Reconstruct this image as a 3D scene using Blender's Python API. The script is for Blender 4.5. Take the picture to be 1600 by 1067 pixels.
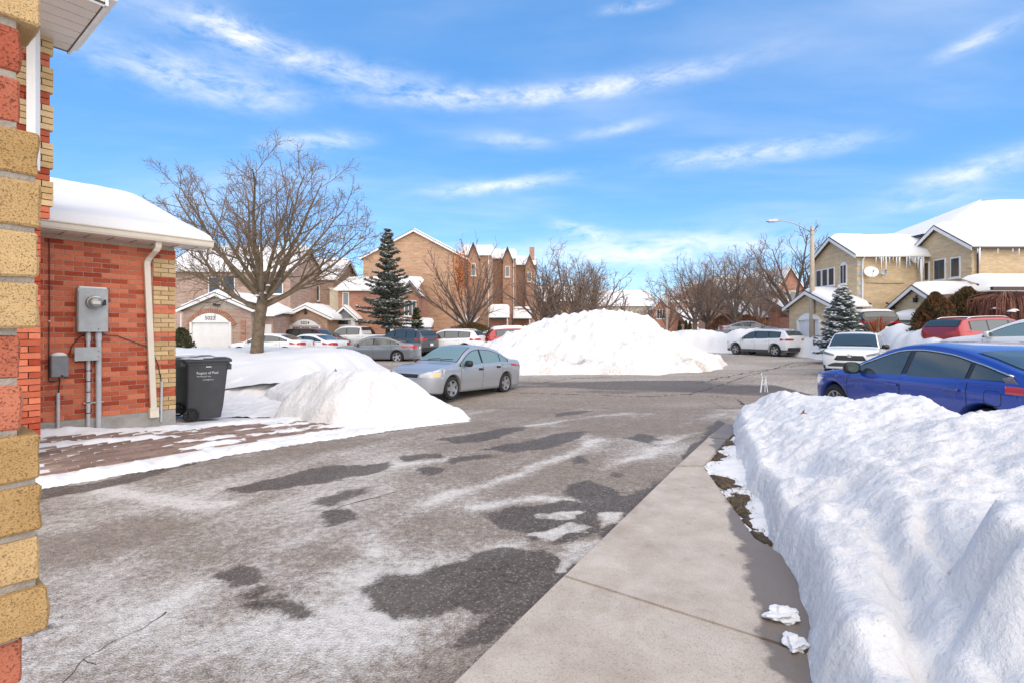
import bpy, bmesh, math, random
import numpy as np
from math import radians, sin, cos, pi, sqrt, atan2
from mathutils import Vector, Matrix, noise as mnoise

S = bpy.context.scene
C = S.collection
for o in list(bpy.data.objects):
    bpy.data.objects.remove(o)

# ------------------------------------------------------------------ camera
EYE = 1.62
F = 800.0
cam_d = bpy.data.cameras.new('camera')
cam = bpy.data.objects.new('camera', cam_d)
C.objects.link(cam)
cam.location = (0, 0, EYE)
cam.rotation_euler = (radians(90), 0, 0)
cam_d.sensor_width = 36
cam_d.lens = 18.0
cam_d.shift_y = -0.0109
cam_d.clip_start = 0.05
cam_d.clip_end = 3000
S.camera = cam
S.render.resolution_x = 1024
S.render.resolution_y = 682

# ------------------------------------------------------------------ sky
SUN_EL, SUN_AZ = radians(44), radians(160)      # azimuth from +Y towards +X
wd = bpy.data.worlds.new('World')
S.world = wd
wd.use_nodes = True
nt = wd.node_tree
for n in list(nt.nodes):
    nt.nodes.remove(n)


def N(tree, typ, **kw):
    n = tree.nodes.new(typ)
    for k, v in kw.items():
        if k.startswith('i_'):
            key = k[2:]
            key = int(key) if key.isdigit() else key.replace('_', ' ')
            n.inputs[key].default_value = v
        else:
            setattr(n, k, v)
    return n


def math_n(tree, op, a, b=None, c=None, clamp=False):
    n = tree.nodes.new('ShaderNodeMath')
    n.operation = op
    n.use_clamp = clamp
    for i, v in enumerate((a, b, c)):
        if v is None:
            continue
        if isinstance(v, (int, float)):
            n.inputs[i].default_value = v
        else:
            tree.links.new(v, n.inputs[i])
    return n.outputs[0]


def mixc(tree, fac, a, b, mode='MIX'):
    n = tree.nodes.new('ShaderNodeMix')
    n.data_type = 'RGBA'
    n.blend_type = mode
    n.clamp_factor = True
    for sock, v in ((n.inputs[0], fac), (n.inputs[6], a), (n.inputs[7], b)):
        if isinstance(v, (int, float)):
            sock.default_value = v
        elif isinstance(v, (tuple, list)):
            sock.default_value = tuple(v) if len(v) == 4 else (*v, 1)
        else:
            tree.links.new(v, sock)
    return n.outputs[2]


out = N(nt, 'ShaderNodeOutputWorld')
bg = N(nt, 'ShaderNodeBackground')
bg.inputs[1].default_value = 0.122
sky = N(nt, 'ShaderNodeTexSky')
sky.sky_type = 'NISHITA'
sky.sun_disc = False
sky.sun_elevation = SUN_EL
sky.sun_rotation = SUN_AZ
sky.altitude = 150
sky.air_density = 1.0
sky.dust_density = 0.05
sky.ozone_density = 3.0
tc = N(nt, 'ShaderNodeTexCoord')
sep = N(nt, 'ShaderNodeSeparateXYZ')
nt.links.new(tc.outputs['Generated'], sep.inputs[0])
dx, dy, dz = sep.outputs
az = math_n(nt, 'ARCTAN2', dx, dy)
el = math_n(nt, 'ARCSINE', dz)
# cirrus: noise on the cloud plane overhead
zc = math_n(nt, 'ADD', math_n(nt, 'MAXIMUM', dz, 0.0), 0.09)
u = math_n(nt, 'DIVIDE', dx, zc)
v = math_n(nt, 'DIVIDE', dy, zc)
cmb = N(nt, 'ShaderNodeCombineXYZ')
nt.links.new(u, cmb.inputs[0])
nt.links.new(v, cmb.inputs[1])
mp = N(nt, 'ShaderNodeMapping')
mp.inputs['Rotation'].default_value = (0, 0, radians(12))
mp.inputs['Scale'].default_value = (0.34, 0.9, 1)
nt.links.new(cmb.outputs[0], mp.inputs[0])
n1 = N(nt, 'ShaderNodeTexNoise', i_Scale=1.1, i_Detail=9.0, i_Roughness=0.56, i_Distortion=0.25)
nt.links.new(mp.outputs[0], n1.inputs['Vector'])
r1 = N(nt, 'ShaderNodeMapRange', i_1=0.43, i_2=0.80)
r1.interpolation_type = 'SMOOTHSTEP'
nt.links.new(n1.outputs[0], r1.inputs[0])
cov = math_n(nt, 'MULTIPLY', r1.outputs[0], 0.36)
# streaks of cirrus standing at their own bearings: (bearing, elevation, half length, half height, slope, density)
dirn = N(nt, 'ShaderNodeCombineXYZ')
nt.links.new(az, dirn.inputs[0])
nt.links.new(math_n(nt, 'MULTIPLY', el, 2.6), dirn.inputs[1])
nf = N(nt, 'ShaderNodeTexNoise', i_Scale=13.0, i_Detail=10.0, i_Roughness=0.68, i_Distortion=0.3)
nt.links.new(dirn.outputs[0], nf.inputs['Vector'])
nfr = N(nt, 'ShaderNodeMapRange', i_1=0.33, i_2=0.66)
nt.links.new(nf.outputs[0], nfr.inputs[0])


def px_dir(px, py):
    x, z = (px - 800) / F, (516 - py) / F
    return atan2(x, 1.0), math.asin(z / sqrt(1 + x * x + z * z))


STREAKS = [(480, 95, 210, 24, .08, .75), (850, 148, 270, 15, -.05, 1.0), (310, 125, 150, 32, .03, .85),
           (360, 42, 60, 20, .12, .8), (780, 291, 110, 10, -.12, .9), (1180, 240, 170, 16, .02, .8),
           (1530, 265, 150, 20, -.16, .8), (1530, 62, 70, 12, -.2, .7), (500, 222, 70, 13, -.15, .8),
           (990, 11, 50, 8, .0, .6), (910, 362, 45, 12, .25, .9), (1000, 395, 230, 26, -.02, 1.0),
           (1440, 318, 90, 8, -.1, .6), (800, 220, 60, 10, 0, .5), (960, 203, 60, 9, -.1, .5)]
for (px, py, hl, hh, sl, den) in STREAKS:
    a0, e0 = px_dir(px, py)
    a1, _ = px_dir(px + hl, py)
    _, e1 = px_dir(px, py - hh)
    la, le = abs(a1 - a0), abs(e1 - e0)
    da = math_n(nt, 'SUBTRACT', az, a0)
    de = math_n(nt, 'ADD', math_n(nt, 'SUBTRACT', el, e0), math_n(nt, 'MULTIPLY', da, sl))
    q = math_n(nt, 'ADD', math_n(nt, 'POWER', math_n(nt, 'ABSOLUTE', math_n(nt, 'DIVIDE', da, la)), 2.6),
               math_n(nt, 'POWER', math_n(nt, 'ABSOLUTE', math_n(nt, 'DIVIDE', de, le)), 2.0))
    m = math_n(nt, 'EXPONENT', math_n(nt, 'MULTIPLY', q, -1.0))
    m = math_n(nt, 'MULTIPLY', math_n(nt, 'MULTIPLY', m, nfr.outputs[0]), den * .8)
    cov = math_n(nt, 'ADD', cov, m)
cov = math_n(nt, 'MINIMUM', cov, 0.92)
hs = N(nt, 'ShaderNodeHueSaturation', i_Saturation=1.22, i_Value=1.5)
nt.links.new(sky.outputs[0], hs.inputs['Color'])
azure = mixc(nt, 0.45, hs.outputs[0], (1.25, 3.5, 7.6, 1))
skyc = mixc(nt, cov, azure, (8.6, 8.6, 8.7, 1))
nt.links.new(skyc, bg.inputs[0])
nt.links.new(bg.outputs[0], out.inputs[0])

# ------------------------------------------------------------------ sun
sd = bpy.data.lights.new('sun', 'SUN')
sd.energy = 4.3
sd.angle = radians(110)
sd.color = (1.0, 0.815, 0.57)
sun = bpy.data.objects.new('sun', sd)
C.objects.link(sun)
sv = Vector((sin(SUN_AZ) * cos(SUN_EL), cos(SUN_AZ) * cos(SUN_EL), sin(SUN_EL)))
sun.rotation_euler = (-sv).to_track_quat('-Z', 'Y').to_euler()

S.view_settings.view_transform = 'Standard'
S.view_settings.look = 'None'
S.view_settings.gamma = 1.0
S.view_settings.use_curve_mapping = False
S.view_settings.exposure = 0.24
S.render.engine = 'CYCLES'
S.cycles.max_bounces = 6
S.cycles.diffuse_bounces = 3
S.cycles.glossy_bounces = 3
S.cycles.caustics_reflective = False
S.cycles.caustics_refractive = False

# ------------------------------------------------------------------ helpers


def P(px, py, Y):
    """point seen at photo pixel (px, py) at depth Y"""
    return Vector(((px - 800) / F * Y, Y, EYE - (py - 516) / F * Y))


def tag(o, label=None, cat=None, group=None, kind=None):
    if label:
        o['label'] = label
    if cat:
        o['category'] = cat
    if group:
        o['group'] = group
    if kind:
        o['kind'] = kind
    return o


def empty(name, loc=(0, 0, 0), rz=0.0, label=None, cat=None, group=None):
    o = bpy.data.objects.new(name, None)
    C.objects.link(o)
    o.location = loc
    o.rotation_euler = (0, 0, rz)
    o.empty_display_size = 0.2
    return tag(o, label, cat, group)


def link(name, me, parent=None):
    o = bpy.data.objects.new(name, me)
    C.objects.link(o)
    if parent is not None:
        o.parent = parent
    return o


def copy_tree(o, parent=None):
    kids = list(o.children)
    c = o.copy()
    C.objects.link(c)
    c.parent = parent
    for k in kids:
        copy_tree(k, c)
    return c


class MB:
    """mesh builder: collects shapes and links them as one mesh object"""

    def __init__(self):
        self.v, self.f, self.mi = [], [], []

    def add(self, vs, fs, mi=0):
        b = len(self.v)
        self.v += [tuple(p) for p in vs]
        self.f += [tuple(b + i for i in q) for q in fs]
        self.mi += [mi] * len(fs)
        return self

    def box(self, c, s, M=None, mi=0):
        vs = [(c[0] + a * s[0] / 2, c[1] + b * s[1] / 2, c[2] + d * s[2] / 2)
              for a in (-1, 1) for b in (-1, 1) for d in (-1, 1)]
        if M is not None:
            vs = [M @ Vector(p) for p in vs]
        return self.add(vs, [(0, 1, 3, 2), (4, 6, 7, 5), (0, 4, 5, 1), (2, 3, 7, 6), (0, 2, 6, 4), (1, 5, 7, 3)], mi)

    def prism(self, poly, d, M=None, mi=0):
        """poly: list of (a, b) in local XZ, extruded along local Y from d[0] to d[1]"""
        n = len(poly)
        vs = [(a, d[0], b) for a, b in poly] + [(a, d[1], b) for a, b in poly]
        if M is not None:
            vs = [M @ Vector(p) for p in vs]
        ar = sum(poly[i][0] * poly[(i + 1) % n][1] - poly[(i + 1) % n][0] * poly[i][1] for i in range(n))
        fs = [tuple(range(n)), tuple(range(2 * n - 1, n - 1, -1))]
        fs += [(i, i + n, (i + 1) % n + n, (i + 1) % n) for i in range(n)]
        if ar < 0:
            fs = [q[::-1] for q in fs]
        return self.add(vs, fs, mi)

    def tube(self, pts, rad, n=6, cap=True, mi=0):
        pts = [Vector(p) for p in pts]
        m = len(pts)
        if isinstance(rad, (int, float)):
            rad = [rad] * m
        vs, fs = [], []
        up = None
        for i in range(m):
            t = (pts[min(i + 1, m - 1)] - pts[max(i - 1, 0)])
            if t.length < 1e-9:
                t = Vector((0, 0, 1))
            t.normalize()
            if up is None:
                up = Vector((1, 0, 0)) if abs(t.x) < 0.8 else Vector((0, 1, 0))
            a = (up - t * up.dot(t))
            if a.length < 1e-6:
                a = t.orthogonal()
            a.normalize()
            up = a
            b = t.cross(a)
            for k in range(n):
                th = 2 * pi * k / n
                vs.append(pts[i] + (a * cos(th) + b * sin(th)) * rad[i])
        for i in range(m - 1):
            for k in range(n):
                k2 = (k + 1) % n
                fs.append((i * n + k, i * n + k2, (i + 1) * n + k2, (i + 1) * n + k))
        if cap:
            fs.append(tuple(range(n - 1, -1, -1)))
            fs.append(tuple((m - 1) * n + k for k in range(n)))
        return self.add(vs, fs, mi)

    def lathe(self, prof, n=24, M=None, mi=0, close=False):
        """prof: (r, h) pairs, axis local Z"""
        vs, fs = [], []
        for r, h in prof:
            for k in range(n):
                th = 2 * pi * k / n
                vs.append(Vector((r * cos(th), r * sin(th), h)))
        if M is not None:
            vs = [M @ p for p in vs]
        m = len(prof)
        for i in range(m - 1 + (1 if close else 0)):
            j = (i + 1) % m
            for k in range(n):
                k2 = (k + 1) % n
                fs.append((i * n + k, i * n + k2, j * n + k2, j * n + k))
        if not close:
            if prof[0][0] > 1e-6:
                fs.append(tuple(range(n - 1, -1, -1)))
            if prof[-1][0] > 1e-6:
                fs.append(tuple((m - 1) * n + k for k in range(n)))
        return self.add(vs, fs, mi)

    def quad(self, a, b, c, d, mi=0):
        return self.add([a, b, c, d], [(0, 1, 2, 3)], mi)

    def mesh(self, name, mats, smooth=False, uv=True, bevel=0.0, fix=False):
        me = bpy.data.meshes.new(name)
        me.from_pydata(self.v, [], self.f)
        if not isinstance(mats, (list, tuple)):
            mats = [mats]
        for m in mats:
            me.materials.append(m)
        if len(mats) > 1:
            me.polygons.foreach_set('material_index', self.mi)
        if bevel > 0 or fix:
            bm = bmesh.new()
            bm.from_mesh(me)
            if fix:
                bmesh.ops.remove_doubles(bm, verts=bm.verts, dist=1e-5)
                bmesh.ops.recalc_face_normals(bm, faces=bm.faces)
            if bevel > 0:
                bmesh.ops.bevel(bm, geom=[e for e in bm.edges if len(e.link_faces) == 2 and e.calc_face_angle(0) > .5],
                                offset=bevel, segments=2, affect='EDGES', profile=.5)
            bm.to_mesh(me)
            bm.free()
        if uv:
            box_uv(me)
        if smooth:
            me.polygons.foreach_set('use_smooth', [True] * len(me.polygons))
        me.update()
        return me

    def build(self, name, mats, parent=None, smooth=False, uv=True, bevel=0.0, fix=False):
        return link(name, self.mesh(name, mats, smooth, uv, bevel, fix), parent)


def box_uv(me):
    uvl = me.uv_layers.new(name='UVMap')
    nl = len(me.loops)
    if nl == 0:
        return
    co = np.empty(len(me.vertices) * 3)
    me.vertices.foreach_get('co', co)
    co = co.reshape(-1, 3)
    vi = np.empty(nl, dtype=np.int32)
    me.loops.foreach_get('vertex_index', vi)
    nr = np.empty(len(me.polygons) * 3)
    me.polygons.foreach_get('normal', nr)
    nr = nr.reshape(-1, 3)
    lt = np.empty(len(me.polygons), dtype=np.int32)
    me.polygons.foreach_get('loop_total', lt)
    ln = np.repeat(nr, lt, axis=0)
    p = co[vi]
    tx, ty = -ln[:, 1], ln[:, 0]
    l = np.sqrt(tx ** 2 + ty ** 2) + 1e-9
    uu = (p[:, 0] * tx + p[:, 1] * ty) / l
    vv = p[:, 2].copy()
    flat = np.abs(ln[:, 2]) > .75
    uu[flat] = p[flat, 0]
    vv[flat] = p[flat, 1]
    uvl.data.foreach_set('uv', np.stack([uu, vv], 1).ravel())


def rotz(a):
    return Matrix.Rotation(a, 4, 'Z')


def frame(o, xdir):
    """matrix with origin o, local X along horizontal xdir, Z up"""
    x = Vector((xdir[0], xdir[1], 0)).normalized()
    z = Vector((0, 0, 1))
    y = z.cross(x)
    M = Matrix(((x.x, y.x, z.x, o[0]), (x.y, y.y, z.y, o[1]), (x.z, y.z, z.z, o[2]), (0, 0, 0, 1)))
    return M


def text_mesh(s, size, mat, depth=0.0, align='CENTER', xs=1.0):
    cu = bpy.data.curves.new('writing', 'FONT')
    cu.body = s
    cu.size = size
    cu.align_x = align
    cu.align_y = 'CENTER'
    cu.extrude = depth
    cu.resolution_u = 3
    o = bpy.data.objects.new('writing', cu)
    C.objects.link(o)
    dg = bpy.context.evaluated_depsgraph_get()
    me = bpy.data.meshes.new_from_object(o.evaluated_get(dg))
    bpy.data.objects.remove(o)
    bpy.data.curves.remove(cu)
    me.materials.clear()
    me.materials.append(mat)
    if xs != 1.0:
        for vtx in me.vertices:
            vtx.co.x *= xs
    return me


# ---------------------------------------------------------------- numpy noise
def _hash(ix, iy, seed):
    h = (ix.astype(np.int64) * 374761393 + iy.astype(np.int64) * 668265263 + seed * 982451653) & 0x7fffffff
    h = ((h ^ (h >> 13)) * 1274126177) & 0x7fffffff
    h = h ^ (h >> 16)
    return (h & 0xffff) / 65535.0


def vnoise(x, y, seed=0):
    ix, iy = np.floor(x), np.floor(y)
    fx, fy = x - ix, y - iy
    fx = fx * fx * fx * (fx * (fx * 6 - 15) + 10)
    fy = fy * fy * fy * (fy * (fy * 6 - 15) + 10)
    a, b = _hash(ix, iy, seed), _hash(ix + 1, iy, seed)
    c, d = _hash(ix, iy + 1, seed), _hash(ix + 1, iy + 1, seed)
    return (a + (b - a) * fx) * (1 - fy) + (c + (d - c) * fx) * fy


def fbm(x, y, sc=1.0, oct=5, seed=0, rough=.5):
    s, a, t = np.zeros_like(x), 1.0, 0.0
    ca, sa = cos(.6), sin(.6)
    x, y = x * sc, y * sc
    for i in range(oct):
        s += a * vnoise(x, y, seed + i * 17)
        t += a
        a *= rough
        x, y = 2.03 * (x * ca - y * sa), 2.03 * (x * sa + y * ca)
    return s / t * 2 - 1


def worley(x, y, sc=1.0, seed=0):
    """distance to the nearest scattered point, in cell units"""
    x, y = x * sc, y * sc
    ix, iy = np.floor(x), np.floor(y)
    d = np.full(x.shape, 9.0)
    for a in (-1, 0, 1):
        for b in (-1, 0, 1):
            px_ = ix + a + _hash(ix + a, iy + b, seed)
            py_ = iy + b + _hash(ix + a, iy + b, seed + 7)
            d = np.minimum(d, (x - px_) ** 2 + (y - py_) ** 2)
    return np.sqrt(d)


def sstep(a, b, x):
    t = np.clip((x - a) / (b - a), 0, 1)
    return t * t * (3 - 2 * t)


def sd_poly(X, Y, poly):
    """signed distance, positive inside"""
    d = np.full(X.shape, 1e9)
    ins = np.zeros(X.shape, bool)
    n = len(poly)
    for i in range(n):
        ax, ay = poly[i]
        bx, by = poly[(i + 1) % n]
        ex, ey = bx - ax, by - ay
        wx, wy = X - ax, Y - ay
        t = np.clip((wx * ex + wy * ey) / (ex * ex + ey * ey + 1e-12), 0, 1)
        d = np.minimum(d, (wx - ex * t) ** 2 + (wy - ey * t) ** 2)
        cnd = ((ay <= Y) != (by <= Y))
        with np.errstate(divide='ignore', invalid='ignore'):
            xi = ax + (Y - ay) / (by - ay if by != ay else 1e-9) * ex
        ins ^= cnd & (X < xi)
    d = np.sqrt(d)
    return np.where(ins, d, -d)


def grid_obj(name, xs, ys, zfun, mat, attrs=None, keep=None, parent=None, warp=None):
    X, Y = np.meshgrid(xs, ys)
    Z = zfun(X, Y)
    PX, PY = X, Y
    if warp is not None:
        PX, PY = warp(X, Y, Z)
    nx, ny = len(xs), len(ys)
    idx = np.arange(nx * ny).reshape(ny, nx)
    f = np.stack([idx[:-1, :-1], idx[:-1, 1:], idx[1:, 1:], idx[1:, :-1]], -1).reshape(-1, 4)
    if keep is not None:
        K = keep(X, Y, Z).ravel()
        f = f[K[f].any(axis=1)]
    used = np.unique(f)
    re = -np.ones(nx * ny, int)
    re[used] = np.arange(len(used))
    f = re[f]
    co = np.stack([PX.ravel(), PY.ravel(), Z.ravel()], 1)[used]
    me = bpy.data.meshes.new(name)
    me.vertices.add(len(co))
    me.vertices.foreach_set('co', co.ravel())
    me.loops.add(f.size)
    me.loops.foreach_set('vertex_index', f.ravel().astype(np.int32))
    me.polygons.add(len(f))
    me.polygons.foreach_set('loop_start', np.arange(0, f.size, 4, dtype=np.int32))
    me.polygons.foreach_set('loop_total', np.full(len(f), 4, dtype=np.int32))
    me.polygons.foreach_set('use_smooth', np.ones(len(f), bool))
    me.update(calc_edges=True)
    me.materials.append(mat)
    if attrs:
        for k, fn in attrs.items():
            a = me.attributes.new(k, 'FLOAT', 'POINT')
            a.data.foreach_set('value', fn(X, Y).ravel()[used].astype(np.float32))
    return link(name, me, parent)

# ================================================================ materials
def new_mat(name):
    m = bpy.data.materials.new(name)
    m.use_nodes = True
    t = m.node_tree
    b = t.nodes['Principled BSDF']
    return m, t, b


def mat(name, col, rough=.6, metal=0.0, var=0.0, vs=8.0, bump=0.0, bs=60.0, coat=0.0, spec=.5, col2=None, emit=None):
    m, t, b = new_mat(name)
    b.inputs['Roughness'].default_value = rough
    b.inputs['Metallic'].default_value = metal
    b.inputs['Specular IOR Level'].default_value = spec
    b.inputs['Coat Weight'].default_value = coat
    b.inputs['Coat Roughness'].default_value = .06
    c = (*col, 1)
    b.inputs['Base Color'].default_value = c
    if var > 0 or bump > 0:
        tcn = N(t, 'ShaderNodeTexCoord')
    if var > 0:
        nz = N(t, 'ShaderNodeTexNoise', i_Scale=vs, i_Detail=5.0, i_Roughness=.6)
        t.links.new(tcn.outputs['Object'], nz.inputs['Vector'])
        if col2 is None:
            col2 = tuple(x * (1 - var) for x in col)
            c = (*[min(1, x * (1 + var * .6)) for x in col], 1)
        mr = N(t, 'ShaderNodeMapRange', i_1=.3, i_2=.7)
        t.links.new(nz.outputs[0], mr.inputs[0])
        t.links.new(mixc(t, mr.outputs[0], (*col2, 1), c), b.inputs['Base Color'])
    if bump > 0:
        nb = N(t, 'ShaderNodeTexNoise', i_Scale=bs, i_Detail=4.0)
        t.links.new(tcn.outputs['Object'], nb.inputs['Vector'])
        bp = N(t, 'ShaderNodeBump', i_Strength=bump, i_Distance=.01)
        t.links.new(nb.outputs[0], bp.inputs['Height'])
        t.links.new(bp.outputs[0], b.inputs['Normal'])
    return m


def snow_mat(name, dirt=0.25, bs=9.0, bstr=.5, dirt_attr=False, fine=0.35):
    m, t, b = new_mat(name)
    tcn = N(t, 'ShaderNodeTexCoord')
    b.inputs['Roughness'].default_value = .75
    b.inputs['Specular IOR Level'].default_value = .25
    nz = N(t, 'ShaderNodeTexNoise', i_Scale=1.3, i_Detail=8.0, i_Roughness=.7)
    t.links.new(tcn.outputs['Object'], nz.inputs['Vector'])
    mr = N(t, 'ShaderNodeMapRange', i_1=.52, i_2=.75)
    t.links.new(nz.outputs[0], mr.inputs[0])
    n2 = N(t, 'ShaderNodeTexNoise', i_Scale=22.0, i_Detail=6.0, i_Roughness=.7)
    t.links.new(tcn.outputs['Object'], n2.inputs['Vector'])
    m2 = N(t, 'ShaderNodeMapRange', i_1=.45, i_2=.72)
    t.links.new(n2.outputs[0], m2.inputs[0])
    d = math_n(t, 'MULTIPLY', mr.outputs[0], math_n(t, 'ADD', m2.outputs[0], .25))
    d = math_n(t, 'MULTIPLY', d, dirt)
    if dirt_attr:
        at = N(t, 'ShaderNodeAttribute', attribute_name='dirt')
        dd = math_n(t, 'MULTIPLY', at.outputs['Fac'], math_n(t, 'ADD', math_n(t, 'MULTIPLY', m2.outputs[0], 1.3), .12))
        d = math_n(t, 'MINIMUM', math_n(t, 'ADD', d, dd), 1.0)
    vs_ = N(t, 'ShaderNodeTexVoronoi', i_Scale=26.0)
    t.links.new(tcn.outputs['Object'], vs_.inputs['Vector'])
    sk = N(t, 'ShaderNodeMapRange', i_1=.13, i_2=.07)
    t.links.new(vs_.outputs['Distance'], sk.inputs[0])
    sc_ = N(t, 'ShaderNodeSeparateColor')
    t.links.new(vs_.outputs['Color'], sc_.inputs[0])
    sk2 = N(t, 'ShaderNodeMapRange', i_1=.90, i_2=.93)
    t.links.new(sc_.outputs[0], sk2.inputs[0])
    d = math_n(t, 'ADD', d, math_n(t, 'MULTIPLY', math_n(t, 'MULTIPLY', sk.outputs[0], sk2.outputs[0]), .55 if dirt_attr else 0.0), clamp=True)
    col = mixc(t, d, (.755, .75, .74, 1), (.38, .32, .25, 1))
    t.links.new(col, b.inputs['Base Color'])
    nb = N(t, 'ShaderNodeTexNoise', i_Scale=bs, i_Detail=9.0, i_Roughness=.62)
    t.links.new(tcn.outputs['Object'], nb.inputs['Vector'])
    bp = N(t, 'ShaderNodeBump', i_Strength=bstr, i_Distance=.06)
    t.links.new(nb.outputs[0], bp.inputs['Height'])
    n4 = N(t, 'ShaderNodeTexNoise', i_Scale=140.0, i_Detail=3.0)
    t.links.new(tcn.outputs['Object'], n4.inputs['Vector'])
    bp2 = N(t, 'ShaderNodeBump', i_Strength=fine, i_Distance=.004)
    t.links.new(n4.outputs[0], bp2.inputs['Height'])
    t.links.new(bp.outputs[0], bp2.inputs['Normal'])
    t.links.new(bp2.outputs[0], b.inputs['Normal'])
    b.inputs['Subsurface Weight'].default_value = 0.0
    return m


def asphalt_mat(name):
    """wetness, salt film and dirt come from attributes of the surface; grit from fine noise"""
    m, t, b = new_mat(name)
    tcn = N(t, 'ShaderNodeTexCoord')
    O = tcn.outputs['Object']

    def att(nm):
        return N(t, 'ShaderNodeAttribute', attribute_name=nm).outputs['Fac']

    def noise(sc, det=6.0, ro=.6, dist=0.0):
        n = N(t, 'ShaderNodeTexNoise', i_Scale=sc, i_Detail=det, i_Roughness=ro, i_Distortion=dist)
        t.links.new(O, n.inputs['Vector'])
        return n.outputs[0]

    def rng(s, a, bb):
        n = N(t, 'ShaderNodeMapRange', i_1=a, i_2=bb)
        t.links.new(s, n.inputs[0])
        return n.outputs[0]
    vor = N(t, 'ShaderNodeTexVoronoi', i_Scale=95.0)
    t.links.new(O, vor.inputs['Vector'])
    grit = rng(vor.outputs['Color'], 0.0, 1.0)
    vor2 = N(t, 'ShaderNodeTexVoronoi', i_Scale=85.0)
    t.links.new(O, vor2.inputs['Vector'])
    g2 = N(t, 'ShaderNodeSeparateColor')
    t.links.new(vor2.outputs['Color'], g2.inputs[0])
    stone = rng(g2.outputs[0], .82, .95)
    # dry stone colour: light and dark aggregate at several sizes
    f1 = rng(noise(22, 10, .82), .38, .62)
    f2 = rng(noise(150, 4, .7), .34, .66)
    f3 = rng(noise(1.7, 6, .6), .3, .7)
    f4 = rng(noise(6.5, 8, .7), .36, .64)
    base = mixc(t, f1, (.115, .086, .063, 1), (.47, .385, .305, 1))
    base = mixc(t, math_n(t, 'MULTIPLY', f2, .45), base, (.44, .40, .355, 1))
    base = mixc(t, math_n(t, 'MULTIPLY', f3, .35), base, (.27, .21, .16, 1))
    base = mixc(t, math_n(t, 'MULTIPLY', rng(grit, .75, .95), .5), base, (.60, .57, .53, 1))
    base = mixc(t, math_n(t, 'MULTIPLY', rng(grit, .22, .05), .6), base, (.05, .042, .036, 1))
    base = mixc(t, math_n(t, 'MULTIPLY', f4, .42), base, (.12, .095, .075, 1))
    # salt and frost film, broken up by the grain of the stone
    sn = math_n(t, 'ADD', math_n(t, 'MULTIPLY', noise(16, 10, .82), .75), math_n(t, 'MULTIPLY', noise(120, 4, .7), .45))
    sm_ = N(t, 'ShaderNodeMapRange', i_1=.22, i_2=.60)
    t.links.new(math_n(t, 'ADD', math_n(t, 'MULTIPLY', att('salt'), .40), math_n(t, 'MULTIPLY', math_n(t, 'SUBTRACT', sn, .585), 1.9)), sm_.inputs[0])
    base = mixc(t, math_n(t, 'MULTIPLY', sm_.outputs[0], .92), base, (.76, .725, .675, 1))
    # damp and wet
    wn = math_n(t, 'ADD', math_n(t, 'MULTIPLY', noise(5.0, 8, .7), .6), math_n(t, 'MULTIPLY', noise(38, 8, .8), .55))
    w = math_n(t, 'ADD', att('wet'), math_n(t, 'MULTIPLY', math_n(t, 'SUBTRACT', wn, .575), 1.15))
    wm = N(t, 'ShaderNodeMapRange', i_1=.34, i_2=.60)
    wm.interpolation_type = 'SMOOTHSTEP'
    t.links.new(w, wm.inputs[0])
    wet = wm.outputs[0]
    dark = mixc(t, f1, (.030, .024, .019, 1), (.15, .115, .088, 1))
    dark = mixc(t, math_n(t, 'MULTIPLY', rng(noise(2.5, 5), .42, .66), .6), dark, (.125, .10, .082, 1))
    dark = mixc(t, math_n(t, 'MULTIPLY', stone, .30), dark, (.30, .275, .245, 1))
    base = mixc(t, math_n(t, 'MULTIPLY', wet, .92), base, dark)
    base = mixc(t, math_n(t, 'MULTIPLY', stone, .22), base, (.55, .52, .48, 1))
    # cracks
    ck = math_n(t, 'ADD', att('crack'), math_n(t, 'MULTIPLY', math_n(t, 'SUBTRACT', noise(20, 4), .5), .5))
    base = mixc(t, rng(ck, .45, .6), base, (.035, .03, .027, 1))
    t.links.new(base, b.inputs['Base Color'])
    b.inputs['Specular IOR Level'].default_value = .2
    ro = math_n(t, 'SUBTRACT', .88, math_n(t, 'MULTIPLY', wet, .38))
    t.links.new(ro, b.inputs['Roughness'])
    h = math_n(t, 'ADD', math_n(t, 'MULTIPLY', vor.outputs['Distance'], 1.0), math_n(t, 'MULTIPLY', noise(35, 6, .7), .9))
    bp = N(t, 'ShaderNodeBump', i_Strength=.8, i_Distance=.014)
    t.links.new(h, bp.inputs['Height'])
    t.links.new(bp.outputs[0], b.inputs['Normal'])
    return m


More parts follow.
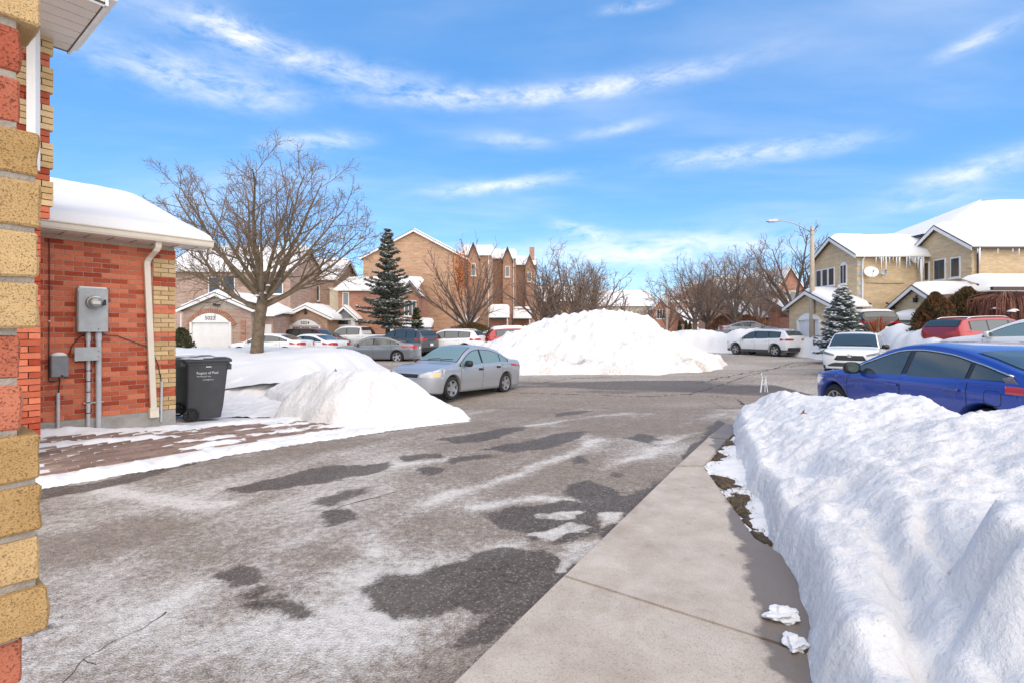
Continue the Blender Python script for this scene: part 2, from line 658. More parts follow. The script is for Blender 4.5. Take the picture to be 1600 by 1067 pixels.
def brick_mat(name, c1, c2, mortar, bw=.22, bh=.075, var=.3):
    """far brickwork, in metres on the wall"""
    m, t, b = new_mat(name)
    uvn = N(t, 'ShaderNodeUVMap')
    br = N(t, 'ShaderNodeTexBrick', i_Scale=1.0, i_Mortar_Size=.008, i_Mortar_Smooth=.2, i_Bias=0.0,
           i_Brick_Width=bw, i_Row_Height=bh)
    br.inputs['Color1'].default_value = (*c1, 1)
    br.inputs['Color2'].default_value = (*c2, 1)
    br.inputs['Mortar'].default_value = (*mortar, 1)
    t.links.new(uvn.outputs[0], br.inputs['Vector'])
    mp_ = N(t, 'ShaderNodeMapping')
    mp_.inputs['Scale'].default_value = (.9, 5.0, 1)
    t.links.new(uvn.outputs[0], mp_.inputs[0])
    nz = N(t, 'ShaderNodeTexNoise', i_Scale=1.2, i_Detail=6.0, i_Roughness=.65)
    t.links.new(mp_.outputs[0], nz.inputs['Vector'])
    mr = N(t, 'ShaderNodeMapRange', i_1=.3, i_2=.7, i_3=1 - var, i_4=1 + var * .5)
    t.links.new(nz.outputs[0], mr.inputs[0])
    mu = N(t, 'ShaderNodeMix')
    mu.data_type = 'RGBA'
    mu.blend_type = 'MULTIPLY'
    mu.inputs[0].default_value = 1
    t.links.new(br.outputs[0], mu.inputs[6])
    t.links.new(mr.outputs[0], mu.inputs[7])
    t.links.new(mu.outputs[2], b.inputs['Base Color'])
    b.inputs['Roughness'].default_value = .88
    bp = N(t, 'ShaderNodeBump', i_Strength=.4, i_Distance=.008)
    t.links.new(br.outputs['Fac'], bp.inputs['Height'])
    bp.invert = True
    t.links.new(bp.outputs[0], b.inputs['Normal'])
    return m


def single_brick_mat(name, ca, cb, pit=.5, rnd=.5, bump=.6, speck=(.05, .04, .035), pitsc=45.0, amount=.5):
    """colour of one fired brick; each brick object is a little different"""
    m, t, b = new_mat(name)
    tcn = N(t, 'ShaderNodeTexCoord')
    oi = N(t, 'ShaderNodeObjectInfo')
    ad = N(t, 'ShaderNodeVectorMath', operation='ADD')
    sc = N(t, 'ShaderNodeVectorMath', operation='SCALE')
    cx = N(t, 'ShaderNodeCombineXYZ')
    for i in range(3):
        t.links.new(oi.outputs['Random'], cx.inputs[i])
    t.links.new(cx.outputs[0], sc.inputs[0])
    sc.inputs['Scale'].default_value = 37.0
    t.links.new(tcn.outputs['Object'], ad.inputs[0])
    t.links.new(sc.outputs[0], ad.inputs[1])
    V = ad.outputs[0]
    nz = N(t, 'ShaderNodeTexNoise', i_Scale=9.0, i_Detail=7.0, i_Roughness=.65)
    t.links.new(V, nz.inputs['Vector'])
    f = math_n(t, 'ADD', math_n(t, 'MULTIPLY', nz.outputs[0], 1 - rnd), math_n(t, 'MULTIPLY', oi.outputs['Random'], rnd))
    mr = N(t, 'ShaderNodeMapRange', i_1=.2, i_2=.75)
    t.links.new(f, mr.inputs[0])
    c = mixc(t, mr.outputs[0], (*ca, 1), (*cb, 1))
    n2 = N(t, 'ShaderNodeTexNoise', i_Scale=pitsc, i_Detail=7.0, i_Roughness=.72)
    t.links.new(V, n2.inputs['Vector'])
    pr = N(t, 'ShaderNodeMapRange', i_1=.56, i_2=.70)
    t.links.new(n2.outputs[0], pr.inputs[0])
    c = mixc(t, math_n(t, 'MULTIPLY', pr.outputs[0], amount), c, (*speck, 1))
    lt = N(t, 'ShaderNodeMapRange', i_1=.42, i_2=.30)
    t.links.new(n2.outputs[0], lt.inputs[0])
    c = mixc(t, math_n(t, 'MULTIPLY', lt.outputs[0], .35), c, (*[min(1, x * 1.5 + .06) for x in cb], 1))
    t.links.new(c, b.inputs['Base Color'])
    b.inputs['Roughness'].default_value = .9
    b.inputs['Specular IOR Level'].default_value = .2
    bp = N(t, 'ShaderNodeBump', i_Strength=bump, i_Distance=.006)
    hh = math_n(t, 'SUBTRACT', nz.outputs[0], math_n(t, 'MULTIPLY', pr.outputs[0], pit))
    t.links.new(math_n(t, 'ADD', hh, math_n(t, 'MULTIPLY', n2.outputs[0], .5)), bp.inputs['Height'])
    t.links.new(bp.outputs[0], b.inputs['Normal'])
    return m


def glass_mat(name, col=(.02, .03, .03), rough=.04):
    m, t, b = new_mat(name)
    b.inputs['Base Color'].default_value = (*col, 1)
    b.inputs['Roughness'].default_value = rough
    b.inputs['Specular IOR Level'].default_value = .9
    b.inputs['IOR'].default_value = 1.55
    return m


def paint_mat(name, col, metal=0.0, rough=.32, dirt=.35):
    """car paint with a winter film of road dust and salt, heavier in blotches"""
    m, t, b = new_mat(name)
    tcn = N(t, 'ShaderNodeTexCoord')
    nz = N(t, 'ShaderNodeTexNoise', i_Scale=3.5, i_Detail=8.0, i_Roughness=.65)
    t.links.new(tcn.outputs['Object'], nz.inputs['Vector'])
    sp = N(t, 'ShaderNodeSeparateXYZ')
    t.links.new(tcn.outputs['Object'], sp.inputs[0])
    low = N(t, 'ShaderNodeMapRange', i_1=.75, i_2=.2)
    t.links.new(sp.outputs[2], low.inputs[0])
    d = math_n(t, 'MULTIPLY', low.outputs[0], math_n(t, 'ADD', nz.outputs[0], .1))
    d = math_n(t, 'ADD', math_n(t, 'MULTIPLY', d, dirt), math_n(t, 'MULTIPLY', nz.outputs[0], dirt * .12), clamp=True)
    t.links.new(mixc(t, d, (*col, 1), (.36, .35, .34, 1)), b.inputs['Base Color'])
    b.inputs['Metallic'].default_value = metal
    rr = math_n(t, 'ADD', math_n(t, 'MULTIPLY', d, .5), rough, clamp=True)
    t.links.new(rr, b.inputs['Roughness'])
    b.inputs['Coat Weight'].default_value = .8
    cr = math_n(t, 'ADD', math_n(t, 'MULTIPLY', d, .6), .05, clamp=True)
    t.links.new(cr, b.inputs['Coat Roughness'])
    return m


M_snow = snow_mat('snow', .14, 7.0, .35)
M_snow_pile = snow_mat('ploughed_snow', .22, 13.0, .7, dirt_attr=True)
M_snow_roof = snow_mat('roof_snow', .0, 1.5, .25, fine=.1)
M_asph = asphalt_mat('asphalt')
M_conc = mat('concrete', (.42, .37, .31), .85, var=.25, vs=5, bump=.35, bs=160)
M_found = mat('foundation_concrete', (.36, .34, .31), .9, var=.25, vs=6, bump=.4, bs=40)
M_mortar = mat('mortar', (.52, .40, .31), .95, var=.2, vs=30, bump=.5, bs=150)
M_mortar_grey = mat('mortar_grey', (.36, .31, .255), .95, var=.2, vs=40, bump=.6, bs=220)
M_red = single_brick_mat('red_brick', (.34, .055, .026), (.64, .19, .10), rnd=.8, bump=.5, amount=.3, pitsc=30)
M_yel = single_brick_mat('yellow_brick', (.47, .30, .135), (.64, .455, .245), rnd=.6, bump=.5, amount=.3, pitsc=30)
M_red_near = single_brick_mat('rough_red_brick', (.36, .085, .045), (.55, .19, .11), rnd=.45, pit=.9, bump=.9, amount=.4, pitsc=260, speck=(.16, .03, .02))
M_yel_near = single_brick_mat('rough_yellow_brick', (.42, .245, .09), (.66, .45, .22), rnd=.45, pit=1.0, bump=.9, amount=.22, pitsc=420, speck=(.12, .065, .025))
M_paver = single_brick_mat('paver', (.20, .135, .108), (.33, .24, .195), rnd=.6, bump=.6, amount=.35)
M_white = mat('white_paint', (.78, .77, .74), .5, var=.05, vs=3)
M_cream = mat('cream_metal', (.72, .64, .52), .45, var=.08, vs=3)
M_soffit = mat('soffit_vinyl', (.66, .60, .53), .55, var=.05, vs=3)
M_greybox = mat('grey_enamel', (.40, .42, .42), .5, var=.15, vs=9)
M_greybox2 = mat('dark_grey_plastic', (.20, .21, .22), .55, var=.15, vs=9)
M_pvc = mat('grey_pvc', (.50, .51, .53), .5, var=.12, vs=9)
M_black = mat('black_plastic', (.015, .015, .016), .5)
M_blackgloss = mat('black_gloss', (.012, .012, .013), .15)
M_rubber = mat('rubber', (.022, .022, .022), .85, var=.5, vs=8)
M_chrome = mat('chrome', (.75, .75, .76), .18, metal=1)
M_alloy = mat('alloy', (.52, .52, .53), .35, metal=.8, var=.2, vs=10)
M_glass = glass_mat('car_glass', (.035, .05, .05))
M_glass_green = glass_mat('green_car_glass', (.17, .25, .25), .05)
M_winglass = glass_mat('window_glass', (.03, .04, .05), .08)
M_redlens = mat('red_lens', (.45, .02, .02), .15, coat=.5)
M_amber = mat('amber_lens', (.80, .50, .22), .15, coat=.5)
M_lens = mat('clear_lens', (.55, .56, .57), .12, coat=.6)
M_plate = mat('plate', (.72, .74, .78), .5)
M_bark = mat('bark', (.17, .125, .078), .95, var=.5, vs=6, bump=1.0, bs=18)
M_twig = mat('twigs', (.20, .138, .092), .95)
M_bark_d = mat('dark_bark', (.165, .12, .095), .95, var=.4, vs=6, bump=.8, bs=18)
M_twig_d = mat('dark_twigs', (.235, .168, .125), .95)
M_bin = mat('bin_plastic', (.055, .057, .062), .55, var=.2, vs=4, bump=.15, bs=200)
M_bin_g = mat('green_grey_bin_plastic', (.11, .15, .14), .55, var=.2, vs=4, bump=.15, bs=200)
M_needles = mat('spruce_needles', (.06, .07, .048), .8, var=.6, vs=5, col2=(.14, .145, .115))
M_needles_b = mat('blue_spruce_needles', (.055, .08, .078), .8, var=.6, vs=5, col2=(.14, .17, .165))
M_cedar = mat('cedar_green_brown', (.06, .06, .02), .85, var=.6, vs=3, col2=(.17, .075, .025))
M_cedar_b = mat('cedar_russet', (.17, .062, .02), .85, var=.6, vs=2.5, col2=(.06, .055, .02))
M_evergreen = mat('dark_evergreen', (.035, .05, .018), .85, var=.6, vs=3, col2=(.09, .08, .03))
M_orange = mat('dead_leaves', (.50, .15, .035), .8, var=.5, vs=6)
M_dirt = mat('wet_soil', (.075, .05, .028), .9, var=.5, vs=20, bump=1.0, bs=60)
M_grass = mat('dead_grass', (.20, .14, .06), .9, var=.5, vs=20)
M_lamp_conc = mat('lamp_concrete', (.46, .38, .29), .8, var=.15, vs=4, bump=.3, bs=80)
M_galv = mat('galvanised', (.40, .41, .42), .4, metal=.7)
M_bk_pink = brick_mat('pink_brick', (.36, .22, .16), (.46, .30, .23), (.48, .42, .36))
M_bk_tan = brick_mat('tan_pink_brick', (.46, .255, .15), (.54, .33, .20), (.50, .38, .28))
M_bk_brown = brick_mat('brown_brick', (.38, .19, .115), (.48, .27, .175), (.40, .30, .23))
M_bk_red = brick_mat('far_red_brick', (.36, .14, .08), (.46, .21, .13), (.45, .32, .25))
M_bk_yel = brick_mat('far_yellow_brick', (.585, .415, .225), (.68, .515, .31), (.60, .47, .33), var=.18)
M_siding = mat('cream_siding', (.66, .60, .45), .6, var=.06, vs=2)
M_beige = mat('beige_stucco', (.42, .37, .30), .9, var=.1, vs=3)
M_roof = mat('shingles', (.07, .065, .065), .9, var=.3, vs=12)
M_fascia_d = mat('dark_brown_metal', (.055, .035, .03), .5)
M_ice = glass_mat('ice', (.62, .66, .70), .15)
M_wood = mat('weathered_fence', (.28, .23, .18), .9, var=.3, vs=8)

# ================================================================ ground
def g(X, Y):
    """height of the bare ground"""
    X = np.asarray(X, float)
    Y = np.asarray(Y, float)
    z = -.30 * sstep(6.5, 13.5, Y) + .17 * sstep(14.5, 22, Y) + .15 * sstep(22, 33, Y)
    z = z + .12 * sstep(-5.0, -6.6, X) * sstep(9.6, 7.6, Y)
    z = z + .75 * sstep(17.0, 21.0, X) * sstep(19.5, 26, Y)
    return z


def g1(x, y):
    return float(g(np.array([x]), np.array([y]))[0])


def ground_px(px, py):
    Y = EYE * F / (py - 516)
    for _ in range(6):
        Y = (EYE - g1((px - 800) / F * Y, Y)) * F / (py - 516)
    return ((px - 800) / F * Y, Y)


def zpoly(pts, ox, oy, sc):
    return [ground_px(ox + a / sc, oy + b / sc) for a, b in pts]


CLEAR = [(-7.6, 2.0), (-4.8, 5.2), (-1.19, 9.53), (-.8, 10.0), (-2.6, 11.8), (-4.9, 14.0), (-4.9, 22.8), (-15, 23.2),
         (-26, 24.0), (-27, 37), (-14, 38.5), (-2, 39), (9, 41), (14, 37.5), (17.3, 33), (17.0, 26), (16.2, 20.5),
         (17, 16), (18, 4), (5.2, 1.0), (3.9, 9.3), (.35, 3.33), (-.25, 2.35), (-1.5, .2), (-4, -3)]

# --- far ground sheet, reaching the horizon
xs = np.concatenate([-np.geomspace(1500, 62, 12), np.linspace(-60, 60, 25), np.geomspace(62, 1500, 12)])
ys = np.concatenate([np.linspace(-60, 60, 25), np.geomspace(64, 2500, 18)])
tag(grid_obj('ground', xs, ys, lambda X, Y: g(X, Y) - .30 + .55 * sstep(56, 70, Y) + .5 * sstep(44, 60, np.abs(X)) + .3 * fbm(X, Y, .02, 3, 5) * sstep(60, 120, Y), M_snow), kind='structure')

# --- asphalt: where it is wet, salted or cracked
z4 = (560, 600, 2.6667)
z6 = (0, 600, 2.285)
WET = [zpoly(p, *z4) for p in (
    [(10, 880), (100, 800), (330, 745), (560, 700), (820, 690), (830, 780), (700, 890), (540, 930), (430, 890), (290, 940), (180, 935)],
    [(540, 530), (610, 500), (700, 520), (880, 495), (1000, 530), (990, 600), (880, 640), (700, 650), (600, 590)],
    [(870, 430), (960, 405), (1090, 450), (1160, 480), (1120, 530), (1000, 530), (900, 470)],
    [(1160, 480), (1290, 380), (1440, 220), (1500, 150), (1520, 160), (1440, 270), (1300, 410), (1120, 570), (960, 720), (700, 960), (580, 1066), (440, 1066), (560, 960), (760, 850), (850, 760), (1000, 620)],
    [(320, 235), (450, 215), (600, 185), (690, 178), (690, 195), (560, 230), (420, 245)],
    [(530, 270), (700, 240), (840, 200), (940, 195), (930, 225), (800, 265), (640, 290)],
    [(1130, 225), (1180, 205), (1260, 215), (1280, 235), (1200, 245)],
    [(160, 305), (270, 295), (365, 290), (350, 310), (200, 320)],
    [(230, 350), (280, 340), (345, 355), (330, 368), (250, 368)],
    [(350, 325), (480, 295), (560, 290), (560, 310), (400, 335)],
    [(0, 335), (80, 330), (110, 345), (40, 370), (0, 375)],
    [(870, 310), (950, 300), (955, 325), (900, 330)],
    [(1040, 375), (1100, 365), (1135, 378), (1080, 388)],
    [(820, 120), (960, 103), (970, 112), (840, 135)])]
WET += [zpoly(p, *z6) for p in (
    [(810, 375), (950, 340), (1150, 300), (1371, 275), (1371, 300), (1150, 350), (900, 385)],
    [(1080, 490), (1160, 455), (1250, 455), (1240, 485), (1150, 505)],
    [(775, 665), (850, 648), (915, 660), (890, 695), (820, 708)],
    [(885, 735), (930, 710), (970, 725), (940, 745)],
    [(930, 770), (1000, 740), (1110, 810), (1080, 835), (980, 795)],
    [(1095, 430), (1280, 370), (1330, 375), (1200, 430)],
    [(100, 385), (300, 350), (560, 295), (720, 265), (720, 280), (500, 330), (330, 375), (100, 420)],
    [(160, 860), (250, 835), (290, 850), (200, 870)])]
WETNESS = [1.0] * 4 + [.85] * 3 + [.8, .9, .75, .85, .75, .7, .75, .95, .9, 1, .95, .9, .7, 1.0, .8]
ICE = [zpoly(p, *z4) for p in (
    [(815, 700), (880, 665), (1000, 635), (1000, 680), (900, 740), (840, 780), (820, 750)],
    [(700, 630), (790, 615), (840, 600), (880, 575), (960, 590), (930, 615), (840, 640), (740, 645)],
    [(1000, 540), (1050, 530), (1120, 530), (1100, 570), (1020, 590)],
    [(730, 545), (850, 525), (935, 530), (900, 555), (760, 560)])]
SALT_LINES = [zpoly(p, *z4) for p in (
    [(-20, 560), (130, 620), (110, 700), (0, 745)], [(130, 790), (400, 715), (660, 675)], [(480, 505), (700, 470), (1010, 490)],
    [(-60, 375), (150, 330), (420, 300)], [(300, 490), (450, 445), (700, 365), (990, 235)], [(1000, 350), (1200, 300), (1400, 200)],
    [(700, 175), (1000, 130), (1300, 110)])]
SALT_LINES += [zpoly(p, *z6) for p in ([(370, 372), (560, 405), (700, 440), (820, 425)], [(1290, 645), (1350, 590), (1330, 540)],
                                       [(560, 850), (700, 730), (900, 640)], [(1000, 560), (1180, 520), (1371, 500)])]
CRACKS = [zpoly(p, *z6) for p in ([(225, 1066), (300, 985), (420, 915), (560, 830), (640, 790)], [(300, 985), (340, 1000), (380, 985)],
                                  [(1140, 460), (1250, 430), (1371, 395)])]
CRACKS += [zpoly(p, *z4) for p in ([(0, 490), (90, 465), (170, 440)], [(1240, 262), (1340, 240), (1420, 210)], [(1450, 65), (1500, 85), (1570, 122)],
                                   [(0, 195), (200, 170), (470, 112), (640, 75), (850, 60)])]
STREET_CRACKS = [[ground_px(*q) for q in p] for p in (
    [(800, 612), (900, 616), (1010, 619), (1080, 615), (1160, 590), (1240, 566)], [(1090, 598), (1190, 578), (1290, 565)],
    [(1180, 640), (1150, 622), (1108, 618)], [(830, 600), (880, 592), (960, 588)])]


def line_dist(X, Y, pl):
    d = np.full(X.shape, 1e9)
    for (ax, ay), (bx, by) in zip(pl[:-1], pl[1:]):
        ex, ey = bx - ax, by - ay
        t = np.clip(((X - ax) * ex + (Y - ay) * ey) / (ex * ex + ey * ey + 1e-12), 0, 1)
        d = np.minimum(d, (X - ax - ex * t) ** 2 + (Y - ay - ey * t) ** 2)
    return np.sqrt(d)


_cache = {}


def wet_f(X, Y):
    t_, v_ = X * .51 + Y * .86, X * .86 - Y * .51
    w = .16 + .28 * fbm(v_ * 1.6, t_ * .55, 1.0, 5, 3, .6) + .16 * fbm(X, Y, 2.4, 5, 4, .6)
    w = np.clip(w, 0, .46)
    jx, jy = .20 * fbm(X, Y, 1.8, 6, 31, .62), .20 * fbm(X, Y, 1.8, 6, 32, .62)
    for p, s in zip(WET, WETNESS):
        sdv = sd_poly(X + jx, Y + jy, p)
        w = np.maximum(w, s * sstep(-.17, .10, sdv) * .88)
    # wheel tracks running with the drive: slightly darker bare stone
    for p in ICE:
        w = w * (1 - sstep(-.05, .03, sd_poly(X + .11 * fbm(X, Y, 4.5, 5, 201, .65), Y + .11 * fbm(X, Y, 4.5, 5, 202, .65), p)))
    return np.where(Y > 12, .12 + .22 * fbm(X * .35, Y, .6, 5, 8) + .40 * sstep(.05, .3, fbm(X * .25, Y, .35, 4, 12)) *
                    (X < 9) * (Y < 21) * sstep(-2, 0, X) + .22 * sstep(4, 0, np.abs(Y - 17.5)) * sstep(8, 5, X) * sstep(-2, 0, X), w)


def salt_f(X, Y):
    s = .50 + .95 * fbm(X, Y, .55, 6, 21, .64)
    t = X * .51 + Y * .86
    v = X * .86 - Y * .51
    s = s + .50 * fbm(v * 2.4, t * .4, 1.0, 5, 44, .6)          # wiped along the way the cars go
    jx, jy = .12 * fbm(X, Y, 1.3, 4, 61), .12 * fbm(X, Y, 1.3, 4, 62)
    for pl in SALT_LINES:
        d = line_dist(X + jx, Y + jy, pl)
        s = s + (.45 + .8 * fbm(X, Y, 1.7, 4, 63)) * np.exp(-(d / .085) ** 2) + .22 * np.exp(-(d / .3) ** 2)
    jx, jy = .5 * jx, .5 * jy
    cx, cy = ground_px(470, 930)
    s = s + .55 * np.exp(-(((X - cx) / 1.0) ** 2 + ((Y - cy) / .55) ** 2))
    cx, cy = ground_px(560, 990)
    s = s + .55 * np.exp(-(((X - cx) / .7) ** 2 + ((Y - cy) / .3) ** 2))
    cx, cy = ground_px(190, 840)
    s = s - .45 * np.exp(-(((X - cx) / .8) ** 2 + ((Y - cy) / .7) ** 2))
    for p in ICE:
        s = s + 1.3 * sstep(-.06, .04, sd_poly(X + .11 * fbm(X, Y, 4.5, 5, 201, .65), Y + .11 * fbm(X, Y, 4.5, 5, 202, .65), p)) * (.8 + .6 * fbm(X, Y, 3, 4, 203))
    far = .50 + .6 * fbm(X * .4, Y, .5, 5, 9)
    return np.clip(np.where(Y > 12.4, far, s), 0, 1.3)


def crack_f(X, Y):
    c = np.zeros(X.shape)
    jx, jy = .04 * fbm(X, Y, 3, 4, 71), .04 * fbm(X, Y, 3, 4, 72)
    for pl in STREET_CRACKS:
        c = np.maximum(c, np.exp(-(line_dist(X + jx * 3, Y + jy * 3, pl) / .05) ** 2) * .9)
    return c


att = {'wet': wet_f, 'salt': salt_f, 'crack': crack_f}
drive = tag(grid_obj('driveway', np.arange(-8.5, 5.6, .035), np.arange(.3, 12.51, .035),
             lambda X, Y: g(X, Y) + .006 * fbm(X, Y, 2.5, 3, 2), M_asph, att), kind='structure')
rc_ = random.Random(2)
for pl in CRACKS:
    pts = []
    for (ax_, ay_), (bx_, by_) in zip(pl[:-1], pl[1:]):
        n_ = max(2, int(math.dist((ax_, ay_), (bx_, by_)) / .035))
        for i in range(n_):
            pts.append((ax_ + (bx_ - ax_) * i / n_, ay_ + (by_ - ay_) * i / n_))
    xx_, yy_ = np.array([p[0] for p in pts]), np.array([p[1] for p in pts])
    jx_, jy_ = .05 * fbm(xx_, yy_, 5, 5, 81, .65), .05 * fbm(xx_, yy_, 5, 5, 82, .65)
    wd_ = .002 + .0045 * np.clip(fbm(xx_, yy_, 4, 3, 83) + .3, 0, 1)
    zz_ = g(xx_, yy_) + .006 * fbm(xx_ + jx_, yy_ + jy_, 2.5, 3, 2) + .003
    cm_ = MB()
    for i in range(len(pts)):
        tx_, ty_ = (xx_[min(i + 1, len(pts) - 1)] - xx_[max(i - 1, 0)]), (yy_[min(i + 1, len(pts) - 1)] - yy_[max(i - 1, 0)])
        l_ = sqrt(tx_ * tx_ + ty_ * ty_) + 1e-9
        for sg_ in (-1, 1):
            cm_.v.append((xx_[i] + jx_[i] - sg_ * ty_ / l_ * wd_[i], yy_[i] + jy_[i] + sg_ * tx_ / l_ * wd_[i], zz_[i]))
    cm_.f = [(2 * i, 2 * i + 2, 2 * i + 3, 2 * i + 1) for i in range(len(pts) - 1)]
    cm_.mi = [0] * len(cm_.f)
    cm_.build('crack', mat('crack_dirt', (.055, .045, .036), .95), drive, uv=False)
tag(grid_obj('road', np.arange(-29, 20, .11), np.arange(12.51, 43, .11), lambda X, Y: g(X, Y) - .002, M_asph, att), kind='structure')
tag(grid_obj('parking_pad', np.arange(5.62, 20, .2), np.arange(.3, 12.5, .2), lambda X, Y: g(X, Y) - .003, M_asph, att), kind='structure')

# --- concrete walk: slabs laid one by one beside the drive
walk = tag(empty('walkway'), kind='structure')
J1, J2 = (.33, 3.33), (1.62, 2.42)       # the joint between the slabs


def slab(poly, top, mats):
    bm = bmesh.new()
    vs = [bm.verts.new((x, y, g1(x, y) + top)) for x, y in poly]
    f = bm.faces.new(vs)
    if f.calc_area() and f.normal.z < 0:
        f.normal_flip()
    r = bmesh.ops.extrude_face_region(bm, geom=[f])
    for v_ in r['geom']:
        if isinstance(v_, bmesh.types.BMVert):
            v_.co.z -= .12
    bmesh.ops.recalc_face_normals(bm, faces=bm.faces)
    bmesh.ops.bevel(bm, geom=[e for e in bm.edges if abs(e.verts[0].co.z - e.verts[1].co.z) < .06 and e.verts[0].co.z > -.2 and
                              min(e.verts[0].co.z, e.verts[1].co.z) > g1(e.verts[0].co.x, e.verts[0].co.y) - .02],
                    offset=.012, segments=2, affect='EDGES')
    me = bpy.data.meshes.new('slab')
    bm.to_mesh(me)
    bm.free()
    me.materials.append(mats)
    return link('slab', me, walk)


def conc_walk_mat():
    m, t, b = new_mat('walk_concrete')
    tcn = N(t, 'ShaderNodeTexCoord')
    O = tcn.outputs['Object']

    def noise(sc, det=6.0, ro=.6):
        n = N(t, 'ShaderNodeTexNoise', i_Scale=sc, i_Detail=det, i_Roughness=ro)
        t.links.new(O, n.inputs['Vector'])
        return n.outputs[0]

    def rng(s, a, bb):
        n = N(t, 'ShaderNodeMapRange', i_1=a, i_2=bb)
        t.links.new(s, n.inputs[0])
        return n.outputs[0]
    c = mixc(t, rng(noise(1.6, 10, .72), .32, .68), (.36, .30, .24, 1), (.57, .50, .42, 1))
    c = mixc(t, math_n(t, 'MULTIPLY', rng(noise(4, 8, .7), .5, .75), .5), c, (.60, .56, .51, 1))
    c = mixc(t, math_n(t, 'MULTIPLY', rng(noise(7, 5, .7), .60, .75), .55), c, (.24, .18, .13, 1))
    c = mixc(t, math_n(t, 'MULTIPLY', rng(noise(110, 4, .7), .52, .70), .75), c, (.17, .135, .105, 1))
    # melt water off the bank
    sp = N(t, 'ShaderNodeSeparateXYZ')
    t.links.new(O, sp.inputs[0])
    e = math_n(t, 'SUBTRACT', sp.outputs[0], math_n(t, 'ADD', math_n(t, 'MULTIPLY', sp.outputs[1], .335), .41))
    e = math_n(t, 'ADD', e, math_n(t, 'MULTIPLY', math_n(t, 'SUBTRACT', noise(4, 6, .6), .5), .45))
    wet = rng(e, -.02, .03)
    c = mixc(t, math_n(t, 'MULTIPLY', wet, .85), c, (.145, .112, .085, 1))
    t.links.new(c, b.inputs['Base Color'])
    t.links.new(math_n(t, 'SUBTRACT', .88, math_n(t, 'MULTIPLY', wet, .4)), b.inputs['Roughness'])
    bp = N(t, 'ShaderNodeBump', i_Strength=.35, i_Distance=.006)
    t.links.new(math_n(t, 'ADD', noise(130, 5, .7), noise(12, 4)), bp.inputs['Height'])
    t.links.new(bp.outputs[0], b.inputs['Normal'])
    return m


M_walk = conc_walk_mat()


def lerp2(a, b, t):
    return (a[0] + (b[0] - a[0]) * t, a[1] + (b[1] - a[1]) * t)


ud = Vector((.51, .86)).normalized()
edge0 = (-.25, 2.35)
K = (3.88, 9.30)          # far end of the walk's edge
corner = ground_px(1100, 732)
cor2 = ground_px(1180, 845)
gap = .009
jd = (J2[0] - J1[0], J2[1] - J1[1])
off = (ud[0] * gap, ud[1] * gap)
nearA = (edge0[0] - ud[0] * 2.4, edge0[1] - ud[1] * 2.4)
slab([nearA, (J1[0] - off[0], J1[1] - off[1]), (J2[0] - off[0] + jd[0] * .2, J2[1] - off[1] + jd[1] * .2), (2.3, 1.9), (1.6, .2)], .030, M_walk)
slab([(J1[0] + off[0] * .4, J1[1] + off[1] * .4), lerp2(J1, K, .447), corner, cor2, (2.0, 3.3), (J2[0] + off[0] * .4 + jd[0] * .2, J2[1] + off[1] * .4 + jd[1] * .2)], .028, M_walk)
a_ = lerp2(J1, K, .452)
b_ = (corner[0] + .02, corner[1] + .04)
slab([a_, lerp2(J1, K, .74), (lerp2(J1, K, .74)[0] + .24, lerp2(J1, K, .74)[1] - .16), b_], .03, M_walk)
slab([lerp2(J1, K, .744), K, (K[0] + .26, K[1] - .14), (lerp2(J1, K, .744)[0] + .24, lerp2(J1, K, .744)[1] - .155)], .03, M_walk)

# --- soil strip by the walk with dead grass
tag(grid_obj('soil_strip', np.arange(1.5, 4.4, .05), np.arange(3.2, 9.4, .05), lambda X, Y: g(X, Y) + .012 + .012 * fbm(X, Y, 6, 3, 2) -
             .4 * (1 - sstep(-.02, .0, sd_poly(X, Y, [corner, cor2, (2.4, 3.2), (4.4, 9.2), (4.1, 9.2)]))), M_dirt,
             keep=lambda X, Y, Z: Z > -.35), kind='structure')
rng_ = random.Random(4)
gm = MB()
spoly = [corner, cor2, (2.4, 4.4), (3.0, 6.3), (3.6, 8.3)]
sx = np.array([rng_.uniform(1.8, 3.6) for _ in range(9000)])
sy = np.array([rng_.uniform(3.8, 8.4) for _ in range(9000)])
okm = (sd_poly(sx, sy, spoly) > .0) & (fbm(sx, sy, 3.0, 3, 77) > -.05)
for x, y in zip(sx[okm], sy[okm]):
    z = g1(x, y) + .01
    a = rng_.uniform(0, 6.28)
    l = rng_.uniform(.03, .09)
    w = .004
    dxx, dyy = cos(a), sin(a)
    hgt = rng_.uniform(.01, .04)
    gm.add([(x - dyy * w, y + dxx * w, z), (x + dyy * w, y - dxx * w, z), (x + dxx * l, y + dyy * l, z + hgt)], [(0, 1, 2)])
tag(gm.build('dead_grass', M_grass), 'flattened brown dead grass beside the concrete walk', 'grass', kind='stuff')

# --- paver walk along the garage wall: each paver is a piece
AX = Vector((.613, .79, 0)).normalized()
NX = Vector((.79, -.613, 0)).normalized()
pav = tag(empty('paver_walk'), kind='structure')
pm = MB().box((0, 0, 0), (.26, .13, .06)).mesh('paver', M_paver, bevel=.005)
base_p = Vector((-6.72, 7.30, 0))
rp = random.Random(8)
cnt = 0
for r in range(18):
    for k in range(-3, 20):
        t = k * .27 + (.135 if r % 2 else 0)
        o_ = .22 + r * .138
        p = base_p + AX * t + NX * o_
        # the edge of the drive bounds the walk
        if sd_poly(np.array([p.x]), np.array([p.y]), CLEAR)[0] > -.10:
            continue
        if p.x / p.y * 800 + 800 < 55 or cnt >= 298:
            continue
        o = link('paver', pm, pav)
        o.location = (p.x, p.y, g1(p.x, p.y) - .012 + rp.uniform(-.003, .003))
        o.rotation_euler = (rp.uniform(-.012, .012), rp.uniform(-.012, .012), atan2(AX.y, AX.x) + rp.uniform(-.01, .01))
        cnt += 1


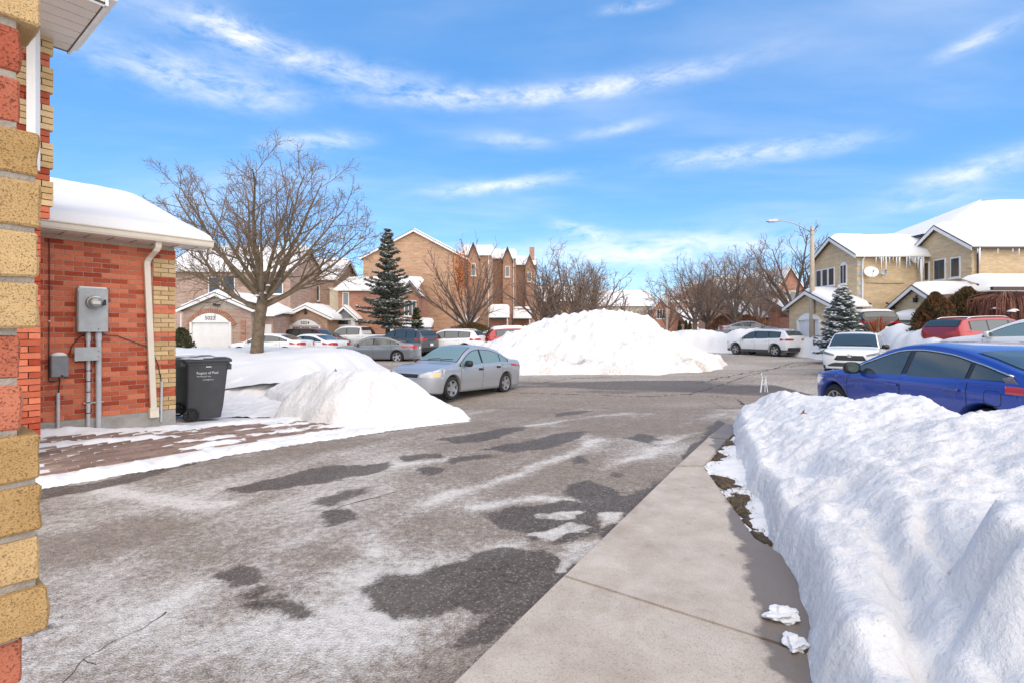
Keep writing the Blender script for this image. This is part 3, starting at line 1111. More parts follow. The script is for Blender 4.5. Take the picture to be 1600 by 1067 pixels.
# ================================================================ snow
def field_h(X, Y):
    so = -sd_poly(X + .25 * fbm(X, Y, .9, 4, 90), Y + .25 * fbm(X, Y, .9, 4, 91), CLEAR)
    lawn = sstep(-4.0, -5.4, X) * sstep(13.6, 16.2, Y) * sstep(24.5, 22.5, Y)
    base = .30 + .58 * lawn + .35 * sstep(10, 16, X) * sstep(14, 18, Y) + .25 * sstep(40, 46, Y)
    base = base + .10 * fbm(X, Y, .35, 4, 14) + .05 * fbm(X, Y, 1.6, 4, 15)
    ridge = (.15 + 1.05 * sstep(6, 12, X) * sstep(14, 20, Y) * sstep(60, 40, Y) - .55 * sstep(16.5, 17.5, X) * sstep(26, 30, Y) * sstep(36, 31, Y)) * np.exp(-((so - 1.6) / 1.3) ** 2)
    ridge = ridge * (.85 + .5 * fbm(X, Y, .5, 4, 16))
    wid = .8 + .9 * lawn
    D = -.12 + (base + .12) * sstep(0, 1, so / wid) + np.maximum(ridge, 0) * sstep(.1, .9, so)
    D = D + .03 * fbm(X, Y, 3.5, 4, 18) * sstep(0, .8, so)
    return D


HOUSE_FLOOR = []


def field_z(X, Y):
    return g(X, Y) + field_h(X, Y)


def far_keep(X, Y, Z):
    return (Z > g(X, Y) - .07)


tag(grid_obj('snow_field', np.arange(-30, 44, .16), np.arange(14.0, 62, .16), field_z, M_snow,
             keep=far_keep), kind='structure')


# thin trodden snow over the paver walk and yard, left of the drive
def walk_snow(X, Y):
    q = (X + 6.72) * .79 - (Y - 7.3) * .613           # distance from the garage wall
    t = (X + 6.72) * .613 + (Y - 7.3) * .79
    so = -sd_poly(X + .06 * fbm(X, Y, 2.5, 4, 90), Y + .06 * fbm(X, Y, 2.5, 4, 91), CLEAR)
    n = fbm(q * 2.2, t * .8, 1.6, 5, 33, .6)
    n2 = fbm(X, Y, 9, 3, 36)
    d = -.006 + .085 * n + .016 * n2
    # bands along the walk: snow at the wall, a trodden path, snow, bare pavers, snow at the kerb
    d = d + .070 * np.exp(-((q - .10) / .13) ** 2) - .050 * np.exp(-((q - .52 - .06 * t) / .14) ** 2)
    d = d + .028 * np.exp(-((q - .85) / .14) ** 2) - .035 * np.exp(-((q - 1.12) / .15) ** 2)
    d = d + (.045 + .05 * n2 + .05 * fbm(X, Y, 2.2, 4, 37)) * sstep(.50, .15, so)
    d = d - .05 * sstep(.10, .0, so)
    yard = sstep(10.6, 11.6, Y + .25 * X + 1.2)
    d = d + .09 * yard + .45 * sstep(13.4, 15.2, Y + .15 * fbm(X, Y, .8, 3, 40)) * sstep(-4.0, -5.0, X)
    d = d + .05 * sstep(3.6, 4.8, t) * sstep(.6, -.6, q)
    d = np.where(so < .0, -.05, d)
    # joints between pavers hold snow
    return d


tag(grid_obj('trodden_snow', np.arange(-15, -.6, .035), np.arange(4.0, 15.6, .035), lambda X, Y: g(X, Y) + .012 + walk_snow(X, Y), M_snow,
             keep=lambda X, Y, Z: (walk_snow(X, Y) > -.03) & (sd_poly(X, Y, CLEAR) < .03) &
             ((X + 6.72) * .79 - (Y - 7.3) * .613 > -.02) | (Y > 10.6) & (sd_poly(X, Y, CLEAR) < .03)), kind='structure')

# joints: a film of snow between the pavers, just below their tops
tag(grid_obj('paver_bed', np.arange(-8.5, -.9, .08), np.arange(4.6, 10.6, .08), lambda X, Y: g(X, Y) + .008, M_snow,
             keep=lambda X, Y, Z: sd_poly(X, Y, CLEAR) < -.06), kind='structure')


def bank(name, label, xs, ys, hf, dirtf, keep_h=.0, cat='snow bank', warp=None, matl=None):
    o = grid_obj(name, xs, ys, lambda X, Y: g(X, Y) + hf(X, Y), matl or M_snow_pile, {'dirt': dirtf},
                 keep=lambda X, Y, Z: hf(X, Y) > -.05, warp=warp)
    return tag(o, label, cat)


# left bank between the yard and the silver car
LB = [(-5.0, 10.5), (-4.3, 9.95), (-3.4, 9.3), (-2.2, 9.15), (-1.2, 10.0), (-.75, 10.45), (-1.6, 11.3), (-2.9, 12.5), (-4.4, 14.0), (-6.6, 15.0), (-7.0, 14.0), (-5.6, 12.2)]


def left_bank(X, Y):
    d = sd_poly(X + .15 * fbm(X, Y, 1.1, 4, 51), Y + .15 * fbm(X, Y, 1.1, 4, 52), LB)
    h = -.08 + .34 * sstep(0, .30, d) + .66 * sstep(.1, 1.05, d) * (1 - .35 * sstep(-4.4, -6, X)) * (1 - .45 * sstep(-2.6, -1.0, X))
    h = h + (.12 * fbm(X, Y, .9, 4, 53) + .045 * fbm(X, Y, 3.2, 5, 54) + .10 * (.45 - worley(X, Y, 1.7, 55)) + .03 * (.45 - worley(X, Y, 5.5, 56))) * sstep(0, .4, d)
    return h


bank('snow_bank', 'smooth white snow bank between the paver walk and the silver sedan', np.arange(-7.4, -.5, .04), np.arange(8.9, 15.4, .04), left_bank,
     lambda X, Y: .5 * sstep(.35, -.05, sd_poly(X, Y, LB)) * sstep(.1, .5, fbm(X, Y, 2, 4, 57)))

# island pile ploughed up in the middle of the street
IP = [(-2.6, 22.6), (-1.5, 20.7), (.6, 20.3), (3, 20.5), (5.6, 20.4), (8.0, 21.3), (9.9, 23.2), (10.9, 25.6), (10.6, 29), (8.5, 34), (3, 37), (-4, 37), (-5.2, 31), (-4.0, 26)]


def island(X, Y):
    d = sd_poly(X + .5 * fbm(X, Y, .7, 5, 61, .6), Y + .5 * fbm(X, Y, .7, 5, 62, .6), IP)
    top = np.interp(X, [-5, -2.5, -1, .5, 2, 3.2, 5, 7.3, 8.1, 9, 10.2, 11], [.55, .85, 1.2, 1.65, 2.05, 2.36, 2.45, 2.42, 2.2, 1.75, 1.0, .6])
    ridge = .45 + .55 * np.exp(-((Y - 26.3 - .1 * X) / 4.6) ** 2)
    h = -.1 + .38 * sstep(0, .5, d) + (top * ridge - .2) * sstep(.1, 4.4, d) ** .85
    am = sstep(0, .7, d)
    bil = np.abs(fbm(X, Y, 1.5, 5, 63, .6))
    wx_, wy_ = X + .3 * fbm(X, Y, 1.4, 4, 160), Y + .3 * fbm(X, Y, 1.4, 4, 161)
    h = h + am * (.26 * fbm(X, Y, .55, 4, 64) + .16 * (.30 - bil) + .07 * fbm(X, Y, 4.5, 4, 65, .65) + .34 * (.45 - worley(wx_, wy_, .9, 162)) + .22 * (.45 - worley(wx_, wy_, 2.1, 163)) + .07 * (.45 - worley(wx_, wy_, 4.5, 164)))
    return h


def island_dirt(X, Y):
    d = sd_poly(X, Y, IP)
    q = .75 * sstep(.0, .5, fbm(X, Y, .8, 5, 66, .65)) + .9 * sstep(.8, 0, d) * sstep(-.1, .4, fbm(X, Y, 1.5, 4, 67))
    for px, py, Yd, rx, ry in ((850, 548, 22.4, .55, .30), (912, 570, 21.2, .45, .35), (1065, 545, 23.0, .6, .5), (1080, 572, 22.0, .7, .35)):
        cx = (px - 800) / F * Yd
        q = q + 1.3 * np.exp(-(((X - cx) / rx) ** 2 + ((Y - Yd) / ry) ** 2))
    return q


bank('snow_pile', 'huge lumpy ploughed snow pile in the middle of the street', np.arange(-5.6, 11.6, .07), np.arange(19.6, 37.5, .07), island, island_dirt, cat='snow pile')

# right bank between the walk and the blue car
RB = [(1.05, .9), (1.30, 2.25), (1.58, 2.95), (1.78, 3.5), (2.22, 4.75), (2.62, 5.9), (3.15, 7.4), (3.80, 9.0), (4.25, 9.75), (4.9, 9.5), (5.25, 8.2), (5.28, 6.0),
      (5.32, 4.6), (6.2, 3.0), (6.0, .9)]


def right_bank(X, Y):
    jx, jy = .10 * fbm(X, Y, 1.3, 5, 101, .55), .12 * fbm(X, Y, 1.3, 5, 102, .55)
    d = sd_poly(X + jx, Y + jy, RB)
    crest = np.interp(Y, [1, 3, 4.5, 5, 5.6, 6.1, 6.6, 7.3, 8.6, 9.6], [1.1, 1.0, .97, .80, .86, .88, .68, .64, .70, .45])
    # how far from the walk's edge towards the car
    e = np.interp(Y, [.9, 2.25, 3.5, 4.75, 5.9, 7.4, 9.0, 9.75], [1.05, 1.3, 1.78, 2.22, 2.62, 3.15, 3.8, 4.25])
    f_ = np.clip((X - e) / (4.75 - e), 0, 1.3)
    h = -.06 + .36 * sstep(0, .22, d) + (crest - .30) * (.25 * sstep(0, .35, f_) + .75 * sstep(.05, 1.0, f_)) * sstep(.05, .8, d)
    am = sstep(0, .35, d)
    bil = np.abs(fbm(X, Y, 1.4, 5, 103, .55))
    h = h + am * (.075 * fbm(X, Y, .9, 4, 104) + .10 * (.25 - bil) + .020 * fbm(X, Y, 7, 5, 105, .65) + (.05 + .07 * sstep(.9, .15, d)) * (.45 - worley(X + .15 * fbm(X, Y, 3, 4, 170), Y + .15 * fbm(X, Y, 3, 4, 171), 2.6, 172)) + .04 * (.45 - worley(X + .05 * fbm(X, Y, 9, 3, 175), Y + .05 * fbm(X, Y, 9, 3, 176), 7, 173)) + .016 * fbm(X, Y, 14, 4, 174, .65))
    # runnels melted into the near slope
    w = X * .9 - Y * .44 + .08 * fbm(X, Y, 2.5, 3, 107)
    h = h - .10 * am * sstep(4.2, 2.6, Y) * np.exp(-((w - .62) / .07) ** 2) - .08 * am * sstep(3.6, 2.6, Y) * np.exp(-((w - .86) / .06) ** 2)
    # the near heap
    q = np.sqrt(((X + jx * 1.6 - 2.95) / 1.25) ** 2 + ((Y + jy * 1.6 - 1.80) / 1.0) ** 2)
    heap = (.88 + .08 * fbm(X, Y, 1.7, 4, 108) + .03 * fbm(X, Y, 6, 4, 118)) * sstep(1.10, .66, q) + .22 * (.3 - np.abs(fbm(X, Y, 2.2, 4, 109))) * sstep(1.05, .8, q)
    heap = heap + sstep(1.1, .85, q) * (.14 * (.25 - np.abs(fbm(X, Y, 1.1, 4, 119))) + .06 * (.45 - worley(X, Y, 3, 121)) + .025 * fbm(X, Y, 9, 4, 122, .65))
    heap = np.minimum(heap, .80 + .10 * fbm(X, Y, 1.6, 5, 123, .6))
    h = np.maximum(h, heap - .05)
    return h


bank('snow_bank', 'tall bright snow bank along the concrete walk in front of the blue sedan', np.arange(.9, 6.2, .03), np.arange(.95, 10.1, .03), right_bank,
     lambda X, Y: .55 * sstep(.5, -.05, sd_poly(X, Y, RB)) * sstep(-.05, .45, fbm(X, Y, 1.6, 4, 111)) * sstep(6.5, 3, Y) + .22 * sstep(.15, .5, fbm(X, Y, 1.0, 5, 112)),
     warp=None)
# thin snow on the soil strip
tag(grid_obj('snow_dusting', np.arange(1.6, 4.2, .03), np.arange(3.5, 9.0, .03), lambda X, Y: g(X, Y) + .012 + .05 * (fbm(X, Y, 2.6, 5, 120, .62) + .04 + .7 * sstep(0, .35, sd_poly(X, Y, spoly)) - .12), M_snow,
             keep=lambda X, Y, Z: (sd_poly(X, Y, [corner, cor2, (2.6, 4.4), (3.2, 6.3), (4.1, 9.0)]) > .02)), kind='structure')
# crumbs of snow fallen off the bank
for i, (px, py, r, lab) in enumerate(((1222, 972, .062, 'ragged lump of snow fallen from the bank onto the walk, farther of the two'),
                                      (1243, 1018, .05, 'ragged lump of snow fallen from the bank onto the walk, nearer of the two'))):
    x, y = ground_px(px, py)
    cm = bmesh.new()
    bmesh.ops.create_icosphere(cm, subdivisions=5, radius=r)
    for v_ in cm.verts:
        q = v_.co.normalized()
        k = 1 + .60 * mnoise.noise(q * 1.7 + Vector((i * 7, 3, 1))) + .16 * mnoise.noise(q * 4.1 + Vector((2, i * 5, 8))) + .03 * mnoise.noise(q * 11)
        v_.co = Vector((q.x * 1.35, q.y, q.z * .55)) * r * k
    me = bpy.data.meshes.new('snow_lump')
    cm.to_mesh(me)
    cm.free()
    me.polygons.foreach_set('use_smooth', [True] * len(me.polygons))
    me.materials.append(M_snow)
    o = link('snow_lump', me)
    o.location = (x, y, g1(x, y) + .03 + r * .30)
    o.rotation_euler = (0, 0, 1.1 * i)
    tag(o, lab, 'snow lump', 'snow lumps on the walk')

# ================================================================ near brick pier at the left edge
YP = .80                                    # distance of the pier's front corner
PITCH = 78 / F * YP                         # course height, 78 photo pixels
pier = empty('brick_pier', (-.74 * YP - .30, YP + .12, 0), label='rough yellow and red brick porch pier at the left edge', cat='pier')
rp = random.Random(21)
PB = {}


def rough_brick(w, d, h, m, seed):
    bm = bmesh.new()
    bmesh.ops.create_cube(bm, size=1)
    for v_ in bm.verts:
        v_.co = Vector((v_.co.x * w, v_.co.y * d, v_.co.z * h))
    bmesh.ops.bevel(bm, geom=list(bm.edges), offset=.003, segments=1, affect='EDGES')
    bmesh.ops.subdivide_edges(bm, edges=[e for e in bm.edges if e.calc_length() > .02], cuts=5, use_grid_fill=True)
    for v_ in bm.verts:
        p = v_.co * 38
        q = .0010 * (sin(p.x * 1.3 + seed) + sin(p.y * 1.7 + seed * 2) + sin(p.z * 2.1 + seed * 3) + sin((p.x + p.z) * 2.9 + seed))
        v_.co += v_.normal * q
    me = bpy.data.meshes.new('brick')
    bm.to_mesh(me)
    bm.free()
    me.polygons.foreach_set('use_smooth', [True] * len(me.polygons))
    me.set_sharp_from_angle(angle=radians(28))
    me.materials.append(m)
    return me


# courses counted from the one whose top joint stands at eye height plus 0.31 m
AX0 = Vector((.613, .79, 0)).normalized()
MP = frame(Vector(((61 - 800) / F * YP, YP, 0)), AX0)      # local x along the face, far corner at 0
pier_back = {}
for k in range(-3, 13):
    yellow = k % 6 < 4                        # four yellow courses, then two red
    zc = EYE - (205 + k * 78 - 516) / F * YP - PITCH / 2
    back = (0 if yellow else .020) + rp.uniform(-.002, .002) - (.008 if k == 9 else 0)
    pier_back[k] = max(back, 0)
    h = PITCH - .0105
    m = M_yel_near if yellow else M_red_near
    for j, (w0, x_, y_) in enumerate(((.215, -.1075, .05), (.10, -.05, .155))):
        br = link('brick', rough_brick(w0, .098, h, m, k * 1.7 + j), pier)
        br.matrix_world = Matrix.Translation(-pier.location) @ MP @ Matrix.Translation((x_ - back, y_ - (.006 if yellow else -.003) - (.010 if k == 9 else 0), zc))
for k in range(-3, 12):
    bk = max(pier_back[k], pier_back[k + 1]) + .0035
    zj = EYE - (205 + (k + 1) * 78 - 516) / F * YP
    jn = MB().box((-.108 - bk, .104 + (.003 if bk > .015 else -.003), zj), (.215, .20, .0135), MP).build('mortar_joint', M_mortar_grey, pier)
    jn.location = -pier.location
core = MB().box((-.135, .116, 1.35), (.209, .205, 2.7), MP).build('mortar', M_mortar_grey, pier)
core.location = -pier.location

# ================================================================ the house with the meters: garage stub and two-storey corner
house = empty('brick_house', (-6.8, 7.4, 0), label='red brick house with yellow corner bricks, snowy garage roof and meter wall', cat='house')


def hchild(o):
    o.parent = house
    o.matrix_parent_inverse = Matrix.Translation(-Vector(house.location))
    return o


W0 = Vector((-6.84, 7.34, 0))                 # start of the garage wall (inner corner)
WL = 1.78                                     # visible length up to the corner
ang = atan2(AX.y, AX.x)
MW = frame(W0, AX)                            # local x along wall, local y into the house (left of AX)
# wall core (mortar) and foundation
zf = .28
hchild(MB().box((WL / 2 - .55, .16, (zf + 3.1) / 2), (WL + 1.1 - .024, .30, 3.1 - zf), MW).build('mortar', M_mortar))
hchild(MB().box((WL / 2 - .55, .15, zf / 2 - .3), (WL + 1.1, .34, zf + .6), MW).build('foundation', M_found, bevel=.01))
# end wall turning the corner, facing the street
hchild(MB().box((WL - .16, 3.4, 1.55), (.298, 6.2, 3.08), MW).build('end_wall', M_bk_red))
bl, bh, bd = .215, .0665, .09
pit_z = .0765
red_bricks = [MB().box((0, 0, 0), (bl, bd, bh)).mesh('brick', M_red, bevel=.003)]
red_half = MB().box((0, 0, 0), (bl / 2 - .005, bd, bh)).mesh('brick', M_red, bevel=.003)
yel_b = MB().box((0, 0, 0), (bl, bd, bh)).mesh('brick', M_yel, bevel=.003)
yel_half = MB().box((0, 0, 0), (bl / 2 - .005, bd, bh)).mesh('brick', M_yel, bevel=.003)
rb_ = random.Random(5)
nrow = int((3.02 - zf) / pit_z)
for r in range(nrow):
    z = zf + .006 + pit_z * (r + .5)
    grp = (nrow - 1 - r) % 6
    qy = grp >= 2                              # four yellow courses, two red, at the corner
    qw = .325 if True else 0
    x = WL - bl / 2
    # corner quoin: one and a half bricks, a little proud
    for j, (me, w) in enumerate((((yel_b if qy else red_bricks[0]), bl), ((yel_half if qy else red_half), bl / 2 - .005)) if r % 2 else
                                (((yel_half if qy else red_half), bl / 2 - .005), ((yel_b if qy else red_bricks[0]), bl))):
        if j == 0:
            xe = WL
        o = link('brick', me)
        o.matrix_world = MW @ Matrix.Translation((xe - w / 2, bd / 2 - (.016 if qy else .003) + rb_.uniform(-.001, .001), z))
        hchild(o)
        xe -= w + .010
    xx = xe
    if r % 2:
        o = link('brick', red_half)
        w = bl / 2 - .005
        o.matrix_world = MW @ Matrix.Translation((xx - w / 2, bd / 2 + rb_.uniform(-.0015, .0015), z))
        hchild(o)
        xx -= w + .010
    first = True
    while xx > -.02:
        w = bl
        me = red_bricks[0]
        if xx - w < -.12:
            w, me = bl / 2 - .005, red_half
        o = link('brick', me)
        o.matrix_world = MW @ Matrix.Translation((xx - w / 2, bd / 2 + rb_.uniform(-.0015, .0015), z))
        hchild(o)
        xx -= w + .010

# eave: soffit, fascia, gutter, roof and the snow on it
EO = .36
e0, e1 = -.42, WL + .42
gz = 3.03
hchild(MB().box(((e0 + e1) / 2, -EO / 2 + .02, gz + .005), (e1 - e0 - .02, EO + .02, .014), MW).build('soffit', M_soffit))
for k in range(9):
    xk = e0 + .1 + k * .29
    if xk < e1 - .05:
        hchild(MB().box((xk, -EO / 2 + .02, gz - .004), (.010, EO, .006), MW).build('soffit_seam', M_fascia_d))
gp = [(0, 0), (-.085, .0), (-.10, .03), (-.105, .085), (-.125, .10), (-.125, .115), (-.112, .115), (-.108, .1), (-.09, .035), (-.012, .012), (-.012, .12), (0, .12)]
Mg = MW @ Matrix.Translation((e0, -EO - .012, gz + .005)) @ Matrix(((0, 1, 0, 0), (1, 0, 0, 0), (0, 0, 1, 0), (0, 0, 0, 1)))
gb = MB()
nn = len(gp)
vs = [Mg @ Vector((a, 0, b)) for a, b in gp] + [Mg @ Vector((a, e1 - e0, b)) for a, b in gp]
gb.add(vs, [(i, (i + 1) % nn, (i + 1) % nn + nn, i + nn) for i in range(nn)] + [tuple(range(nn)), tuple(range(2 * nn - 1, nn - 1, -1))])
hchild(gb.build('gutter', M_cream, fix=True))
hchild(MB().box(((e0 + e1) / 2, -EO + .0, gz + .085), (e1 - e0, .02, .16), MW).build('fascia', M_cream))
# gable-end rake board
sl = .35
HS = 3.5
rk = MB()
a0, a1 = Vector((e1 - .02, -EO, gz + .10)), Vector((e1 - .02, -EO + HS, gz + .10 + sl * HS))
rk.add([MW @ p for p in (a0, a1, a1 - Vector((0, 0, .17)), a0 - Vector((0, 0, .15)), a0 + Vector((.03, 0, 0)), a1 + Vector((.03, 0, 0)), a1 + Vector((.03, 0, -.17)), a0 + Vector((.03, 0, -.15)))],
       [(0, 1, 2, 3), (4, 7, 6, 5), (0, 4, 5, 1), (1, 5, 6, 2), (2, 6, 7, 3), (3, 7, 4, 0)])
hchild(rk.build('rake_board', M_cream, fix=True))
# gable triangle of the street wall
hchild(MB().add([MW @ Vector(p) for p in ((WL, .3, 3.05), (WL, 6.5, 3.05), (WL, 3.1, 4.35))], [(0, 1, 2)]).build('gable', M_bk_red))


def roof_snow(name, M, x0, x1, y0, y1, z0, slope, thick, parent_fn, nx=60, ny=50, seed=1, rnd=.35, amp=.02):
    """snow lying on a sloping roof plane: rounded at the edges"""
    X, Y = np.meshgrid(np.linspace(x0, x1, nx), np.linspace(y0, y1, ny))
    d = np.minimum.reduce([X - x0, x1 - X, (Y - y0) * 2.5 + .10])
    th = thick * np.sqrt(np.clip(1 - (1 - np.clip(d / rnd, 0, 1)) ** 2, 0, 1)) + .004
    th = th * (1 + .15 * fbm(X, Y, .8, 3, seed)) + amp * fbm(X, Y, 2.2, 4, seed + 3) * np.clip(d / rnd, 0, 1)
    Z = z0 + (Y - y0) * slope + np.maximum(th, .004)
    Z[0, :] = z0 - .02
    Z[:, 0] = z0 + (Y[:, 0] - y0) * slope - .02
    Z[:, -1] = z0 + (Y[:, 0] - y0) * slope - .02
    vs = [M @ Vector((a, b, c)) for a, b, c in zip(X.ravel(), Y.ravel(), Z.ravel())]
    idx = np.arange(nx * ny).reshape(ny, nx)
    fs = [tuple(q) for q in np.stack([idx[:-1, :-1], idx[:-1, 1:], idx[1:, 1:], idx[1:, :-1]], -1).reshape(-1, 4)]
    mb_ = MB()
    mb_.add(vs, fs)
    # front lip down to the roof deck
    o = mb_.build(name, M_snow_roof, smooth=True, uv=False)
    parent_fn(o)
    return o


rd = MB()
rd.add([MW @ Vector(p) for p in ((e0, -EO - .03, gz + .105), (e1 + .03, -EO - .03, gz + .105), (e1 + .03, HS - EO, gz + .105 + sl * (HS + .03)), (e0, HS - EO, gz + .105 + sl * (HS + .03)),
                                 (e1 + .03, 2 * HS, gz + .105 + sl * .03), (e0, 2 * HS, gz + .105 + sl * .03))], [(0, 1, 2, 3), (3, 2, 4, 5)])
hchild(rd.build('roof', M_roof))
roof_snow('roof_snow', MW, e0 + .02, e1 + .05, -EO - .05, HS - EO + .02, gz + .115, sl, .15, hchild, seed=4, rnd=.45)

# two-storey corner standing in front of the garage wall
CC = Vector((-5.62 - .02, 6.22, 0))
M2 = frame(CC, AX)                             # local x runs away along the wall; the corner is at x = 0
zt = 6.3
hchild(MB().box((-1.36, .17, (zf + zt) / 2), (2.5, .30, zt - zf), M2).build('house_wall', M_bk_red))
hchild(MB().box((-.125, .95, (zf + zt) / 2), (.03, 1.6, zt - zf), M2).build('return_wall', M_bk_red))
hchild(MB().box((-1.36, .16, zf / 2 - .2), (2.52, .34, zf + .4), M2).build('foundation', M_found))
nr = int((zt - zf) / pit_z)
for r in range(nr):
    z = zf + .006 + pit_z * (r + .5)
    grp = (r + 1) % 6
    qy = grp >= 2 and z > 2.95
    prou = .045 if z > 2.95 else -.07
    w = bl if r % 2 else bl / 2 - .005
    xe = prou - (0 if qy else .03) * (z > 2.95)
    for me, w in (((yel_b if qy else red_bricks[0]), bl), ((yel_half if qy else red_half), bl / 2 - .005))[:: 1 if r % 2 else -1]:
        o = link('brick', me)
        o.matrix_world = M2 @ Matrix.Translation((xe - w / 2, bd / 2 - .03 - (.012 if qy else 0), z))
        hchild(o)
        xe -= w + .010
# downspout of the upper storey and its elbow
ds = P(52, 65, 5.95)
de = P(52, 240, 5.95)
hchild(MB().box(((ds.x + de.x) / 2, ds.y, (ds.z + de.z) / 2), (.105, .07, ds.z - de.z + .4)).build('downspout', M_white, bevel=.008))
# upper eave: soffit panels, fascia, all seen from below
zs = EYE + (516 - 8) / F * 5.6                 # soffit height of the upper eave
q0 = P(163, 12, 5.6)
zs = q0.z
Me = frame(Vector((q0.x, q0.y, 0)), AX)        # local x away, local y to the left
for k in range(7):
    hchild(MB().box((-.82, .10 + k * .21, zs + .012), (1.6, .198, .018), Me).build('soffit_panel', M_soffit, bevel=.004))
hchild(MB().box((-.82, .75, zs + .028), (1.66, 1.6, .012), Me).build('soffit_backing', M_fascia_d))
hchild(MB().box((.010, .75, zs + .085), (.026, 1.62, .17), Me).build('fascia', M_white))
hchild(MB().box((-.82, -.012, zs + .085), (1.66, .022, .17), Me).build('fascia', M_white))
hchild(MB().box((.065, .75, zs + .13), (.085, 1.66, .10), Me).build('gutter', M_white, bevel=.02))
hchild(MB().box((-.82, .75, zs + .20), (1.8, 1.75, .03), Me).build('upper_roof', M_roof))
hchild(MB().box((-.80, .80, zs + .27), (1.7, 1.65, .12), Me).build('upper_roof_snow', M_snow_roof, bevel=.04))

# --- downspout on the garage wall: offset elbow under the gutter, then the straight leg (a part of the house)


def on_wall(px, py, off=0.0):
    """point on the garage wall plane (shifted outwards by off) seen at a pixel"""
    o = W0 + NX * off
    d = Vector(((px - 800) / F, 1, -(py - 516) / F))
    t = (o - Vector((0, 0, 0))).dot(NX) / d.dot(NX)
    q = d * t
    return Vector((q.x, q.y, EYE + q.z))


def wx(px, py, off=0.0):
    q = on_wall(px, py, off)
    v_ = q - W0
    return v_.dot(AX), q.z


dx_, _ = wx(229, 500, .04)
dxt, dzt = wx(245, 378, .3)
dl = MB()
hw, hd = .043, .032


def rect_path(mb_, pts, hw, hd):
    """sweep a rectangle through points in wall coordinates (x along, y out = -local y, z)"""
    rings = []
    for p in pts:
        rings.append([(p[0] - hw, -p[1] - hd, p[2]), (p[0] + hw, -p[1] - hd, p[2]), (p[0] + hw, -p[1] + hd, p[2]), (p[0] - hw, -p[1] + hd, p[2])])
    vs = [MW @ Vector(q) for r in rings for q in r]
    fs = []
    for i in range(len(rings) - 1):
        for k in range(4):
            k2 = (k + 1) % 4
            fs.append((i * 4 + k, i * 4 + k2, i * 4 + 4 + k2, i * 4 + 4 + k))
    fs += [(3, 2, 1, 0), tuple(len(rings) * 4 - 4 + k for k in range(4))]
    mb_.add(vs, fs)


xb, zb = wx(240, 640, .06)
rect_path(dl, [(dxt, .36, gz + .01), (dxt, .355, gz - .08), (dxt - .02, .31, gz - .15), (dx_ + .02, .12, gz - .23), (dx_, .062, gz - .29), (dx_, .052, gz - .36), (xb, .052, zb)], hw, hd)
dspo = hchild(dl.build('downspout', M_cream, bevel=.006, fix=True))
lo = MB()
rect_path(lo, [(xb, .055, zb + .04), (xb, .055, zb - .02), (xb, .07, zb - .12)], hw + .022, hd + .018)
lo.build('downspout_boot', M_cream, dspo, bevel=.006, fix=True)


# ---------------------------------------------------------------- electricity meter on the wall
def wall_thing(name, label, cat):
    return empty(name, W0, ang, label, cat)


mt = wall_thing('electric_meter', 'grey steel electricity meter box with round glass meter on brick wall', 'electric meter')
x0, z1 = wx(121, 450, .12)
x1, z0 = wx(169, 519, .12)
cx_, cz_ = (x0 + x1) / 2, (z0 + z1) / 2
bw_, bh_ = x1 - x0, z1 - z0
bdp = .13
MB().box((cx_, -bdp / 2, cz_), (bw_, bdp, bh_)).build('meter_box', M_greybox, mt, bevel=.008)
MB().box((cx_, -bdp - .006, cz_ - .02), (bw_ - .02, .014, bh_ - .05)).build('cover', M_greybox, mt, bevel=.004)
MB().box((cx_, -bdp / 2 - .01, cz_ + bh_ / 2 + .012), (bw_ * .92, bdp * .9, .028)).build('snow_cap', M_snow_roof, mt, bevel=.011)
mx, mz = wx(148, 473, .2)
Mr = Matrix.Translation((mx, -bdp - .01, mz)) @ Matrix.Rotation(radians(90), 4, 'X')
rm_ = .082
MB().lathe([(rm_ + .018, 0), (rm_ + .018, .03), (rm_ + .006, .038), (rm_, .04)], 32, Mr).build('meter_ring', M_galv, mt, smooth=True)
gl_ = MB().lathe([(rm_, .035), (rm_, .10), (rm_ * .92, .125), (rm_ * .6, .135), (0.001, .137)], 32, Mr).build('meter_glass', glass_mat('meter_glass', (.25, .25, .23), .06), mt, smooth=True)
MB().box((mx + .004, -bdp - .152, mz - .005), (.095, .006, .050)).build('display', mat('meter_display', (.62, .60, .53), .4), gl_)
MB().tube([(mx - .05, -bdp - .13, mz + .072), (mx, -bdp - .14, mz + .083), (mx + .05, -bdp - .13, mz + .072)], .013, 8).build('snow_cap', M_snow_roof, mt, smooth=True)
MB().box((mx + .105, -bdp - .055, mz - .012), (.065, .06, .052), Matrix.Identity(4)).box((mx + .125, -bdp - .06, mz + .03), (.03, .035, .035)).build('lock', M_black, mt, bevel=.008)
MB().lathe([(.008, 0), (.008, .012), (0.001, .014)], 10, Matrix.Translation((cx_ + .06, -bdp - .012, z0 + .045)) @ Matrix.Rotation(radians(90), 4, 'X')).build('screw', M_black, mt)

# conduits (parts of the meter they feed)
c1x, c1t = wx(138, 520, .06)
c2x, _ = wx(154, 520, .06)


def ground_on_wall(x, off=.06):
    p = W0 + AX * x + NX * off
    return g1(p.x, p.y)


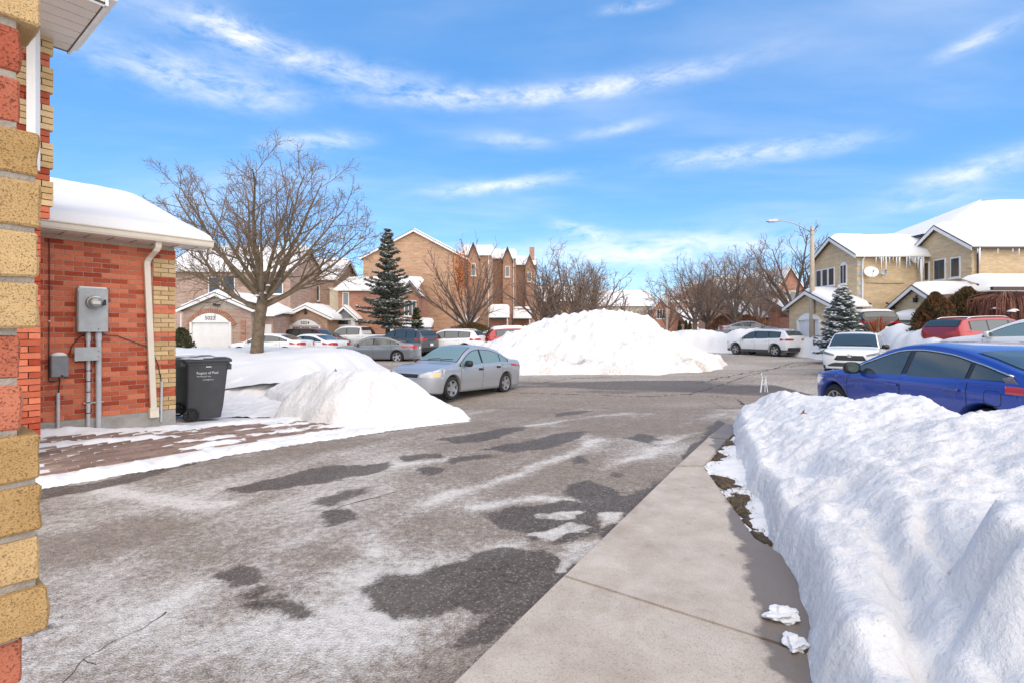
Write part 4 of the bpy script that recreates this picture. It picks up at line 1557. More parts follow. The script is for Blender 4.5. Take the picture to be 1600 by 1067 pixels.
for nm, xx, rr in (('conduit', c1x, .026), ('conduit', c2x, .036)):
    zb_ = ground_on_wall(xx) - .05
    cd = MB()
    cd.tube([(xx, -.055, z0 + .02), (xx, -.055, zb_)], rr, 14)
    o = cd.build(nm, M_pvc, mt, smooth=False)
    cl = MB().tube([(xx, -.055, z0 - .02), (xx, -.055, z0 - .13)], rr + .007, 14).build('coupling', M_pvc, o)
    for k in range(6 if rr < .03 else 0):
        zz = z0 - .42 - k * .16
        MB().lathe([(rr + .002, -.006), (rr + .005, -.006), (rr + .005, .006), (rr + .002, .006)], 14, Matrix.Translation((xx, -.055, zz)), close=True).build('cable_tie', M_black, o)
    zz = .52
    MB().box((xx, -.03, zz), (rr * 2 + .06, .06, .022)).build('strap', M_galv, o, bevel=.003)

# ---------------------------------------------------------------- small junction box across the conduits
jb = wall_thing('junction_box', 'flat grey junction box fixed across the conduits below the meter', 'junction box')
xa, za = wx(117, 543, .14)
xc, zc_ = wx(156, 562, .14)
MB().box(((xa + xc) / 2, -.115, (za + zc_) / 2), (xc - xa, .055, za - zc_)).build('box', M_greybox2, jb, bevel=.008)
MB().box(((xa + xc) / 2, -.145, (za + zc_) / 2), (xc - xa + .012, .012, za - zc_ + .01)).build('lid', M_greybox, jb, bevel=.004)
for zz in (.3, .7):
    MB().lathe([(.006, 0), (.006, .01)], 8, Matrix.Translation((xc - .02, -.15, zc_ + (za - zc_) * zz)) @ Matrix.Rotation(radians(90), 4, 'X')).build('screw', M_black, jb)

# ---------------------------------------------------------------- telephone box with snow
tb = wall_thing('telephone_box', 'small grey telephone box with snow cap low on the brick wall', 'utility box')
xa, za = wx(79, 556, .10)
xc, zc_ = wx(107, 588, .10)
tx, tz = (xa + xc) / 2, (za + zc_) / 2
MB().prism([(xa, zc_), (xc, zc_), (xc, za - .02), (xc - .02, za), (xa + .02, za), (xa, za - .02)], (-.115, 0)).build('box', M_greybox2, tb, bevel=.006)
MB().box((tx, -.12, tz - .005), (xc - xa - .014, .014, za - zc_ - .03)).build('door', M_greybox2, tb, bevel=.004)
MB().lathe([(.001, .055), (.05, .048), (.085, .028), (.098, 0)], 18, Matrix.Translation((tx, -.06, za - .004)) @ Matrix.Diagonal((1, .55, 1, 1))).build('snow_cap', M_snow_roof, tb, smooth=True)
MB().lathe([(.014, 0), (.014, .02), (.001, .022)], 10, Matrix.Translation((tx + .02, -.125, zc_ + .02)) @ Matrix.Rotation(radians(90), 4, 'X')).build('lock', M_black, tb)
px1, _ = wx(91, 640, .06)
zb_ = ground_on_wall(px1) - .05
o = MB().tube([(px1, -.055, wx(91, 613, .06)[1]), (px1, -.055, zb_)], .021, 12).build('conduit', M_pvc, tb)
MB().tube([(tx, -.06, zc_ + .01), (tx + .005, -.075, zc_ - .06), (px1, -.06, wx(91, 613, .06)[1] - .02)], .009, 8).build('cable', M_black, tb)

# cables clipped to the wall
cb = wall_thing('wall_cable', 'thin black cable running down the brick wall to the telephone box', 'cable')
ca = MB()
xs_, zs_ = wx(77, 365, .02)
xe_, ze_ = wx(76, 596, .02)
ca.tube([(xs_, -.02, 2.95), (xs_ + .003, -.02, 2.0), (xe_, -.02, ze_ + .02), (xe_ + .02, -.02, ze_), (tx, -.04, ze_ + .01)], .007, 6)
ca.build('cable_run', M_black, cb)
MB().box((xs_, -.025, 1.75), (.025, .012, .012)).build('clip', M_white, cb)
cb2 = wall_thing('wall_cable', 'black cable sagging from the meter behind the cream downspout', 'cable')
xa, za = wx(158, 523, .02)
xm, zm = wx(228, 541, .02)
xn, zn = wx(252, 597, .02)
ca = MB()
ca.tube([(xa, -.02, za), (xa + .2, -.02, za - .02), (xm, -.015, zm), (xm + .10, -.015, zm - .10), (xm + .17, -.02, zm - .30), (xn, -.03, zn)], .0065, 6)
ca.build('cable_run', M_black, cb2)
MB().tube([(xn, -.045, zn + .02), (xn - .01, -.045, .1)], .018, 10).build('conduit', M_pvc, cb2)
cb3 = wall_thing('wall_cable', 'short black cable looping from the meter box to the telephone box', 'cable')
xa, za = wx(135, 522, .02)
xm, zm = wx(108, 553, .03)
MB().tube([(xa, -.03, za), (xa - .08, -.025, za - .04), (xm + .03, -.03, zm + .12), (xm, -.04, zm)], .007, 6).build('cable_run', M_black, cb3)
# vent pipe on the roof
vp = P(83, 281, 9.6)


# ================================================================ wheelie bins
def wheelie_bin(name, label, body, pos, rz, text, H=1.10):
    o = empty(name, pos, rz, label, 'wheelie bin', 'wheelie bins by the garage corner')
    n = 10
    mb_ = MB()

    def ring(z, w, d, r, oy=0.0):
        pts = []
        for cx, cy, a0 in ((1, 1, 0), (-1, 1, 90), (-1, -1, 180), (1, -1, 270)):
            for k in range(5):
                a = radians(a0 + k * 22.5)
                pts.append((cx * (w / 2 - r) + r * cos(a), cy * (d / 2 - r) + r * sin(a) + oy, z))
        return pts
    rings = [ring(.05, .50, .56, .05, .06), ring(.06, .51, .575, .05, .06), ring(.30, .54, .62, .05, .04), ring(.93 * H, .60, .70, .055),
             ring(.935 * H, .63, .74, .06), ring(.97 * H, .63, .74, .06)]
    for r in rings:
        mb_.v += r
    m = 20
    for i in range(len(rings) - 1):
        for k in range(m):
            k2 = (k + 1) % m
            mb_.f.append((i * m + k, i * m + k2, (i + 1) * m + k2, (i + 1) * m + k))
    mb_.f.append(tuple(range(m - 1, -1, -1)))
    mb_.f.append(tuple((len(rings) - 1) * m + k for k in range(m)))
    mb_.mi = [0] * len(mb_.f)
    mb_.build('body', body, o, bevel=0)
    l = MB()
    lr = [ring(.972 * H, .67, .80, .06, -.01), ring(.995 * H, .69, .82, .06, -.01), ring(1.015 * H, .68, .81, .06, -.01), ring(1.04 * H, .52, .62, .08, -.02)]
    for r in lr:
        l.v += r
    for i in range(3):
        for k in range(m):
            k2 = (k + 1) % m
            l.f.append((i * m + k, i * m + k2, (i + 1) * m + k2, (i + 1) * m + k))
    l.f.append(tuple(range(m - 1, -1, -1)))
    l.f.append(tuple(3 * m + k for k in range(m)))
    l.mi = [0] * len(l.f)
    lid = l.build('lid', body, o)
    # handle bar at the back and its brackets
    hb = MB().tube([(-.27, .44, .955 * H), (.27, .44, .955 * H)], .016, 10).build('handle', body, o)
    for s_ in (-1, 1):
        MB().box((s_ * .27, .41, .95 * H), (.03, .10, .085)).build('handle_bracket', body, o, bevel=.008)
        MB().box((s_ * .24, -.375, .89 * H), (.06, .07, .11)).build('lift_lug', body, o, bevel=.006)
    # snow scattered on the lid
    sm_ = MB()
    rr = random.Random(3)
    for k in range(5):
        a, b = rr.uniform(-.22, .22), rr.uniform(-.3, .3)
        sm_.lathe([(.001, .035), (.07, .03), (.12, .015), (.15, 0)], 12, Matrix.Translation((a, b, 1.03 * H)) @ Matrix.Rotation(rr.uniform(0, 3), 4, 'Z') @ Matrix.Diagonal((1.2, .8, .8, 1)))
    sm_.build('lid_snow', M_snow_roof, lid, smooth=True)
    for s_ in (-1, 1):
        Mx = Matrix.Translation((s_ * .285, .27, .135)) @ Matrix.Rotation(radians(90), 4, 'Y')
        w = MB().lathe([(.105, -.03), (.133, -.026), (.137, 0), (.133, .026), (.105, .03)], 28, Mx, close=True).build('wheel', M_rubber, o, smooth=True)
        hb = MB().lathe([(.03, -.034), (.03, .034)], 12, Mx)
        for k in range(6):
            hb.box((0, .068, 0), (.026, .085, .030), Mx @ Matrix.Rotation(k * pi / 3, 4, 'Z'))
        hb.lathe([(.10, -.012), (.11, -.012), (.11, .012), (.10, .012)], 20, Mx, close=True)
        hb.build('hub', M_black, w)
    MB().tube([(-.3, .27, .135), (.3, .27, .135)], .012, 8).build('axle', M_black, o)
    if text:
        wm = mat('bin_print', (.75, .76, .78), .6)
        MB().box((-.318, -.02, .90 * H), (.003, .09, .016)).build('sticker', wm, o)
        for s, sz, zz, xo in (('Region of Peel', .068, .80, 0.0), ('Working for you', .038, .745, .06), ('peelregion.ca', .036, .69, -.01)):
            t_ = link('print', text_mesh(s, sz, wm, .0006, xs=.92), o)
            # on the side that faces the drive (+X side), following its slope
            t_.location = (-(.30 - (.93 - zz) * .055 + .012), xo, zz * H)
            t_.rotation_euler = (radians(90) - .04, 0, radians(-90))
    return o


bp_ = ground_px(318, 660)
b1 = wheelie_bin('wheelie_bin', 'dark grey wheelie bin with white lettering at the garage corner', M_bin, (bp_[0] - .18, bp_[1] + .42, g1(*bp_) + .0), radians(-58 + 180), True, H=1.17)
b2 = wheelie_bin('wheelie_bin', 'green-grey wheelie bin half hidden behind the dark grey bin', M_bin_g, (bp_[0] - .80, bp_[1] + .95, g1(*bp_) + .03), radians(-55 + 180), False, H=1.15)
lb = MB().box((0, 0, 0), (.002, .12, .16)).build('sticker', mat('bin_sticker', (.42, .38, .38), .6, var=.4, vs=30), b2)
lb.location = (-.30, -.1, .85)

# ================================================================ vehicles
def interp(pts):
    xs_ = [p[0] for p in pts]
    ys_ = [p[1] for p in pts]

    def pchip_slopes():
        n = len(xs_)
        h = [xs_[i + 1] - xs_[i] for i in range(n - 1)]
        dl_ = [(ys_[i + 1] - ys_[i]) / h[i] for i in range(n - 1)]
        m = [0.0] * n
        m[0], m[-1] = dl_[0], dl_[-1]
        for i in range(1, n - 1):
            if dl_[i - 1] * dl_[i] <= 0:
                m[i] = 0.0
            else:
                w1, w2 = 2 * h[i] + h[i - 1], h[i] + 2 * h[i - 1]
                m[i] = (w1 + w2) / (w1 / dl_[i - 1] + w2 / dl_[i])
        return h, m
    h, m = pchip_slopes()

    def f(x):
        if x <= xs_[0]:
            return ys_[0]
        if x >= xs_[-1]:
            return ys_[-1]
        i = 0
        while x > xs_[i + 1]:
            i += 1
        t = (x - xs_[i]) / h[i]
        a = (1 + 2 * t) * (1 - t) ** 2
        b = t * (1 - t) ** 2
        c = t * t * (3 - 2 * t)
        d = t * t * (t - 1)
        return a * ys_[i] + b * h[i] * m[i] + c * ys_[i + 1] + d * h[i] * m[i + 1]
    return f


class Car:
    """body as a loft over stations x (x forward); every panel lies on its analytic surface"""

    def __init__(s, sp):
        s.sp = sp
        s.xn, s.xt = sp['L'] / 2, -sp['L'] / 2
        s.T = interp(sp['top'])
        s.belt = interp(sp['belt'])
        s.w = sp['W'] / 2
        s.sill = sp.get('sill', .20)
        s.r = sp['r']
        s.ax = sp['axles']
        s.tum = sp.get('tumble', .40)
        s.nl, s.tl = sp.get('nose_len', .55), sp.get('tail_len', .40)
        s.pn = sp.get('pn', 2.6)
        s.ra = s.r + .055

    def S(s, x):
        q = 1.0
        if x > s.xn - s.nl:
            t = min(1, (x - (s.xn - s.nl)) / s.nl)
            q = max(0.0, 1 - t ** s.pn) ** (1 / s.pn)
        if x < s.xt + s.tl:
            t = min(1, ((s.xt + s.tl) - x) / s.tl)
            q = max(0.0, 1 - t ** 3.2) ** (1 / 3.2)
        return q

    def prof(s, x, z):
        b = s.belt(x)
        w = s.w
        if z <= b:
            t = (z - s.sill) / max(.01, b - s.sill)
            y = w * (.935 + .065 * math.sin(min(1, max(0, t * 1.25)) * pi / 2)) - w * .035 * max(0, (t - .62) / .38) ** 1.5
            cl = s.sp.get('crease', .72)
            y += .012 * math.exp(-((z - cl) / .035) ** 2)
        else:
            y = w * .965 - .012 - (z - b) * s.tum
        return y

    def W(s, x, z):
        return s.prof(x, z) * s.S(x)

    def crown(s, x):
        return .035 + .05 * min(1, max(0, (s.T(x) - s.belt(x)) / .35))

    def Ze(s, x):
        return s.T(x) - s.crown(x)

    def bot(s, x):
        b = s.sill
        if x > s.xn - .5:
            b += .05 * ((x - s.xn + .5) / .5) ** 2
        if x < s.xt + .5:
            b += .10 * ((s.xt + .5 - x) / .5) ** 1.5
        for a in s.ax:
            if abs(x - a) < s.ra:
                b = max(b, s.r + sqrt(s.ra ** 2 - (x - a) ** 2))
        return b

    def side(s, x, z, sg=1, off=0.0):
        return Vector((x, sg * (s.W(x, z) + off), z))

    def top(s, x, t, off=0.0):
        ze, c = s.Ze(x), s.crown(x)
        we = s.W(x, ze)
        y = t * we
        z = ze + c * max(0, 1 - abs(t) ** 2.6) ** (1 / 2.6)
        e = .02
        sl_ = (s.T(x + e) - s.T(x - e)) / (2 * e)
        n = Vector((-sl_, 0, 1)).normalized()
        return Vector((x, y, z)) + n * off

    def front(s, y, z, off=0.0):
        lo, hi = s.xn - s.nl * 1.6, s.xn
        q = abs(y)
        for _ in range(26):
            m = (lo + hi) / 2
            if s.T(m) - .004 >= z and s.W(m, min(z, s.T(m))) >= q:
                lo = m
            else:
                hi = m
        return Vector((lo + off, y * (1 + off / s.w * .4), z))

    def rear(s, y, z, off=0.0):
        hi, lo = s.xt + s.tl * 1.8, s.xt
        q = abs(y)
        for _ in range(26):
            m = (lo + hi) / 2
            if s.T(m) - .004 >= z and s.W(m, min(z, s.T(m))) >= q:
                hi = m
            else:
                lo = m
        return Vector((hi - off, y * (1 + off / s.w * .4), z))

    def body(s):
        xs_ = set()
        n = 64
        for i in range(n + 1):
            xs_.add(round(s.xt + (s.xn - s.xt) * i / n, 4))
        for k in range(1, 12):
            xs_.add(round(s.xn - s.nl * (1 - cos(k / 12 * pi / 2)) * .5, 4))
            xs_.add(round(s.xt + s.tl * (1 - cos(k / 12 * pi / 2)) * .5, 4))
        xs_.discard(round(s.xn, 4))
        xs_.discard(round(s.xt, 4))
        xs_.add(s.xn - .002)
        xs_.add(s.xt + .002)
        st = []
        for a in s.ax:
            for e in (-1, 1):
                xs_.add(a + e * (s.ra + .0015))
                xs_.add(a + e * (s.ra - .0015))
            for k in range(1, 12):
                xs_.add(a - s.ra * cos(pi * k / 12))
        st = sorted(xs_)
        ns, ntp = 16, 10
        rings = []
        for x in st:
            b, ze = s.bot(x), s.Ze(x)
            b = min(b, ze - .03)
            half = [Vector((x, 0, b)), Vector((x, s.W(x, b) * .8, b))]
            bl_ = s.belt(x)
            for k in range(ns):
                if ze > bl_ + .03 and b < bl_:
                    z = b + (bl_ - b) * k / 9 if k <= 9 else bl_ + (ze - bl_) * (k - 9) / (ns - 9)
                else:
                    z = b + (ze - b) * k / ns
                half.append(s.side(x, z))
            for k in range(ntp + 1):
                half.append(s.top(x, cos(k / ntp * pi / 2)))
            ring = half + [Vector((p.x, -p.y, p.z)) for p in half[-2:0:-1]]
            rings.append(ring)
        m = len(rings[0])
        mb_ = MB()
        for r in rings:
            mb_.v += [tuple(p) for p in r]
        for i in range(len(rings) - 1):
            for k in range(m):
                k2 = (k + 1) % m
                mb_.f.append((i * m + k, i * m + k2, (i + 1) * m + k2, (i + 1) * m + k))
        mb_.f.append(tuple(range(m)))
        mb_.f.append(tuple((len(rings) - 1) * m + k for k in range(m - 1, -1, -1)))
        mb_.mi = [0] * len(mb_.f)
        return mb_


def loft(mb_, lower, upper, rows, fn, mi=0):
    """surface between two polylines in (u, v), mapped by fn(u, v)"""
    n = len(lower)
    vs = []
    for j in range(rows + 1):
        t = j / rows
        for i in range(n):
            a, b = lower[i], upper[i]
            vs.append(fn(a[0] + (b[0] - a[0]) * t, a[1] + (b[1] - a[1]) * t))
    fs = [(j * n + i, j * n + i + 1, (j + 1) * n + i + 1, (j + 1) * n + i) for j in range(rows) for i in range(n - 1)]
    mb_.add(vs, fs, mi)


def poly_strip(pts, n=10):
    """resample polyline"""
    out_ = []
    L = [0]
    for a, b in zip(pts[:-1], pts[1:]):
        L.append(L[-1] + math.dist(a, b))
    for k in range(n):
        d = L[-1] * k / (n - 1)
        i = 0
        while i < len(L) - 2 and d > L[i + 1]:
            i += 1
        t = (d - L[i]) / max(1e-9, L[i + 1] - L[i])
        out_.append(tuple(pts[i][j] + (pts[i + 1][j] - pts[i][j]) * t for j in range(2)))
    return out_


WHEELS = {}


def wheel_meshes(r, style, rimmat):
    key = (r, style, rimmat.name)
    if key in WHEELS:
        return WHEELS[key]
    w = .20
    Mx = Matrix.Rotation(radians(90), 4, 'X')
    rr = r * .68
    ty = MB().lathe([(rr, -w / 2 + .01), (rr + .02, -w / 2), (r - .03, -w / 2 + .003), (r - .006, -w / 2 + .03), (r, -w / 4), (r, w / 4), (r - .006, w / 2 - .03),
                     (r - .03, w / 2 - .003), (rr + .02, w / 2), (rr, w / 2 - .01)], 40, Mx, close=True).mesh('tyre', M_rubber, smooth=True)
    rim = MB()
    rim.lathe([(rr, -w / 2 + .012), (rr, w / 2 - .012), (rr - .02, w / 2 - .016), (rr - .03, w / 2 - .06), (rr - .03, -w / 2 + .06), (rr - .02, -w / 2 + .016)], 32, Mx, close=True)
    ns = {'five': 5, 'ten': 10, 'cover': 5}[style]
    for sg in (1,):
        rim.lathe([(.0, w / 2 - .03), (.055, w / 2 - .035), (.06, w / 2 - .06)], 16, Mx)
        for k in range(ns):
            a = 2 * pi * k / ns
            Mk = Mx @ Matrix.Rotation(a, 4, 'Z')
            h0, h1 = (.05, .034) if ns == 5 else (.022, .018)
            if style == 'cover':
                h0, h1 = .062, .042
            z1_, z0_ = w / 2 - .032, w / 2 - .06
            vs = [(.04, -h0, z1_), (rr - .012, -h1, z1_ + .012), (rr - .012, h1, z1_ + .012), (.04, h0, z1_), (.04, -h0, z0_), (rr - .012, -h1, z0_), (rr - .012, h1, z0_), (.04, h0, z0_)]
            rim.add([Mk @ Vector(p) for p in vs], [(0, 1, 2, 3), (4, 7, 6, 5), (0, 4, 5, 1), (1, 5, 6, 2), (2, 6, 7, 3), (3, 7, 4, 0)])
    rme = rim.mesh('rim', rimmat, fix=True)
    disc = MB().lathe([(.0, -.02), (rr - .035, -.02)], 24, Mx @ Matrix.Translation((0, 0, w / 2 - .06))).mesh('brake_disc', M_black)
    WHEELS[key] = (ty, rme, disc)
    return WHEELS[key]


CARS = {}


def make_car(kind, paint, opts=None):
    """builds a car at the origin (x forward, wheels on z = 0) and returns its root"""
    sp = dict(SPECS[kind])
    sp.update(opts or {})
    c = Car(sp)
    root = empty(sp.get('name', 'parked_car'))
    cladding = sp.get('cladding')
    mb_ = c.body()
    body = mb_.build('body', [paint], root, smooth=True, uv=False, fix=True)
    gl = sp.get('glass', M_glass)
    # underbody, dark, fills the arches
    ub = MB().box((0, 0, c.sill + .20), (sp['L'] - .7, sp['W'] - .46, .36))
    ub.build('underbody', M_black, root)
    # ----- side glass
    zin, win = sp['dlo']                        # list of window (x_rear, x_front), gap handled by the surround
    lowz = lambda x: c.belt(x) + .015
    hiz = lambda x: max(lowz(x) + .004, c.Ze(x) - sp.get('rail', .055))
    xr, xf = win[-1][0] - .06, win[0][1] + .05

    for sg in (1, -1):
        fn = (lambda off: (lambda u, v: c.side(u, v, sg, off)))
        n = 34
        xs_ = [xr + (xf - xr) * i / (n - 1) for i in range(n)]
        su = MB()
        rk_ = sp.get('rear_rake', .35)
        up = []
        for x in xs_:
            z = hiz(x) + .012
            up.append((x, max(lowz(x) - .012 + .001, z)))
        loft(su, [(x, lowz(x) - .012) for x in xs_], up, 6, fn(.003))
        sur = su.build('window_surround', M_blackgloss, root, smooth=True, uv=False)
        for (a, b) in win:
            g_ = MB()
            nn_ = 18
            xx = [a + (b - a) * i / (nn_ - 1) for i in range(nn_)]
            loft(g_, [(x, lowz(x) + .008) for x in xx], [(x, max(lowz(x) + .010, hiz(x) - .006)) for x in xx], 5, fn(.008))
            g_.build('side_window', gl, root, smooth=True, uv=False)
        if sp.get('chrome'):
            tr_ = MB()
            tr_.tube([c.side(x, up[i][1] + .004, sg, .006) for i, x in enumerate(xs_)], .011 if kind == 'liftback' else .007, 5)
            if kind == 'liftback':
                xe = xs_[0]
                tr_.add([c.side(xe - .10, lowz(xe) - .01, sg, .010), c.side(xe + .05, lowz(xe) - .01, sg, .010), c.side(xe + .12, lowz(xe + .12) + .04, sg, .010), c.side(xe + .02, hiz(xe) + .02, sg, .010)],
                        [(0, 1, 2, 3), (3, 2, 1, 0)])
            tr_.build('window_trim', M_chrome, root, smooth=True, uv=False)
        # door seams
        for x, z0_, z1_ in sp['seams']:
            sm = MB()
            zz = [z0_ + (z1_ - z0_) * i / 8 for i in range(9)]
            loft(sm, [(x - .005 + sp.get('seam_rake', .0) * (z - z0_), z) for z in zz], [(x + .005 + sp.get('seam_rake', .0) * (z - z0_), z) for z in zz], 1, fn(.0025))
            sm.build('door_seam', M_black, root, uv=False)
        # door handles
        for x in sp['handles']:
            hz = c.belt(x) - .115
            p = c.side(x, hz, sg, .018)
            h = MB().box((0, 0, 0), (.19, .028, .032))
            o = h.build('door_handle', sp.get('handle_mat') or paint, root, bevel=.009)
            o.location = p
            rc = MB()
            loft(rc, [(x - .10, hz - .028), (x + .10, hz - .028)], [(x - .10, hz + .028), (x + .10, hz + .028)], 1, fn(.002))
            rc.build('handle_recess', M_black if sp.get('dark_recess') else paint, o, uv=False).matrix_parent_inverse = Matrix.Translation(-p)
        # rub strip or cladding
        if sp.get('strip'):
            z_ = sp['strip']
            st = MB()
            xx = [c.ax[1] + c.ra + .03 + (c.ax[0] - c.ra - .03 - (c.ax[1] + c.ra + .03)) * i / 20 for i in range(21)]
            loft(st, [(x, z_ - .022) for x in xx], [(x, z_ + .022) for x in xx], 1, fn(.008))
            st.build('rub_strip', paint, root, uv=False)
        if cladding:
            cd = MB()
            xx = [c.xt + .12 + (sp['L'] - .24) * i / 60 for i in range(61)]
            loft(cd, [(x, c.bot(x) + .002) for x in xx], [(x, max(c.sill + .16, min(c.bot(x) + .055, c.r + c.ra + .06))) for x in xx], 2, fn(.007))
            cd.build('wheel_arch_cladding', cladding, root, uv=False)
        # mirror
        xm, zm = win[0][1] - .16, c.belt(win[0][1]) + .10
        mr = MB()
        base = c.side(xm, zm - .05, sg, 0)
        rings = []
        for (f_, w_, h_) in ((-.055, .10, .075), (-.045, .118, .088), (.0, .125, .092), (.05, .10, .072), (.085, .05, .035)):
            rings.append([Vector((f_, (cos(a) * abs(cos(a)) ** -.35 if abs(cos(a)) > 1e-3 else 0) * w_, (sin(a) * abs(sin(a)) ** -.35 if abs(sin(a)) > 1e-3 else 0) * h_ )) for a in [2 * pi * k / 16 for k in range(16)]])
        for r_ in rings:
            mr.v += [tuple(p) for p in r_]
        for i in range(4):
            for k in range(16):
                k2 = (k + 1) % 16
                mr.f.append((i * 16 + k, i * 16 + k2, i * 16 + 16 + k2, i * 16 + 16 + k))
        mr.f += [tuple(range(15, -1, -1)), tuple(64 + k for k in range(16))]
        mr.mi = [0] * len(mr.f)
        mo_ = mr.build('wing_mirror', sp.get('mirror_mat', paint), root, smooth=True, fix=True)
        mo_.location = base + Vector((0, sg * .155, .045))
        gm_ = MB().lathe([(0, 0), (1, 0)], 20, Matrix.Translation((-.0575, 0, 0)) @ Matrix.Rotation(radians(-90), 4, 'Y') @ Matrix.Diagonal((.066, .095, 1, 1)))
        gm_.build('mirror_glass', glass_mat('mirror_glass', (.16, .22, .21), .05) if 'mirror_glass' not in bpy.data.materials else bpy.data.materials['mirror_glass'], mo_)
        MB().tube([(.0, -sg * .16, -.05), (.0, -sg * .06, -.045)], .022, 8).build('mirror_arm', M_black, mo_)
        # wheels
        ty, rme, disc = wheel_meshes(c.r, sp.get('wheel', 'five'), sp.get('rim', M_alloy))
        for a in c.ax:
            wh = link('wheel', ty, root)
            wh.location = (a, sg * (c.w - .125), c.r)
            wh.rotation_euler = (0, .4 * a, 0 if sg < 0 else pi)
            link('rim', rme, wh)
            link('brake_disc', disc, wh)
        # lights
        hl = sp['headlight']
        h_ = MB()
        lo_ = poly_strip([(p[0] * c.w, p[1]) for p in hl[0]], 30)
        up_ = poly_strip([(p[0] * c.w, p[1]) for p in hl[1]], 30)
        loft(h_, lo_, up_, 4, lambda u_, v_: c.front(sg * u_, v_, .006))
        h_.build('headlight', sp.get('hl_mat', M_lens), root, smooth=True, uv=False)
        if sp.get('amber'):
            h_ = MB()
            lo_ = poly_strip([(p[0] * c.w, p[1]) for p in sp['amber'][0]], 8)
            up_ = poly_strip([(p[0] * c.w, p[1]) for p in sp['amber'][1]], 8)
            loft(h_, lo_, up_, 3, lambda u_, v_: c.front(sg * u_, v_, .009))
            h_.build('indicator', M_amber, root, smooth=True, uv=False)
        tl = sp['taillight']
        t_ = MB()
        lo_ = poly_strip([(p[0] * c.w, p[1]) for p in tl[0]], 40)
        up_ = poly_strip([(p[0] * c.w, p[1]) for p in tl[1]], 40)
        loft(t_, lo_, up_, 4, lambda u_, v_: c.rear(sg * u_, v_, .006))
        t_.build('taillight', M_redlens, root, smooth=True, uv=False)
        if sp.get('fuel') and sg == 1:
            fx, fz = sp['fuel']
            pts = []
            for k in range(25):
                a = 2 * pi * k / 24
                ca_, sa_ = cos(a), sin(a)
                pts.append(c.side(fx + .105 * (abs(ca_) ** .5) * (1 if ca_ > 0 else -1), fz + .085 * (abs(sa_) ** .5) * (1 if sa_ > 0 else -1), sg, .001))
            MB().tube(pts, .004, 4, cap=False).build('fuel_door_seam', M_black, root, uv=False)
    # ----- windscreen and rear window
    for nm, (xa, xb_), tt in (('windscreen', sp['screen'], .90), ('rear_window', sp['back'], .86)):
        for lay, (e, off_, m_) in enumerate(((.03, .003, M_blackgloss), (0, .007, gl))):
            g_ = MB()
            us = [xa - e * .6 + (xb_ + e * .6 - (xa - e * .6)) * i / 14 for i in range(15)]
            te = tt + e * .9
            loft(g_, [(u_, -te) for u_ in us], [(u_, te) for u_ in us], 16, lambda u_, v_: c.top(u_, v_, off_))
            if lay == 0:
                fr = g_.build(nm + '_frame', m_, root, smooth=True, uv=False)
            else:
                g_.build(nm, m_, root, smooth=True, uv=False)
    # ----- front: grille, lower intake, plate; rear: plate
    for nm, key, m_, fn in (('grille', 'grille', M_black, c.front), ('lower_grille', 'lower', sp.get('lower_mat', M_black), c.front), ('rear_bumper_trim', 'rtrim', sp.get('lower_mat', M_black), c.rear)):
        if sp.get(key):
            g_ = MB()
            lo_ = poly_strip([(p[0] * c.w, p[1]) for p in sp[key][0]], 17)
            up_ = poly_strip([(p[0] * c.w, p[1]) for p in sp[key][1]], 17)
            loft(g_, lo_, up_, 4, lambda u_, v_: fn(u_, v_, .007))
            go = g_.build(nm, m_, root, smooth=True, uv=False)
            if key == 'grille' and sp.get('grille_bars'):
                for z_ in sp['grille_bars']:
                    MB().tube([c.front(y_, z_, .012) for y_ in [(-.5 + k / 10) * sp['grille_w'] for k in range(11)]], .010, 5).build('grille_bar', mat('grille_grey', (.07, .07, .07), .5), go, uv=False)
    if sp.get('emblem'):
        ez = sp['emblem']
        p = c.front(0, ez, .03)
        e_ = MB()
        for (a, b, dz_) in ((.085, .057, 0), (.055, .022, .018), (.024, .05, .004)):
            pts = [(p.x, a * cos(t * 2 * pi / 24), ez + dz_ + b * sin(t * 2 * pi / 24)) for t in range(25)]
            e_.tube(pts, .008, 6, cap=False)
        e_.build('emblem', M_chrome, root, smooth=True, uv=False)
    pz = sp.get('rplate', .75)
    q = c.rear(0, pz, .012)
    o = MB().box((0, 0, 0), (.012, .30, .15)).build('number_plate', M_plate, root, bevel=.004)
    o.location = q
    if sp.get('fplate'):
        q = c.front(0, sp['fplate'], .015)
        o = MB().box((0, 0, 0), (.012, .30, .15)).build('number_plate', M_plate, root, bevel=.004)
        o.location = q
    if sp.get('rails'):
        for sg in (1, -1):
            x0_, x1_ = sp['rails']
            MB().tube([c.top(x0_ + (x1_ - x0_) * k / 10, sg * .86, .045 if 0 < k < 10 else .0) for k in range(11)], .016, 6).build('roof_rail', sp.get('rail_mat', M_chrome), root, smooth=True, uv=False)
    # wipers
    xa, xb_ = sp['screen']
    for y0 in (-.45, .15):
        MB().tube([c.top(xb_ - .02, y0, .02), c.top(xb_ - .06, y0 + .30, .022), c.top(xb_ - .075, y0 + .55, .018)], .008, 5).build('wiper', M_black, root, uv=False)
    if sp.get('bed'):
        x0_, x1_ = sp['bed']
        zt_ = c.T((x0_ + x1_) / 2)
        MB().box(((x0_ + x1_) / 2, 0, zt_ + .002), (x1_ - x0_, sp['W'] - .22, .02)).build('bed_opening', M_black, root)
